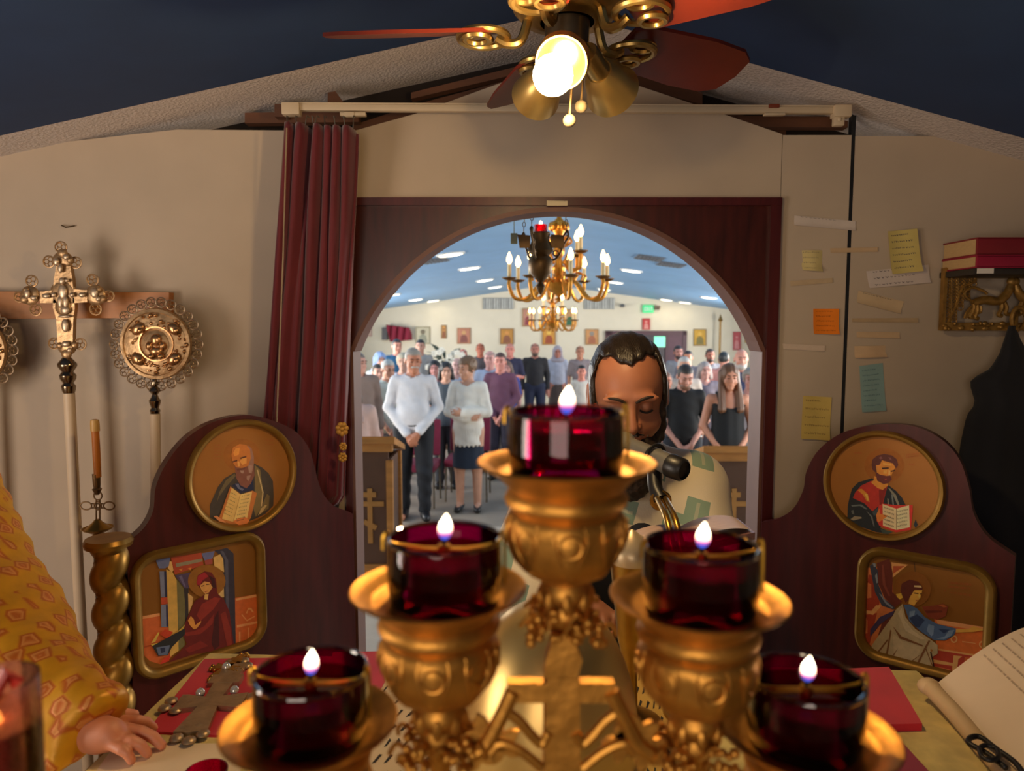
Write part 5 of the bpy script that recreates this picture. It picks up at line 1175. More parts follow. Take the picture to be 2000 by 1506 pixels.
def pr_vest(p):
    d = rc(p, (px0-.155, 1.72, 1.612), (px0+.165, 1.72, 1.618), .076, .074)
    d = smin(d, rc(p, (px0, 1.70, 1.66), (px0, 1.71, 1.60), .085, .11), .05)
    q = p.copy(); q[:, 1] = (q[:, 1]-1.74)*1.55
    d2 = rc(q, (px0-.03, 0, 1.50), (px0-.02, 0, .55), .225, .335); d = smin(d, d2/1.25, .06)
    d = smin(d, rc(p, (px0-.18, 1.68, 1.58), (px0-.235, 1.56, 1.40), .085, .12), .06); d = smin(d, rc(p, (px0+.165, 1.70, 1.585), (px0+.185, 1.60, 1.40), .080, .090), .06)
    d = d + folds(p, .008)
    front = ell(p, (px0-.03, 1.46, 1.34), (.12, .24, .155)); d = smax(d, -front, .02)
    neck = rc(p, (px0, 1.60, 1.78), (px0, 1.70, 1.64), .075, .060); d = smax(d, -neck, .012)
    return np.maximum(d, .50-p[:, 2])
meshsdf('vestment', pr_vest, axis_pts(px0-.46, px0+.48, .012), axis_pts(1.36, 2.06, .012), axis_pts(.48, 1.80, .02, (1.28, 1.78, .010)), cross_fabric('white_green_brocade', (230, 216, 188), (140, 166, 146), .205), pr)
meshsdf('cassock', lambda p: np.maximum(smin(ell(p, (px0, 1.72, 1.42), (.20, .155, .22)), rc(p, (px0, 1.78, 1.3), (px0, 1.80, .4), .17, .23), .08), .30-p[:, 2]) + .004*np.sin(p[:, 0]*60), axis_pts(px0-.30, px0+.30, .016), axis_pts(1.46, 2.06, .016), axis_pts(.26, 1.66, .02), clothm((24, 26, 38)), pr)

# ================================================================ CELEBRANT at the left edge: gold vestment, hand on the paper
def gold_brocade():
    m = bpy.data.materials.new('gold_brocade'); m.use_nodes = True; nt = m.node_tree; b = nt.nodes['Principled BSDF']; L = nt.links.new
    tc = nt.nodes.new('ShaderNodeTexCoord'); vo = nt.nodes.new('ShaderNodeTexVoronoi'); vo.inputs['Scale'].default_value = 27; vo.distance = 'MANHATTAN'; vo.inputs['Randomness'].default_value = .35; L(tc.outputs['Object'], vo.inputs['Vector'])
    nz_ = nt.nodes.new('ShaderNodeTexNoise'); nz_.inputs['Scale'].default_value = 34; L(tc.outputs['Object'], nz_.inputs['Vector'])
    rp = nt.nodes.new('ShaderNodeValToRGB'); e = rp.color_ramp.elements; rp.color_ramp.interpolation = 'EASE'
    e[0].color = lin((232, 150, 92)) + (1,); e[0].position = 0; e[1].color = lin((206, 108, 30)) + (1,); e[1].position = .22
    for p_, c_ in ((.42, (230, 152, 76)), (.52, (200, 102, 26)), (.72, (224, 158, 22))): x = e.new(p_); x.color = lin(c_)+(1,)
    L(vo.outputs['Distance'], rp.inputs[0]); mx = nt.nodes.new('ShaderNodeMixRGB'); mx.blend_type = 'MULTIPLY'; mx.inputs[0].default_value = .35; L(rp.outputs[0], mx.inputs[1]); L(nz_.outputs['Fac'], mx.inputs[2])
    L(mx.outputs[0], b.inputs['Base Color']); b.inputs['Roughness'].default_value = .45; b.inputs['Metallic'].default_value = .25
    bp = nt.nodes.new('ShaderNodeBump'); bp.inputs['Strength'].default_value = .3; bp.inputs['Distance'].default_value = .004; L(rp.outputs[0], bp.inputs['Height']); L(bp.outputs[0], b.inputs['Normal']); return m
sh_ = np.array((-1.14, 1.36, 1.63)); el_ = np.array((-.885, 1.16, 1.475)); wr_ = np.array(PZ(172, 1425, TZ+.032)); cx_, cy_ = -1.34, 1.42
hd = np.array(PZ(300, 1458, TZ+.012)); 
ce = thing('person', 'celebrant at the left picture edge in gold brocade, resting a hand on white paper', 'person', (cx_, cy_, .25))
Ipx = lambda x, y, dz=.012: np.array(PZ(x, y, TZ+dz), np.float32)
def ce_hand(p):
    k = Ipx(212, 1432, .035); d = rc(p, wr_, k, .024, .021)
    d = smin(d, rc(p, Ipx(190, 1445, .026), Ipx(222, 1440, .028), .018, .014), .015)
    for (kx, ky, mx, my, tx, ty, r0, z1) in ((228, 1410, 268, 1408, 300, 1422, .0086, .020), (230, 1422, 276, 1430, 316, 1456, .0090, .021), (222, 1436, 258, 1448, 288, 1472, .0086, .020), (210, 1450, 238, 1464, 257, 1486, .0078, .016)):
        a_, b_, c_ = Ipx(kx, ky, .028), Ipx(mx, my, z1+.008), Ipx(tx, ty, .009); m2 = b_*.45+c_*.55; m2[2] += .004
        d = smin(d, rc(p, a_, b_, r0*1.1, r0), .003); d = smin(d, rc(p, b_, m2, r0, r0*.92), .001); d = smin(d, rc(p, m2, c_, r0*.92, r0*.78), .001)
    d = smin(d, rc(p, Ipx(196, 1412, .026), Ipx(228, 1394, .022), .013, .0105), .008); d = smin(d, rc(p, Ipx(228, 1394, .022), Ipx(262, 1396, .011), .0100, .0078), .002)
    return d
def ce_body(p):
    q = (p - np.array((cx_+.02, cy_, 1.72), np.float32)) @ rotZ(math.radians(75)); d = head_sdf(q)
    d = smin(d, rc(p, (cx_+.01, cy_, 1.78), (cx_, cy_, 1.60), .055, .06), .03); d = smin(d, ell(p, (cx_, cy_, 1.42), (.12, .18, .22)), .05); d = smin(d, ell(p, (cx_, cy_, 1.12), (.12, .16, .25)), .06)
    for sg in (-1, 1):
        d = smin(d, rc(p, (cx_, cy_+sg*.09, 1.08), (cx_, cy_+sg*.10, .34), .085, .05), .04); d = smin(d, rc(p, (cx_-.02, cy_+sg*.10, .29), (cx_+.13, cy_+sg*.10, .28), .04, .035), .02)
    d = smin(d, rc(p, (cx_, cy_-.17, 1.62), tuple(el_), .06, .046), .04); d = smin(d, rc(p, tuple(el_), tuple(wr_), .046, .028), .03); d = smin(d, ce_hand(p), .012)
    d = smin(d, rc(p, (cx_, cy_+.17, 1.60), (cx_+.02, cy_+.24, 1.30), .06, .046), .04); d = smin(d, rc(p, (cx_+.02, cy_+.24, 1.30), (cx_+.12, cy_+.24, 1.08), .046, .03), .03)
    d = smin(d, hand_sdf(p, (cx_+.12, cy_+.24, 1.08), (.3, 0, -.8), (0, -1, 0), 1, .4), .012); return d
meshsdf('body', ce_body, axis_pts(cx_-.25, -.42, .016, (-.72, -.44, .0032)), axis_pts(.86, 1.78, .018, (.90, 1.12, .0032)), axis_pts(.24, 2.02, .02, (1.37, 1.48, .0032)), skin((206, 132, 96)), ce)
def ce_vest(p):
    d = rc(p, tuple(sh_), tuple(el_), .13, .105); we = el_*-.02 + wr_*1.02
    d = smin(d, rc(p, tuple(el_), tuple(we), .105, .060), .05)
    d = smin(d, rc(p, (cx_, cy_-.15, 1.60), (cx_, cy_+.15, 1.60), .10, .10), .05); q = p.copy(); q[:, 0] = (q[:, 0]-cx_)*1.25
    d = smin(d, rc(q, (0, cy_, 1.45), (0, cy_, .5), .23, .30)/1.1, .06); d = smin(d, rc(p, (cx_, cy_+.17, 1.58), (cx_+.02, cy_+.24, 1.30), .10, .12), .05)
    ax_ = np.array(wr_-el_); ax_ = ax_/np.linalg.norm(ax_); t = (p - el_) @ ax_
    lim = np.linalg.norm(wr_-el_)*1.06; d = np.where(t > .1, np.maximum(d, t-lim), d)
    nk = rc(p, (cx_+.01, cy_, 1.85), (cx_, cy_, 1.66), .08, .07); d = smax(d, -nk, .012)
    a = np.arctan2(p[:, 2]-1.4, p[:, 0]-cx_)
    d = np.where(p[:, 0] > -.72, np.maximum(d, TZ+.006-p[:, 2]), d)
    return np.maximum(d + .006*np.sin(p[:, 0]*38+p[:, 2]*52) + .003*np.sin(p[:, 0]*90-p[:, 2]*60), .48-p[:, 2])
meshsdf('vestment', ce_vest, axis_pts(cx_-.36, -.5, .013), axis_pts(.85, 1.86, .014), axis_pts(.46, 1.82, .02, (1.36, 1.8, .011)), gold_brocade(), ce)
meshsdf('hair', lambda p: (lambda q: np.maximum(smax(ell(q, (0, .006, .165), (.083, .104, .099)), -np.maximum(q[:, 1]+.04, q[:, 2]-.20), .006), .09-q[:, 2]))((p - np.array((cx_+.02, cy_, 1.72), np.float32)) @ rotZ(math.radians(75))), axis_pts(cx_-.14, cx_+.16, .01), axis_pts(cy_-.14, cy_+.14, .01), axis_pts(1.78, 2.0, .01), hairm((60, 46, 36)), ce)

# ================================================================ microphone and book stand before the priest
Ym = 1.26; km = k2(Ym)
mc = thing('microphone', 'silver grey microphone with a black tail, tilted on its stand before the priest', 'microphone', PY(1290, 900, Ym))
a, b, e = PY(1228, 868, 1.36), PY(1312, 910, Ym), PY(1340, 921, 1.235)
mb = MB(); mb.lathe([(.010, 0), (.015, .004), (.0165, .03), (.0205, (b-a).length)], a, b-a, 24); mb.build('body', mat('grey_metal', (118, 115, 108), .38, metal=.4), mc)
mb = MB(); mb.lathe([(.0215, -.004), (.022, 0), (.021, .024), (.0165, .029), (.0155, .024), (0, .024)], b, e-b, 24); mb.build('tail_plug', mat('black_plastic', (22, 20, 20), .4), mc)
mb = MB(); mb.ball(a - (b-a).normalized()*.012, (.021, .021, .021), 18, 12); mb.build('mesh_head', mat('mesh_grille', (140, 136, 126), .45, metal=.4, bump=.5, scale=300), mc)
ms = thing('microphone_stand', 'gold twin-rod microphone stand with a black clip', 'microphone stand', (PY(1318, 1032, 1.1).x, 1.08, TZ))
mb = MB(); p = a.lerp(b, .62) + Vector((0, 0, -.036)); q = PY(1291, 976, Ym); mb.tube(smoothpath([p + Vector((0, 0, .006)), p.lerp(q, .5)+Vector((-.004, 0, 0)), q], 5), .0135, 14); mb.ring(a.lerp(b, .62), .0240, .0035, b-a, 24, 8); mb.build('clip', mat('black_plastic', (22, 20, 20), .4), ms)
mb = MB(); q2 = PY(1316, 1034, 1.13); dd = (q2-q)
for s_ in (-1, 1):
    mb.tube(smoothpath([q + Vector((s_*.007, 0, .004)), q2 + Vector((s_*.007, 0, 0)), Vector((q2.x+.02+s_*.007, 1.09, (q2.z+TZ)/2)), Vector((q2.x+.025+s_*.007, 1.07, TZ+.01))], 5), .0055, 10)
mb.lathe([(.018, 0), (.020, .004), (.012, .010)], q + Vector((0, 0, -.003)), dd*-1, 16); mb.lathe([(.05, 0), (.05, .008), (.02, .016), (.0, .016)], (q2.x+.025, 1.07, TZ), n=28); mb.build('gold_rods', M_brass, ms)
bs = thing('gospel_book', 'open book with translucent plastic cover tilted in front of the priest', 'book', PY(1330, 1075, 1.30))
mb = MB(); P = [PY(1215, 1050, 1.28), PY(1440, 1012, 1.28), PY(1475, 1040, 1.14), PY(1235, 1092, 1.14)]; mb.prism(P, (0, 0, -.012)); fixn(mb.build('cover', mat('mauve_cover', (130, 92, 88), .25), bs, smooth=0))
mb = MB(); mb.grid(lambda u_, v_: P[0].lerp(P[1], .02+u_*.96).lerp(P[3].lerp(P[2], .02+u_*.96), .03+.9*v_) + Vector((0, 0, .002+.012*abs(math.sin(u_*2*PI))**.7)), 30, 6); mb.build('page_spread', mat('page_mauve', (196, 170, 160), .35, var=.2, scale=40, stretch=(1, 18, 1)), bs, smooth=60)
mb = MB(); c = (P[0]+P[1]+P[2]+P[3])/4; mb.cyl((c.x, c.y, TZ), c-Vector((0, 0, .01)), .012, n=14); mb.box((c.x, c.y, TZ+.006), (.12, .10, .012), bev=.003); mb.build('book_rest', M_brass, bs)
# ================================================================ THE HALL: wall, door, pictures, fittings
def PW(px, py, off=0.0): return PP(px, py, N(0, TB-off, 0), NN)       # a point on the far wall, or off metres before it
def wall_box(mb, x0, y0, x1, y1, th, off=0.0):
    P = [PW(x0, y0, off), PW(x1, y0, off), PW(x1, y1, off), PW(x0, y1, off)]; mb.prism(P, NN*-th); return mb
# doorway
dx0, dx1 = PW(1182, 646).dot(NR), PW(1341, 646).dot(NR); dtop = PW(1300, 646).z
mb = MB(); fw = .09
for s0, s1, z0, z1 in ((dx0, dx0+fw*1.6, 0, dtop), (dx1-fw, dx1, 0, dtop), (dx0, dx1, dtop-fw, dtop)):
    mb.prism([N(s0, TB-.002, z0), N(s1, TB-.002, z0), N(s1, TB-.002, z1), N(s0, TB-.002, z1)], NN*-.06)
sm = PW(1302, 670).dot(NR); mb.prism([N(sm-.03, TB-.002, 0), N(sm+.03, TB-.002, 0), N(sm+.03, TB-.002, dtop), N(sm-.03, TB-.002, dtop)], NN*-.05)
d1 = fixn(mb.build('door_1', mat('door_frame_plum', (88, 58, 66), .5), smooth=0)); S(d1)
for nm, s0, s1, col, st in (('door_pane', dx0+fw*1.6, sm-.03, (70, 60, 64), None), ('door_pane', sm+.03, dx1-.45, (150, 205, 232), .75)):
    mb = MB(); mb.prism([N(s0, TB-.012, .12), N(s1, TB-.012, .12), N(s1, TB-.012, dtop-fw), N(s0, TB-.012, dtop-fw)], NN*-.01)
    fixn(mb.build(nm, emis('daylight_pane', col, st) if st else mat('dark_door', col, .35), d1, smooth=0))
mb = MB(); mb.prism([N(dx1-.45, TB-.004, 0), N(dx1-fw, TB-.004, 0), N(dx1-fw, TB-.004, dtop-fw), N(dx1-.45, TB-.004, dtop-fw)], NN*-.04); fixn(mb.build('door_leaf', mat('door_plum', (96, 62, 74), .5), d1, smooth=0))
mb = MB(); mb.prism([N(sm-.27, TB-.012, 1.55), N(sm-.03, TB-.012, 1.55), N(sm-.03, TB-.012, dtop-fw-.03), N(sm-.27, TB-.012, dtop-fw-.03)], NN*-.03); fixn(mb.build('green_reflection', emis('green_reflection_glow', (130, 230, 190), .8), d1, smooth=0))  # green reflection in the door glass, painted as a glowing pane
# icons and pictures on the far wall
def picture(cx, cy, w_, h, frame, cols, label, seed, cat='picture', group=None):
    P0 = PW(cx, cy+h/2); t = thing('wall_icon', label, cat, P0, group)
    mb = MB(); wall_box(mb, cx-w_/2, cy-h/2, cx+w_/2, cy+h/2, .03); fixn(mb.build('frame', mat('frame_%d_%d_%d' % frame, frame, .5), t, smooth=0))
    mb = MB(); i = 2.0; lay = [(-w_/2+i, -h/2+i, w_/2-i, h/2-i)]; r = random.Random(seed); ms = []
    def add(x0, y0, x1, y1, c, o):
        if c not in ms: ms.append(c)
        mb.mat(ms.index(c)); mb.poly([PW(cx+x0, cy+y0, o), PW(cx+x0, cy+y1, o), PW(cx+x1, cy+y1, o), PW(cx+x1, cy+y0, o)])
    add(*lay[0], cols[0], .032)
    if len(cols) > 1:
        mb.mat(0 if cols[1] in ms else len(ms)); ms.append(cols[1]) if cols[1] not in ms else None
        mb.mat(ms.index(cols[1])); mb.poly([PW(cx+x, cy+y, .034) for x, y in ((-w_*.30, h*.42), (w_*.30, h*.42), (w_*.24, h*.05), (w_*.10, -h*.06), (-w_*.10, -h*.06), (-w_*.24, h*.05))])
        c2 = cols[2] if len(cols) > 2 else cols[1]
        if c2 not in ms: ms.append(c2)
        mb.mat(ms.index(c2)); mb.poly([PW(cx+w_*.17*math.cos(a), cy-h*.2+w_*.17*math.sin(a), .036) for a in [2*PI*k/12 for k in range(12)]])
    mb.build('painting', [mat('wallart_%d_%d_%d' % c, c, .6) for c in ms], t, smooth=0)
picture(826, 655, 28, 34, (150, 140, 112), [(196, 188, 162), (150, 150, 130), (120, 110, 90)], 'pale framed picture on the far wall, left of the narrow gold icon', 1)
picture(867, 648, 10, 26, (150, 110, 60), [(206, 150, 80), (150, 90, 60)], 'narrow gold icon on the far wall, left of the rosy icon', 2)
picture(906, 656, 26, 31, (168, 120, 84), [(192, 128, 104), (140, 84, 76), (206, 160, 110)], 'rosy square icon on the far wall, directly under the left air vent', 3)
picture(990, 657, 26, 31, (150, 110, 66), [(196, 140, 66), (150, 96, 70), (216, 150, 80)], 'orange and gold icon on the far wall, above the man in the navy shirt', 4)
picture(1032, 620, 24, 36, (168, 136, 96), [(192, 136, 116), (150, 70, 76), (216, 176, 120)], 'upper rosy icon on the far wall, left of the far chandelier', 5)
picture(1072, 657, 26, 33, (168, 120, 66), [(212, 150, 66), (168, 84, 56), (236, 190, 90)], 'gold and red icon on the far wall, centred beneath the chandeliers', 6)
picture(1074, 626, 30, 26, (110, 100, 90), [(130, 124, 112), (90, 90, 84)], 'grey framed picture on the far wall, behind the far chandelier', 7)
picture(1113, 621, 24, 34, (160, 130, 90), [(190, 150, 110), (60, 110, 80), (200, 150, 100)], 'upper brown and green icon on the far wall, right of the far chandelier', 8)
picture(1156, 658, 26, 31, (168, 130, 84), [(206, 150, 98), (176, 110, 80), (150, 140, 130)], 'tan icon on the far wall, left of the doorway', 9)
picture(1367, 659, 25, 33, (140, 112, 60), [(206, 158, 50), (130, 116, 60), (226, 180, 80)], 'gold and olive icon on the far wall, right of the doorway', 10)
picture(1439, 666, 15, 36, (170, 70, 74), [(190, 80, 86), (214, 140, 140)], 'tall pinkish red banner picture at the right end of the far wall', 11)
picture(1262, 633, 15, 22, (176, 50, 50), [(196, 66, 66), (224, 150, 140)], 'small red sign on the far wall above the doorway', 12, 'sign')
picture(722, 640, 9, 34, (190, 160, 150), [(206, 140, 128), (220, 190, 170)], 'narrow pink picture at the left end of the far wall', 13)
picture(1459, 656, 9, 26, (190, 150, 60), [(216, 176, 80), (160, 120, 60)], 'narrow gold icon at the right end of the far wall', 14)
# vents, exit sign, emergency lamp, camera
for cx, lab in ((973, 'grey louvred air vent on the far wall, left of the far chandelier'), (1170, 'grey louvred air vent on the far wall, right of the far chandelier')):
    t = thing('air_vent', lab, 'vent', PW(cx, 604), 'air vents on the far wall')
    mb = MB(); wall_box(mb, cx-30, 582, cx+30, 604, .02); fixn(mb.build('backing', mat('vent_grey', (150, 150, 146), .6), t, smooth=0))
    mb = MB()
    for k in range(12): wall_box(mb, cx-28+k*5, 583, cx-28+k*5+(3.0 if k % 3 else 1.5), 603, .03)
    fixn(mb.build('louvres', mat('vent_louvre', (196, 196, 190), .5), t, smooth=0))
t = thing('exit_sign', 'green lit exit sign on the far wall above the doorway', 'exit sign', PW(1265, 611))
mb = MB(); wall_box(mb, 1255, 596, 1276, 611, .06); fixn(mb.build('case', emis('exit_green', (60, 206, 130), .45), t, smooth=0))
mb = MB()
for k, bars in enumerate((((0, 0, .25, 1), (0, 0, 1, .2), (0, .4, .8, .6), (0, .8, 1, 1)), ((0, 0, .3, .45), (.7, 0, 1, .45), (.3, .35, .7, .65), (0, .55, .3, 1), (.7, .55, 1, 1)), ((.35, 0, .65, 1),), ((0, 0, 1, .22), (.35, 0, .65, 1)))):
    for a, b, c, d in bars: x0 = 1257.5+k*4.4; wall_box(mb, x0+a*3.2, 600+b*7.5, x0+c*3.2, 600+d*7.5, .066)
fixn(mb.build('letters', mat('exit_white', (240, 250, 244), .5), t, smooth=0))
t = thing('emergency_light', 'small brown emergency lamp beside the exit sign', 'lamp', PW(1284, 606)); mb = MB(); wall_box(mb, 1279, 598, 1288, 605, .06)
for x in (1281, 1287): mb.ball(PW(x, 600, .09), .035, 12, 8)
fixn(mb.build('twin_heads', mat('lamp_brown', (120, 104, 90), .5), t))
mb = MB(); wall_box(mb, 1211, 595, 1216, 600, .05); mb.ball(PW(1216, 597, .08), (.05, .05, .04), 12, 8); tag(fixn(mb.build('wall_camera', mat('camera_grey', (96, 98, 100), .4))), 'small dark dome camera on the far wall beside the right vent', 'camera')
# tall gilded pole, maroon drapery
p = PW(1407, 628, .25); mb = MB(); mb.cyl((p.x, p.y, 0), p, .022, n=12); mb.lathe([(.03, 0), (.05, .03), (.02, .10), (.0, .16)], p, n=12); mb.lathe([(.2, 0), (.2, .03), (.03, .06), (0, .06)], (p.x, p.y, 0), n=20)
tag(mb.build('banner_pole', mat('pole_gold', (150, 116, 62), .4, metal=.6)), 'tall gilded banner pole standing at the far wall, right of the doorway', 'pole')
def drp(u_, v_):
    top = PW(757, 634, .1).lerp(PW(800, 640, .1), u_); bot = PW(762, 668, .1).lerp(PW(806, 664, .1), u_); q = top.lerp(bot, v_) - NN*(.05+.05*math.sin(u_*21+v_*4)+.06*math.sin(PI*u_)); return q
mb = MB(); mb.grid(drp, 40, 10); o = mb.build('wall_drapery', clothm((142, 34, 58)), smooth=180); o.modifiers.new('t', 'SOLIDIFY').thickness = .02; tag(o, 'maroon cloth bunched on the far wall at the left', 'drapery')
mb = MB(); wall_box(mb, 748, 640, 758, 664, .12); tag(fixn(mb.build('wall_speaker', mat('speaker_grey', (92, 90, 92), .6))), 'dark grey loudspeaker on the far wall left of the maroon cloth', 'loudspeaker')
# flowers on a stand
fp = PY(872, 700, 11.6); t = thing('flower_arrangement', 'white orchids and dark leaves on a stand before the far wall', 'flowers', (fp.x, fp.y, 0))
mb = MB(); mb.cyl((fp.x, fp.y, 0), (fp.x, fp.y, 1.15), .05, n=14); mb.lathe([(.09, 0), (.12, .16), (.13, .18), (.1, .18)], (fp.x, fp.y, 1.12), n=18); mb.lathe([(.2, 0), (.2, .03), (.04, .06)], (fp.x, fp.y, 0), n=18); mb.build('plant_stand', mat('stand_wood', (110, 80, 60), .5), t)
r = random.Random(4); mb = MB(); ml = MB()
for k in range(26):
    a = r.uniform(0, 2*PI); q = r.uniform(.05, .34); z = 1.30 + r.uniform(0, .34)*(1-.5*q); c = Vector((fp.x+q*math.cos(a), fp.y+q*math.sin(a)*.6, z))
    for j in range(5):
        b_ = 2*PI*j/5; mb.ball(c + Vector((.028*math.cos(b_), -.01, .028*math.sin(b_))), (.026, .008, .026), 8, 5)
for k in range(14):
    a = r.uniform(0, 2*PI); q = r.uniform(.2, .42); e = Vector((fp.x+q*math.cos(a), fp.y+q*.6*math.sin(a), 1.45+r.uniform(-.1, .26)))
    ml.tube(smoothpath([Vector((fp.x, fp.y, 1.22)), Vector((fp.x, fp.y, 1.22)).lerp(e, .5)+Vector((0, 0, .12)), e], 5), [.006]*4+[.02, .028, .03, .028, .02, .012, .003], 6, flat=.25)
mb.build('blossoms', mat('orchid_white', (232, 226, 210), .6), t); ml.build('leaves', mat('orchid_leaf', (46, 58, 44), .5), t)
# ceiling lights, vents
def ceil_at(px, py=None, s=None, t_=None):
    d = ray(px, py); best = None
    for sg in (-1, 1):
        n = Vector((0, 0, 1)) + NR*(sg*SLP); h = RZ
        k = (h - EYE.dot(n))/d.dot(n)
        if k > 0:
            q = EYE + d*k; ss = q.dot(NR)
            if ss*sg >= -.02: best = q
    return best
LIT = [(880, 496), (917, 523.5), (947, 547), (967, 560.5), (766, 575.5), (812, 585), (846, 590), (1233, 528), (1201, 551), (1180, 565), (1384, 581), (1338, 591.5), (1301, 596)]
NAMES = ['nearest recessed ceiling light left of the large chandelier', 'second recessed ceiling light of the row left of the large chandelier', 'third recessed ceiling light of the row left of the large chandelier', 'last recessed ceiling light left of the large chandelier, above the left vent', 'nearest recessed ceiling light of the outer left row, by the arch edge', 'middle recessed ceiling light of the outer left row', 'last recessed ceiling light of the outer left row', 'nearest recessed ceiling light right of the large chandelier', 'second recessed ceiling light right of the large chandelier', 'recessed ceiling light partly behind the right chandelier arm', 'nearest recessed ceiling light of the outer right row', 'middle recessed ceiling light of the outer right row', 'last recessed ceiling light of the outer right row, by the exit sign']
M_led = emis('led_diffuser', (255, 240, 206), 9.0)
for (x, y), lab in zip(LIT, NAMES):
    q = ceil_at(x, y); tt = q.dot(NN)
    if tt > TB-.4: q = N(q.dot(NR)*(TB-.4)/tt, TB-.4, nz(q.dot(NR)*(TB-.4)/tt))
    sg = 1 if q.dot(NR) > 0 else -1; n = (Vector((0, 0, -1)) - NR*(sg*SLP)).normalized()
    t = thing('recessed_light', lab, 'ceiling light', q, 'recessed ceiling lights of the hall')
    mb = MB(); mb.lathe([(.15, 0), (.15, .012), (.125, .016), (.12, .006)], q - n*.002, n, 28); mb.build('trim_ring', mat('light_trim', (230, 230, 226), .5), t)
    mb = MB(); mb.lathe([(.12, 0), (.12, .010), (.0, .012)], q + n*.001, n, 28); mb.build('diffuser', M_led, t)
for (x, y, lab) in ((1268, 503, 'dark slotted ceiling vent right of the large chandelier, the nearer one'), (1310, 516, 'dark slotted ceiling vent right of the large chandelier, the farther right one'), (848, 508, 'small dark ceiling vent near the arch edge on the left')):
    q = ceil_at(x, y); sg = 1 if q.dot(NR) > 0 else -1; n = (Vector((0, 0, -1)) - NR*(sg*SLP)).normalized(); X = (NR - n*NR.dot(n)).normalized(); Yv = NN; mb = MB()
    mb.prism([q + X*a + Yv*b for a, b in ((-.14, -.2), (.14, -.2), (.14, .2), (-.14, .2))], n*.012)
    for k in range(6): mb.prism([q + n*.012 + X*(-.11+.04*k+e) + Yv*f for e, f in ((0, -.17), (.02, -.17), (.02, .17), (0, .17))], n*.006)
    tag(fixn(mb.build('ceiling_vent', mat('vent_dark', (104, 110, 120), .6), smooth=0)), lab, 'vent')

# ================================================================ CHANDELIERS
M_chb = mat('chandelier_brass', (206, 142, 56), .3, metal=.85, var=.1); M_chd = mat('chandelier_pan', (120, 84, 40), .4, metal=.8)
def chandelier(cx, cyt, cyb, Y, diam, label, bulbE):
    top = PY(cx, cyt, Y); bot = PY(cx, cyb, Y); s = top.dot(NR); zc_ = nz(s)
    H = top.z - bot.z; R = diam/2; t = thing('chandelier', label, 'chandelier', (top.x, Y, zc_)); b0 = Vector((top.x, Y, bot.z))
    mb = MB(); mb.lathe([(.0, 0), (.012, .004*H), (.02, .03*H), (.008, .06*H), (.03, .09*H), (.07, .13*H), (.10, .19*H), (.105, .22*H), (.05, .27*H), (.03, .31*H), (.045, .35*H), (.05, .39*H), (.03, .43*H), (.02, .50*H), (.04, .55*H), (.045, .60*H), (.025, .66*H), (.015, .72*H), (.04, .80*H), (.055, .85*H), (.05, .90*H), (.02, .95*H), (.012, H), (.012, zc_-bot.z-.02), (.05, zc_-bot.z-.015), (.05, zc_-bot.z)], b0, n=28); mb.build('stem', M_chb, t)
    mb = MB()
    for j in range(8):
        a = 2*PI*j/8; d = Vector((math.cos(a), math.sin(a), 0)); mb.ball(b0 + d*.055 + Vector((0, 0, .86*H)), (.022, .022, .035), 8, 6); mb.tube(smoothpath([b0+d*.03+Vector((0, 0, .62*H)), b0+d*.09+Vector((0, 0, .68*H)), b0+d*.07+Vector((0, 0, .74*H)), b0+d*.045+Vector((0, 0, .70*H))], 4), .008, 6)
    mb.build('scroll_ornament', M_chb, t)
    for tier, (n, rr, z0, zb, off) in enumerate(((8, R*.93, .20, .27, .2), (4, R*.52, .42, .56, .5))):
        for j in range(n):
            a = 2*PI*(j+off)/n; d = Vector((math.cos(a), math.sin(a), 0)); P = lambda r, z: b0 + d*r + Vector((0, 0, z*H))
            mb = MB(); mb.tube(smoothpath([P(.05, z0+.04), P(rr*.35, z0+.03), P(rr*.62, z0-.15 if tier == 0 else z0-.06), P(rr*.88, z0-.16 if tier == 0 else z0-.05), P(rr, z0-.03), P(rr, zb-.02)], 5), .014*R/.4, 8); mb.tube(smoothpath([P(rr*.30, z0+.03), P(rr*.42, z0+.12), P(rr*.55, z0+.10), P(rr*.52, z0+.04)], 4), .008*R/.4, 6)
            arm = mb.build('arm', M_chb, t)
            mb = MB(); mb.lathe([(.008, 0), (.03*R/.4, .004), (.055*R/.4, .018), (.055*R/.4, .022), (.02, .016)], P(rr, zb-.03), n=18); mb.build('drip_pan', M_chd, arm)
            mb = MB(); mb.lathe([(.014*R/.4, 0), (.014*R/.4, .10*R/.4), (.010*R/.4, .10*R/.4)], P(rr, zb), n=12); mb.build('candle_sleeve', mat('candle_sleeve', (240, 214, 160), .5), arm)
            mb = MB(); k = R/.4; mb.lathe([(.006*k, 0), (.019*k, .022*k), (.021*k, .036*k), (.014*k, .062*k), (.004*k, .085*k), (0, .09*k)], P(rr, zb) + Vector((0, 0, .10*k)), n=16); mb.build('bulb', emis('candle_bulb', (255, 196, 110), bulbE), arm, smooth=180)
    return t
chandelier(1092, 418, 590, 5.2, .78, 'large brass chandelier with lit candle bulbs, hanging centrally behind the arch', 16)
chandelier(1080, 560, 648, 11.4, .80, 'farther brass chandelier, small in view below the large one', 16)
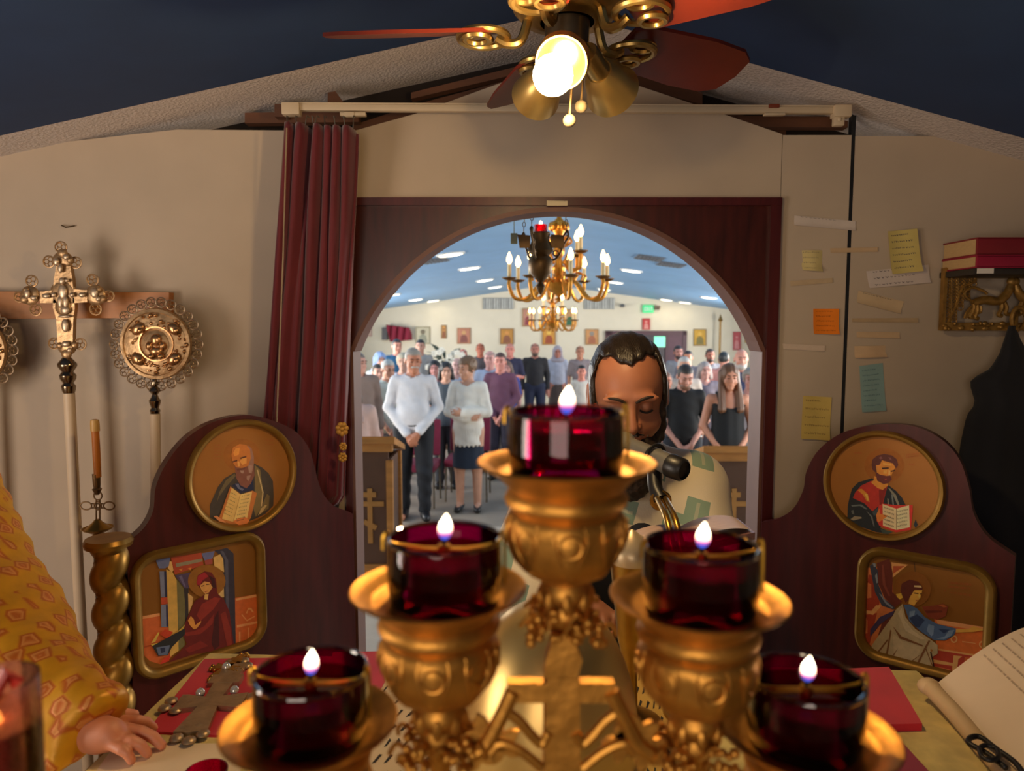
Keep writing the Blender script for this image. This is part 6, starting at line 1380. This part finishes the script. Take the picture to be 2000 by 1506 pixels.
# hanging bronze oil lamp just beyond the arch
Yl = 2.72; hl = thing('hanging_oil_lamp', 'dark bronze hanging oil lamp with a red glass, in front of the large chandelier', 'hanging lamp', PY(1056, 566, Yl)); kl = k2(Yl); c = PY(1056, 470, Yl)
zcl = nz(c.dot(NR))
mb = MB(); mb.lathe([(0, -104), (5, -98), (9, -88), (4, -80), (10, -74), (22, -62), (28, -48), (26, -36), (18, -28), (30, -20), (24, -10), (20, 4), (26, 14), (24, 16), (17, 6), (0, 2)][0:1] + [(r_*kl, h*kl) for r_, h in [(.1, -104), (5, -98), (9, -88), (4, -80), (10, -74), (22, -62), (28, -48), (26, -36), (18, -28), (27, -20), (22, -8), (17, 4), (21, 14), (19, 16), (13, 6), (.1, 2)]][0:0] + [(a*kl, b*kl) for a, b in ((.1, -104), (5, -98), (9, -88), (4, -80), (10, -74), (20, -62), (24, -48), (23, -36), (16, -28), (25, -20), (20, -8), (16, 4), (19, 14), (17, 16), (12, 6), (.1, 2))] if False else [(a*kl, b*kl) for a, b in ((.1, -104), (5, -98), (9, -88), (4, -80), (10, -74), (20, -62), (24, -48), (23, -36), (16, -28), (25, -20), (20, -8), (16, 4), (19, 14), (17, 16), (12, 6), (.1, 2))], c, n=32); mb.build('lamp_body', M_bronze, hl)
mb = MB()
for j in range(3):
    a = 2*PI*j/3 + .15; d = Vector((math.cos(a), math.sin(a), 0)); P = lambda r_, h: c + d*(r_*kl) + Vector((0, 0, h*kl))
    mb.tube(smoothpath([P(18, -40), P(34, -30), P(46, -6), P(54, 8), P(52, 18), P(44, 8)], 5), .004, 8); mb.ring(P(40, -8), .012, .003, d.cross(Vector((0, 0, 1))), 14, 6); mb.ring(P(30, -24), .010, .003, d.cross(Vector((0, 0, 1))), 14, 6)
for x0, x1, y0, y1 in ((-45, -20, -14, 10), (20, 45, -14, 10)): mb.prism([c + Vector((a*kl, 0, b*kl)) for a, b in ((x0, y1+2), (x1, y1), (x1, y0), (x0*.9, y0))], (0, .004, 0))
fixn(mb.build('bracket_wings', M_bronze, hl))
mb = MB()
for j in range(3):
    a = 2*PI*j/3 + .15; d = Vector((math.cos(a), math.sin(a), 0)); p0_ = c + d*(52*kl) + Vector((0, 0, 16*kl)); p1_ = Vector((c.x, c.y, zcl)) + d*(30*kl); n_ = 26
    for k in range(n_): q0 = p0_.lerp(p1_, k/n_); mb.ring(q0, .006, .0016, (1, 0, 0) if k % 2 else (0, 1, 0), 8, 4, 1.6)
mb.lathe([(.03, 0), (.03, .012), (.01, .02), (0, .02)], Vector((c.x, c.y, zcl-.012)), n=18); mb.build('chains', M_bronze, hl)
mb = MB(); g = c + Vector((0, 0, 6*kl)); mb.lathe([(5*kl, 0), (11*kl, 4*kl), (13*kl, 12*kl), (12*kl, 24*kl), (11*kl, 24*kl), (12*kl, 12*kl), (9*kl, 4*kl)], g, n=28); mb.build('red_glass', glass('bright_red_glass', (245, 20, 90), gloss=.3, milky=.5, milk=(235, 10, 80)), hl)
mb = MB(); mb.ball(g + Vector((0, 0, 26*kl)), (.006, .006, .011), 10, 8); mb.build('flame', emis('hanging_flame', (255, 190, 130), 20), hl, smooth=180)
mb = MB(); q = PY(1004, 466, Yl); mb.box(q, (.026, .006, .040), bev=.002); mb.tube([q + Vector((0, 0, .02)), Vector((q.x, q.y, nz(q.dot(NR))))], .0016, 6); tag(mb.build('hanging_tag', mat('tag_green_grey', (150, 156, 132), .6)), 'small grey green counterweight hanging left of the bronze oil lamp', 'weight')

# ================================================================ CHANTERS' LECTERNS
M_oak = mat('lectern_oak', (184, 126, 62), .4, var=.18, scale=6, stretch=(1, 1, 5)); M_pan = mat('lectern_panel', (92, 62, 46), .5, var=.15, scale=6)
def lectern(x0, x1, Y, D, ztop, label, crx):
    t = thing('lectern', label, 'lectern', ((x0+x1)/2, Y+D/2, .25)); zl = ztop-.12; cxm = (x0+x1)/2
    mb = MB(); mb.prism([(x0-.02, Y-.02, ztop), (x0-.02, Y+D+.03, zl), (x0-.02, Y+D+.03, zl+.035), (x0-.02, Y-.02, ztop+.05)], (x1-x0+.04, 0, 0)); fixn(mb.build('slanted_top', M_oak, t, smooth=0))
    mb = MB()
    for x in (x0+.022, x1-.022):
        for y in (Y+.022, Y+D-.022): mb.box((x, y, (.25+zl)/2), (.044, .044, zl-.25))
    mb.box((cxm, Y+.022, ztop-.03), (x1-x0, .044, .06)); mb.box((cxm, Y+.022, .30), (x1-x0, .044, .10))
    for x in (x0+.022, x1-.022): mb.box((x, Y+D/2, .30), (.044, D, .10))
    mb.build('posts', M_oak, t, smooth=0)
    mb = MB(); mb.box((cxm, Y+.03, (.30+ztop)/2), (x1-x0-.06, .02, ztop-.32)); mb.box((x0+.03, Y+D/2, (.30+zl)/2), (.02, D-.06, zl-.3)); mb.box((x1-.03, Y+D/2, (.30+zl)/2), (.02, D-.06, zl-.3)); mb.box((cxm, Y+D-.03, (.30+zl)/2), (x1-x0-.06, .02, zl-.3)); mb.build('panels', M_pan, t, smooth=0)
    mb = MB(); k = k2(Y); z = lambda py: PY(crx, py, Y).z
    xx = PY(crx, 1000, Y).x
    mb.box((xx, Y+.014, (z(955)+z(1062))/2), (9.5*k, .014, z(955)-z(1062))); mb.box((xx, Y+.013, z(967)), (25*k, .014, 10*k)); mb.box((xx, Y+.013, z(985)), (56*k, .014, 10*k)); mb.box((xx, Y+.013, z(1026)), (28*k, .014, 10*k), Euler((0, math.radians(28), 0)))
    mb.build('cross', mat('cross_oak', (176, 124, 62), .4, var=.1), t, smooth=0); return t
YL = 4.8
lectern(PY(640, 900, YL).x, PY(766, 900, YL).x, YL, .42, PY(700, 866, YL).z, 'oak framed lectern with a three-bar cross, seen left in the opening', 722)
lectern(PY(1378, 900, YL).x, PY(1510, 900, YL).x, YL, .42, PY(1420, 884, YL).z, 'oak framed lectern with a three-bar cross, seen right in the opening behind the priest', 1434)

# ================================================================ CHAIRS
M_cb = clothm((122, 26, 56)); M_cf = mat('chair_frame', (96, 86, 72), .4, metal=.7)
ch = thing('church_chair', 'burgundy upholstered church chair', 'chair', (0, 0, 0))
mb = MB(); mb.box((0, -.02, .445), (.50, .48, .09), bev=.035); mb.build('seat', M_cb, ch)
mb = MB(); mb.box((0, .235, .72), (.48, .06, .42), Euler((math.radians(-9), 0, 0)), bev=.028); mb.build('backrest', M_cb, ch)
for sx_, sy_ in ((-1, -1), (1, -1), (-1, 1), (1, 1)):
    mb = MB(); mb.tube([(sx_*.23, sy_*.20, .41), (sx_*.235, sy_*.235, .0)], .011, 8)
    if sy_ > 0: mb.tube([(sx_*.23, .20, .41), (sx_*.23, .24, .6), (sx_*.23, .28, .90)], .011, 8)
    mb.build('leg', M_cf, ch)
mb = MB(); mb.tube([(-.235, -.20, .40), (.235, -.20, .40), (.235, .2, .40), (-.235, .2, .40)], .011, 8, closed=True); mb.build('seat_frame', M_cf, ch)
# ================================================================ CONGREGATION
def person(label, px, pyt, Y, h=1.72, face=0, pose='sides', top=('shirt', (220, 220, 220)), bottom=('trousers', (30, 32, 40)), hair=('short', (50, 40, 34)), sk=(196, 140, 112), hp=0, hy=0, near=False, belly=0., beard=None, w=1.0, lean=0, must=None, sit=0):
    q = PY(px, pyt, Y); h = min(h, 1.9); base = Vector((q.x, Y, 0)); t = thing('person', label, 'person', base)
    dz = q.z - h                                     # nudge the height so that the head meets the photo
    sc = (h+dz)/1.75 if abs(dz) < .25 else h/1.75
    t.rotation_euler = (0, 0, 0)
    R = rotZ(math.radians(face)); bl = np.array(base, np.float32)
    def T(v): return (v*sc) @ R.T + bl
    P0 = {'sides': ((.165*w, .01, 1.42), (.212*w, .04, 1.14), (.222*w, -.03, .88)), 'clasp': ((.165*w, .01, 1.42), (.232*w, .01, 1.15), (.052, -.19-belly*.5, .90)), 'cross': ((.155*w, .01, 1.42), (.212*w, -.02, 1.14), (-.03, -.19-belly, 1.12))}[pose]
    arms = []
    for sg in (-1, 1):
        s_, e, w_ = [np.array((sg*a, b, c)) for a, b, c in P0]
        if pose == 'cross': w_[2] += .03*sg; w_[1] -= .02*sg
        if pose == 'clasp': w_[2] += .012*sg; w_[1] -= .01*sg
        arms.append((sg, s_, e, w_))
    HR = rotZ(math.radians(hy)) @ rotX(math.radians(hp)); npv = np.array((0, .0, 1.50), np.float32)
    hq = lambda p: (p - npv) @ HR
    fat = 1 + .0*belly
    def torso(p):
        d = ell(p, (0, .0, 1.27), (.142*w, .108, .24)); d = smin(d, rc(p, (-.125*w, .01, 1.41), (.125*w, .01, 1.41), .052, .052), .05)
        d = smin(d, ell(p, (0, -.02-belly*.5, 1.06), (.140*w+belly*.3, .108+belly, .20)), .06); return smin(d, ell(p, (0, .01, .95), (.152*w, .118, .13)), .05)
    def legs(p):
        d = None
        for sg in (-1, 1):
            st = -.06*sg if pose == 'clasp' and near else 0
            a = smin(rc(p, (sg*.09*w, .0, .93), (sg*.10*w, -.01+st, .50), .095, .062), rc(p, (sg*.10*w, -.01+st, .50), (sg*.10*w, .02+st, .08), .060, .042), .03)
            d = a if d is None else smin(d, a, .01)
        return d
    def armf(p, frac=1., r=(.046, .038, .027)):
        d = None
        for sg, s_, e, w_ in arms:
            if frac <= .55: a = rc(p, s_, s_+(e-s_)*frac/.5, r[0], r[1])
            else: a = smin(rc(p, s_, e, r[0], r[1]), rc(p, e, e+(w_-e)*(frac-.5)/.5, r[1], r[2]), .02)
            d = a if d is None else np.minimum(d, a)
        return d
    wom = bottom[0] in ('skirt', 'dress')
    def body(p):
        d = head_sdf(hq(p), near, jaw=.9 if wom else 1.0); d = smin(d, rc(p, (0, .01, 1.56), (0, .015, 1.43), .050 if wom else .058, .058), .03)
        d = smin(d, torso(p), .04); d = smin(d, legs(p), .04); d = smin(d, armf(p), .03)
        for sg, s_, e, w_ in arms:
            f = (w_-e)/np.linalg.norm(w_-e)
            if pose == 'clasp': f = np.array((-sg*.45, -.15, -.75))
            elif pose == 'cross': f = np.array((-sg, -.1, 0.05))
            nn_ = (0, 1, .2) if pose != 'sides' else (-sg, 0, 0)
            if near: d = smin(d, hand_sdf(p, w_, f, nn_, sg, .55, 1.0), .012)
            else: d = smin(d, rc(p, w_, w_+f*.10, .030, .026), .015); d = smin(d, rc(p, w_+f*.08, w_+f*.16, .026, .014), .01)
            d = smin(d, rc(p, (sg*.10*w, .03, .05), (sg*.115*w, -.13, .035), .042, .032), .02)
        return np.maximum(d, .004-p[:, 2])
    g = .011 if near else .017; gh = .0058 if near else .0095
    AX = lambda m: axis_pts(-m, m, g, (-.11, .11, gh)); AY = axis_pts(-.34-belly, .22, g, (-.15, .12, gh)) if True else None
    meshsdf('body', body, AX(.42*w), AY, axis_pts(-.02, 1.80, g*1.2, (1.49, 1.79, gh)), skin(sk), t, T=T)
    gc = .012 if near else .019; ax = axis_pts(-.46*w, .46*w, gc); ay = axis_pts(-.36-belly, .30, gc)
    st, tc = top
    if st in ('shirt', 'tee', 'blouse', 'coat', 'polo'):
        hem = {'shirt': .95, 'tee': .88, 'polo': .88, 'blouse': .74, 'coat': .60}[st]; fr = {'shirt': .97, 'tee': .40, 'polo': .42, 'blouse': .95, 'coat': .98}[st]; inf = {'shirt': .012, 'tee': .012, 'polo': .012, 'blouse': .016, 'coat': .026}[st]
        def topf(p):
            d = torso(p)
            if hem < .9: d = smin(d, rc(p, (0, .005, .98), (0, .005, hem), .14*w, .15*w), .05)
            if st == 'polo' or st == 'tee': d = smin(d, armf(p, fr, (.052, .048, .046)), .03)
            elif st == 'blouse': d = smin(d, armf(p, fr, (.052, .048, .052)), .03)
            else: d = smin(d, armf(p, fr, (.052, .044, .032)), .03)
            d = d - inf; nk = rc(p, (0, -.04, 1.60), (0, .005, 1.455), .075, .066 if st != 'blouse' else .085); d = smax(d, -nk, .01)
            if st == 'polo': d = smax(d, -rc(p, (0, -.14, 1.47), (0, -.15, 1.38), .035, .004), .008)
            wr = .0035*np.sin(p[:, 0]*30 + p[:, 2]*34)*np.sin(p[:, 2]*16+1)
            hh = hem
            if st == 'blouse': a = np.arctan2(p[:, 1], p[:, 0]); hh = hem + .035*np.abs(np.sin(a*9)) + .0; wr = wr + .004*np.sin(a*36)*(p[:, 2] < .98)
            # only the trunk is trimmed at the hem; sleeves pass below it
            lo = hh - p[:, 2]; sl = np.min([np.linalg.norm(p - w_.astype(np.float32), axis=1) for _, _, _, w_ in arms], axis=0)
            return np.maximum(d + wr, np.where((sl < .12), lo - .14, lo))
        o = meshsdf('blouse' if st == 'blouse' else ('coat' if st == 'coat' else 'shirt'), topf, ax, ay, axis_pts(.56, 1.56, gc), clothm(tc), t, T=T)
        if st in ('shirt', 'polo'):
            mb = MB(); n = 22; pth = []
            for k in range(n+1):
                a = -PI/2 + .35 + (2*PI-.7)*k/n; pth.append(Vector(T(np.array([[.074*math.cos(a), .005+.072*math.sin(a)-.012, 1.484 + .020*math.sin(a)]], np.float32))[0].tolist()))
            mb.tube(pth, .016*sc, 8, flat=.55); mb.build('collar', clothm(tc), t)
    if st == 'dress' or bottom[0] == 'dress':
        def dr(p):
            d = torso(p) - .014; d = smax(d, p[:, 2] - (1.355 - .02*np.cos(p[:, 0]*22)), .01); d = smin(d, rc(p, (0, .01, 1.0), (0, .01, .50), .165, .23), .06)
            for sg in (-1, 1): d = np.minimum(d, np.minimum(rc(p, (sg*.085, -.115, 1.34), (sg*.105, -.045, 1.47), .018, .016), rc(p, (sg*.105, -.045, 1.47), (sg*.105, .03, 1.475), .016, .016)))
            return np.maximum(d + .003*np.sin(p[:, 0]*60), .5-p[:, 2])
        meshsdf('dress', dr, ax, ay, axis_pts(.48, 1.52, gc), clothm(tc), t, T=T)
    if bottom[0] == 'trousers':
        def tr(p):
            d = smin(legs(p), ell(p, (0, .01, .95), (.152*w, .118, .13)), .05) - .020; d = d + .005*np.sin(p[:, 2]*42+p[:, 0]*30)*(p[:, 2] < .6)
            return np.maximum(np.maximum(d, p[:, 2]-1.0), .07-p[:, 2])
        meshsdf('trousers', tr, axis_pts(-.30*w, .30*w, gc), axis_pts(-.28, .24, gc), axis_pts(.03, 1.06, gc), clothm(bottom[1]), t, T=T)
        if near:
            mb = MB(); n = 30; mb.tube([Vector(T(np.array([[(.172*w+.012)*math.cos(2*PI*k/n), (.14+belly*.5)*math.sin(2*PI*k/n)-belly*.3, .985]], np.float32))[0].tolist()) for k in range(n)], .016, 8, closed=True); mb.build('belt', mat('belt_black', (22, 20, 20), .4), t)
    elif bottom[0] == 'skirt':
        meshsdf('skirt', lambda p: np.maximum(np.maximum(rc(p*V3(1, 1.25, 1), (0, .01, .98), (0, .01, .48), .165, .185) + .004*np.sin(np.arctan2(p[:, 1], p[:, 0])*8), p[:, 2]-1.0), .50-p[:, 2]), axis_pts(-.26, .26, gc), axis_pts(-.26, .26, gc), axis_pts(.47, 1.04, gc), clothm(bottom[1]), t, T=T)
    # shoes
    for sg in (-1, 1):
        hs = .035 if wom else 0; f0 = -.06*sg if pose == 'clasp' and near else 0
        def shoe(p): return np.maximum(smin(rc(p, (sg*.10*w, .035+f0, .055), (sg*.115*w, -.14+f0, .042), .052, .044), ell(p, (sg*.10*w, .03+f0, .03), (.045, .06, .06)), .02), .003-p[:, 2])
        def pump(p): return np.minimum(np.maximum(np.maximum(rc(p, (sg*.10*w, .035, .055), (sg*.115*w, -.14, .036), .050, .040), p[:, 2]-.065), .003-p[:, 2]), rc(p, (sg*.10*w, .06, .05), (sg*.10*w, .065, .005), .018, .008))
        meshsdf('shoe', pump if wom else shoe, axis_pts(sg*.11*w-.09, sg*.11*w+.09, .012), axis_pts(-.30, .20, .012), axis_pts(-.02, .13, .012), mat('shoe_black', (24, 24, 28), .35), t, T=T)
    # hair
    hst, hc = hair
    def hairf(p):
        q_ = hq(p); ad = q_.copy(); ad[:, 0] = np.abs(ad[:, 0])
        if hst in ('short', 'thin'):
            d = ell(q_, (0, .007, .163), (.0835, .105, .100)); line = .196; d = smax(d, -np.maximum(q_[:, 1]+.040, q_[:, 2]-line), .008); d = smax(d, -np.maximum(q_[:, 1]+.012, q_[:, 2]-.135), .006); d = np.maximum(d, .085-q_[:, 2])
            if hst == 'thin': d = smax(d, ell(q_, (0, -.02, .26), (.062, .10, .055))*-1, .01)
        elif hst == 'curly':
            d = ell(q_, (0, .012, .172), (.100, .118, .105)); d = smax(d, -np.maximum(q_[:, 1]+.045, q_[:, 2]-.190), .01); d = smax(d, -np.maximum(q_[:, 1]+.02, q_[:, 2]-.10), .01); d = np.maximum(d, .055-q_[:, 2]) + .006*np.sin(q_[:, 0]*95)*np.sin(q_[:, 1]*95)*np.sin(q_[:, 2]*95)
        else:
            L = {'bob': .03, 'long': -.16, 'scarf': -.10}[hst]
            big = 1.10 if hst == 'scarf' else 1.0
            d = ell(q_, (0, .010, .166), (.088*big, .108*big, .102*big)); d = smin(d, rc(ad, (.070, .02, .16), (.085, .03 if hst != 'long' else -.118, L), .030, .040), .03); d = smin(d, rc(q_, (0, .07, .15), (0, .07, L), .06, .075), .04)
            d = smax(d, -ell(q_, (0, -.11, .115), (.062, .085, .083)), .008)
            if hst == 'scarf': d = smin(d, ell(q_, (0, .0, -.04), (.16, .11, .07)), .05)
            d = d + .003*np.sin(q_[:, 0]*150)
        return d
    if hst != 'bald':
        gh2 = .007 if near else .011; hz0 = 1.28 if hst in ('long', 'scarf') else 1.50
        meshsdf('headscarf' if hst == 'scarf' else 'hair', hairf, axis_pts(-.19, .19, gh2), axis_pts(-.24, .22, gh2), axis_pts(hz0, 1.82, gh2), clothm(hc) if hst == 'scarf' else hairm(hc), t, T=T)
    if beard:
        def bf(p):
            q_ = hq(p); ad = q_.copy(); ad[:, 0] = np.abs(ad[:, 0]); d = smin(ell(q_, (0, -.056, .045), (.058, .052, .048)), ell(ad, (.058, -.02, .09), (.014, .022, .045)), .02); d = smin(d, ell(ad, (.018, -.104, .085), (.022, .008, .007)), .006)
            d = smax(d, -ell(ad, (.03, -.1, .108), (.032, .034, .02)), .008); return smax(d, -ell(q_, (0, -.115, .067), (.020, .02, .007)), .003)
        meshsdf('beard', bf, axis_pts(-.10, .10, .008), axis_pts(-.17, .08, .008), axis_pts(1.46, 1.68, .008), hairm(beard), t, T=T)
    toW = lambda q_: Vector(T(((np.array([q_], np.float32)) @ HR.T) + npv)[0].tolist())
    if must:
        mb = MB(); mb.tube(smoothpath([toW((-.034, -.098, .078)), toW((-.018, -.114, .086)), toW((0, -.117, .087)), toW((.018, -.114, .086)), toW((.034, -.098, .078))], 4), .009*sc, 8); mb.build('moustache', hairm(must), t)
    mb = MB()
    for sg in (-1, 1):
        mb.tube(smoothpath([toW((sg*.012, -.1005, .155)), toW((sg*.028, -.1015, .162)), toW((sg*.050, -.088, .156))], 4), .0042*sc, 6)
        mb.tube(smoothpath([toW((sg*.018, -.0935, .134)), toW((sg*.031, -.097, .134)), toW((sg*.044, -.090, .134))], 4), .0040*sc, 6)
    mb.build('brows_and_lashes', mat('brow_dark', tuple(int(c*.5) for c in (80, 60, 50)), .8), t)
    return t
G = 'congregation'
# near figures
person('man in white shirt and black trousers with grey hair and moustache, hands clasped', 806, 681, 7.3, 1.77, 6, 'clasp', ('shirt', (214, 212, 214)), ('trousers', (13, 17, 26)), ('short', (150, 140, 128)), (186, 122, 92), 8, 12, True, .03, None, 1.08, must=(190, 180, 170))
person('woman in white fringed blouse and navy skirt with brown curly hair, looking aside', 914, 699, 7.6, 1.66, -4, 'cross', ('blouse', (230, 224, 212)), ('skirt', (30, 42, 60)), ('curly', (122, 92, 66)), (210, 156, 128), 6, -38, True, .02)
person('man in black polo shirt standing behind the priest on the right, looking down', 1336, 711, 7.0, 1.66, -3, 'clasp', ('polo', (12, 11, 13)), ('trousers', (34, 36, 46)), ('short', (52, 42, 34)), (208, 148, 128), 22, 5, True, .02, (120, 84, 64), 1.06)
person('young woman in black sleeveless dress with long brown hair', 1424, 712, 6.45, 1.66, -6, 'clasp', ('dress', (9, 9, 11)), ('dress', (9, 9, 11)), ('long', (104, 66, 38)), (202, 138, 108), 6, 4, True)
# left block
person('old man in pale short sleeved shirt with white hair behind the white shirted man', 756, 703, 8.4, 1.64, 22, 'clasp', ('polo', (220, 228, 216)), ('trousers', (120, 124, 134)), ('short', (206, 200, 190)), (214, 158, 132), 10, 14)
person('person in bright blue top behind the old man in the pale shirt', 737, 712, 9.2, 1.60, 15, 'sides', ('shirt', (60, 132, 226)), ('trousers', (56, 70, 130)), ('short', (70, 60, 54)), (214, 160, 140), 0, 15)
person('person with light blue headscarf in the left group', 742, 690, 10.2, 1.70, 10, 'sides', ('shirt', (206, 206, 204)), ('trousers', (60, 60, 66)), ('scarf', (150, 172, 214)), (220, 164, 144), 0, 20)
person('person in grey brown jacket at the left edge of the opening', 699, 690, 8.0, 1.74, 30, 'sides', ('coat', (138, 116, 104)), ('trousers', (54, 50, 50)), ('short', (120, 108, 98)), (206, 150, 130), 0, 30, w=1.1)
person('person in pale pink clothing half hidden by the left jamb', 688, 742, 6.2, 1.56, 20, 'sides', ('coat', (206, 172, 160)), ('dress', (206, 172, 160)), ('bob', (90, 74, 64)), (212, 160, 138), 0, 20)
person('dark haired man in teal blue shirt near the maroon cloth', 775, 663, 12.2, 1.76, 10, 'sides', ('polo', (30, 84, 122)), ('trousers', (40, 40, 50)), ('short', (38, 34, 36)), (206, 140, 120), 0, 16)
person('dark haired man directly behind the head of the white shirted man', 821, 664, 12.8, 1.74, 0, 'sides', ('tee', (150, 150, 150)), ('trousers', (50, 50, 60)), ('short', (40, 40, 44)), (200, 150, 130))
person('grey haired woman just behind the white shirted man', 787, 692, 9.6, 1.64, 0, 'sides', ('blouse', (206, 214, 226)), ('skirt', (90, 90, 100)), ('curly', (190, 176, 150)), (212, 164, 142))
person('woman with black shoulder length hair between the white shirted man and the woman in white', 849, 705, 9.3, 1.60, 0, 'sides', ('tee', (160, 110, 110)), ('skirt', (60, 50, 56)), ('bob', (34, 30, 32)), (218, 150, 140))
person('woman in slate grey top with black hair beside the woman in white', 871, 708, 8.7, 1.62, 0, 'sides', ('tee', (84, 92, 100)), ('trousers', (60, 62, 70)), ('bob', (40, 36, 36)), (218, 166, 140), 4, 10)
person('elderly woman with pale pink face behind the woman in white', 893, 700, 9.9, 1.62, 0, 'sides', ('blouse', (196, 206, 222)), ('skirt', (110, 110, 120)), ('thin', (206, 180, 160)), (226, 176, 164))
person('reddish faced man in the distance above the woman in white', 904, 682, 12.6, 1.64, 0, 'sides', ('shirt', (206, 190, 190)), ('trousers', (70, 66, 70)), ('thin', (150, 110, 100)), (206, 126, 116))
person('man in dark grey shirt by the far wall, right of the orchids', 938, 671, 13.4, 1.70, 0, 'sides', ('polo', (96, 86, 90)), ('trousers', (50, 50, 58)), ('thin', (120, 70, 50)), (196, 112, 86))
person('man in light blue shirt behind the right shoulder of the woman in white', 957, 686, 9.7, 1.68, -10, 'sides', ('shirt', (178, 190, 214)), ('trousers', (86, 78, 80)), ('thin', (176, 150, 140)), (220, 160, 150))
person('man in plum striped shirt in the left group', 977, 690, 9.2, 1.68, -8, 'clasp', ('shirt', (118, 74, 96)), ('trousers', (60, 56, 74)), ('short', (90, 66, 60)), (222, 146, 130))
person('woman in cobalt blue dress behind the man in the plum shirt', 990, 706, 10.4, 1.58, -6, 'sides', ('tee', (70, 80, 160)), ('skirt', (48, 54, 110)), ('bob', (110, 86, 76)), (214, 150, 140))
person('man in navy shirt with folded arms by the far wall', 996, 671, 12.6, 1.76, 0, 'cross', ('polo', (48, 48, 76)), ('trousers', (96, 88, 92)), ('thin', (180, 140, 130)), (222, 142, 128), 0, 0, w=1.1)
person('bearded man in black sweater and jeans before the centre icon', 1045, 671, 13.0, 1.80, 0, 'sides', ('shirt', (44, 42, 46)), ('trousers', (40, 46, 72)), ('thin', (110, 80, 70)), (196, 130, 112), beard=(90, 70, 60), w=1.12)
person('woman in lilac headscarf and pale shawl before the far wall', 1089, 677, 13.7, 1.70, 0, 'sides', ('shirt', (196, 200, 220)), ('skirt', (96, 84, 80)), ('scarf', (186, 176, 186)), (200, 130, 110))
person('man in grey brown shirt before the tan icon', 1133, 676, 13.2, 1.72, 0, 'sides', ('polo', (148, 134, 136)), ('trousers', (130, 110, 90)), ('thin', (130, 96, 76)), (206, 142, 114))
person('child in white shirt and grey shorts beside the priest', 1136, 714, 10.6, 1.42, 0, 'sides', ('tee', (226, 216, 200)), ('trousers', (110, 104, 116)), ('short', (44, 36, 36)), (222, 142, 120), w=.86)
# right block
person('white haired man just behind the man in the black polo', 1337, 698, 8.4, 1.68, 0, 'sides', ('shirt', (206, 190, 176)), ('trousers', (90, 84, 80)), ('short', (206, 196, 184)), (220, 160, 130))
person('dark bearded man in front of the glass doorway', 1325, 676, 12.4, 1.74, 0, 'sides', ('tee', (140, 140, 146)), ('trousers', (50, 50, 60)), ('short', (44, 40, 44)), (190, 130, 116), beard=(50, 44, 46))
person('dark haired young man in grey shirt right of the doorway', 1344, 686, 11.6, 1.66, -20, 'sides', ('tee', (112, 110, 120)), ('trousers', (56, 54, 60)), ('short', (50, 42, 44)), (222, 150, 116))
person('person with tan face partly hidden right of the priest head', 1299, 727, 7.4, 1.58, 0, 'sides', ('tee', (206, 150, 130)), ('trousers', (80, 70, 70)), ('short', (130, 90, 70)), (200, 126, 98))
person('man with short beard in grey shirt under the gold and olive icon', 1387, 682, 12.2, 1.70, 0, 'sides', ('polo', (136, 134, 142)), ('trousers', (60, 58, 64)), ('short', (60, 46, 40)), (186, 118, 96), beard=(70, 52, 46))
person('grey haired woman between the black polo and the long haired woman', 1377, 708, 9.0, 1.60, 0, 'sides', ('blouse', (130, 120, 132)), ('skirt', (80, 76, 86)), ('bob', (170, 156, 150)), (224, 166, 150))
person('person in salmon pink shirt turned away in the right group', 1414, 688, 10.6, 1.68, 150, 'sides', ('tee', (216, 146, 136)), ('trousers', (60, 60, 80)), ('short', (44, 46, 46)), (216, 150, 130))
person('tall bald man in navy jacket at the right of the opening', 1448, 683, 8.6, 1.72, -8, 'sides', ('coat', (44, 52, 84)), ('trousers', (40, 42, 54)), ('bald', (0, 0, 0)), (220, 150, 126), beard=(190, 180, 170))
person('grey haired person in patterned top at the right jamb', 1466, 722, 7.6, 1.56, -10, 'sides', ('blouse', (150, 140, 140)), ('skirt', (40, 40, 50)), ('curly', (150, 138, 126)), (196, 136, 120))

# chairs stand where nobody stands
SPOT = []; PLACED = []; PEOPLE = [o_ for o_ in bpy.data.objects if o_.name.startswith('person') and o_.parent is None]
for t_, ss, side in ((7.75, (-2.60, -2.05, -1.50, -.95), 'left'), (7.75, (.95, 1.5, 2.05), 'right'), (8.75, (-2.6, -2.05, -1.5, -.95), 'left'), (8.75, (.95, 1.5, 2.05), 'right'), (9.75, (-2.05, -1.5, -.95), 'left'), (9.75, (.95, 1.5), 'right')):
    for j, s_ in enumerate(ss): SPOT.append((t_, s_, side, j))
ROWN = {7.75: 'front', 8.75: 'second', 9.75: 'third'}
SEEN = []
for t_, s_, side, j in SPOT:
    for dt in (0, .08, .16, .24, .32, .40, -.10):
        c_ = N(s_, t_+dt, 0)
        if all(((c_.x-o_.location.x)**2 + (c_.y-o_.location.y)**2)**.5 > .54 for o_ in PEOPLE) and all(((c_.x-q_[0].x)**2 + (c_.y-q_[0].y)**2)**.5 > .53 for q_ in SEEN):
            SEEN.append((c_, t_, s_, side)); break
for i, (p, t_, s_, side) in enumerate(SEEN):
    same = sorted(abs(q[2]) for q in SEEN if q[1] == t_ and q[3] == side); n_ = same.index(abs(s_))
    pos = 'only one standing clear' if len(same) == 1 else ('first', 'second', 'third', 'fourth')[n_] + ' from the aisle'
    lab = 'burgundy church chair in the %s row of the %s block, %s' % (ROWN[t_], side, pos)
    if i == 0: ch.location = p; ch.rotation_euler.z = -YAW; ch['label'] = lab; ch['group'] = 'burgundy church chairs in rows'; chair0 = p
    else: dup(ch, p - chair0, 0, lab, group='burgundy church chairs in rows')
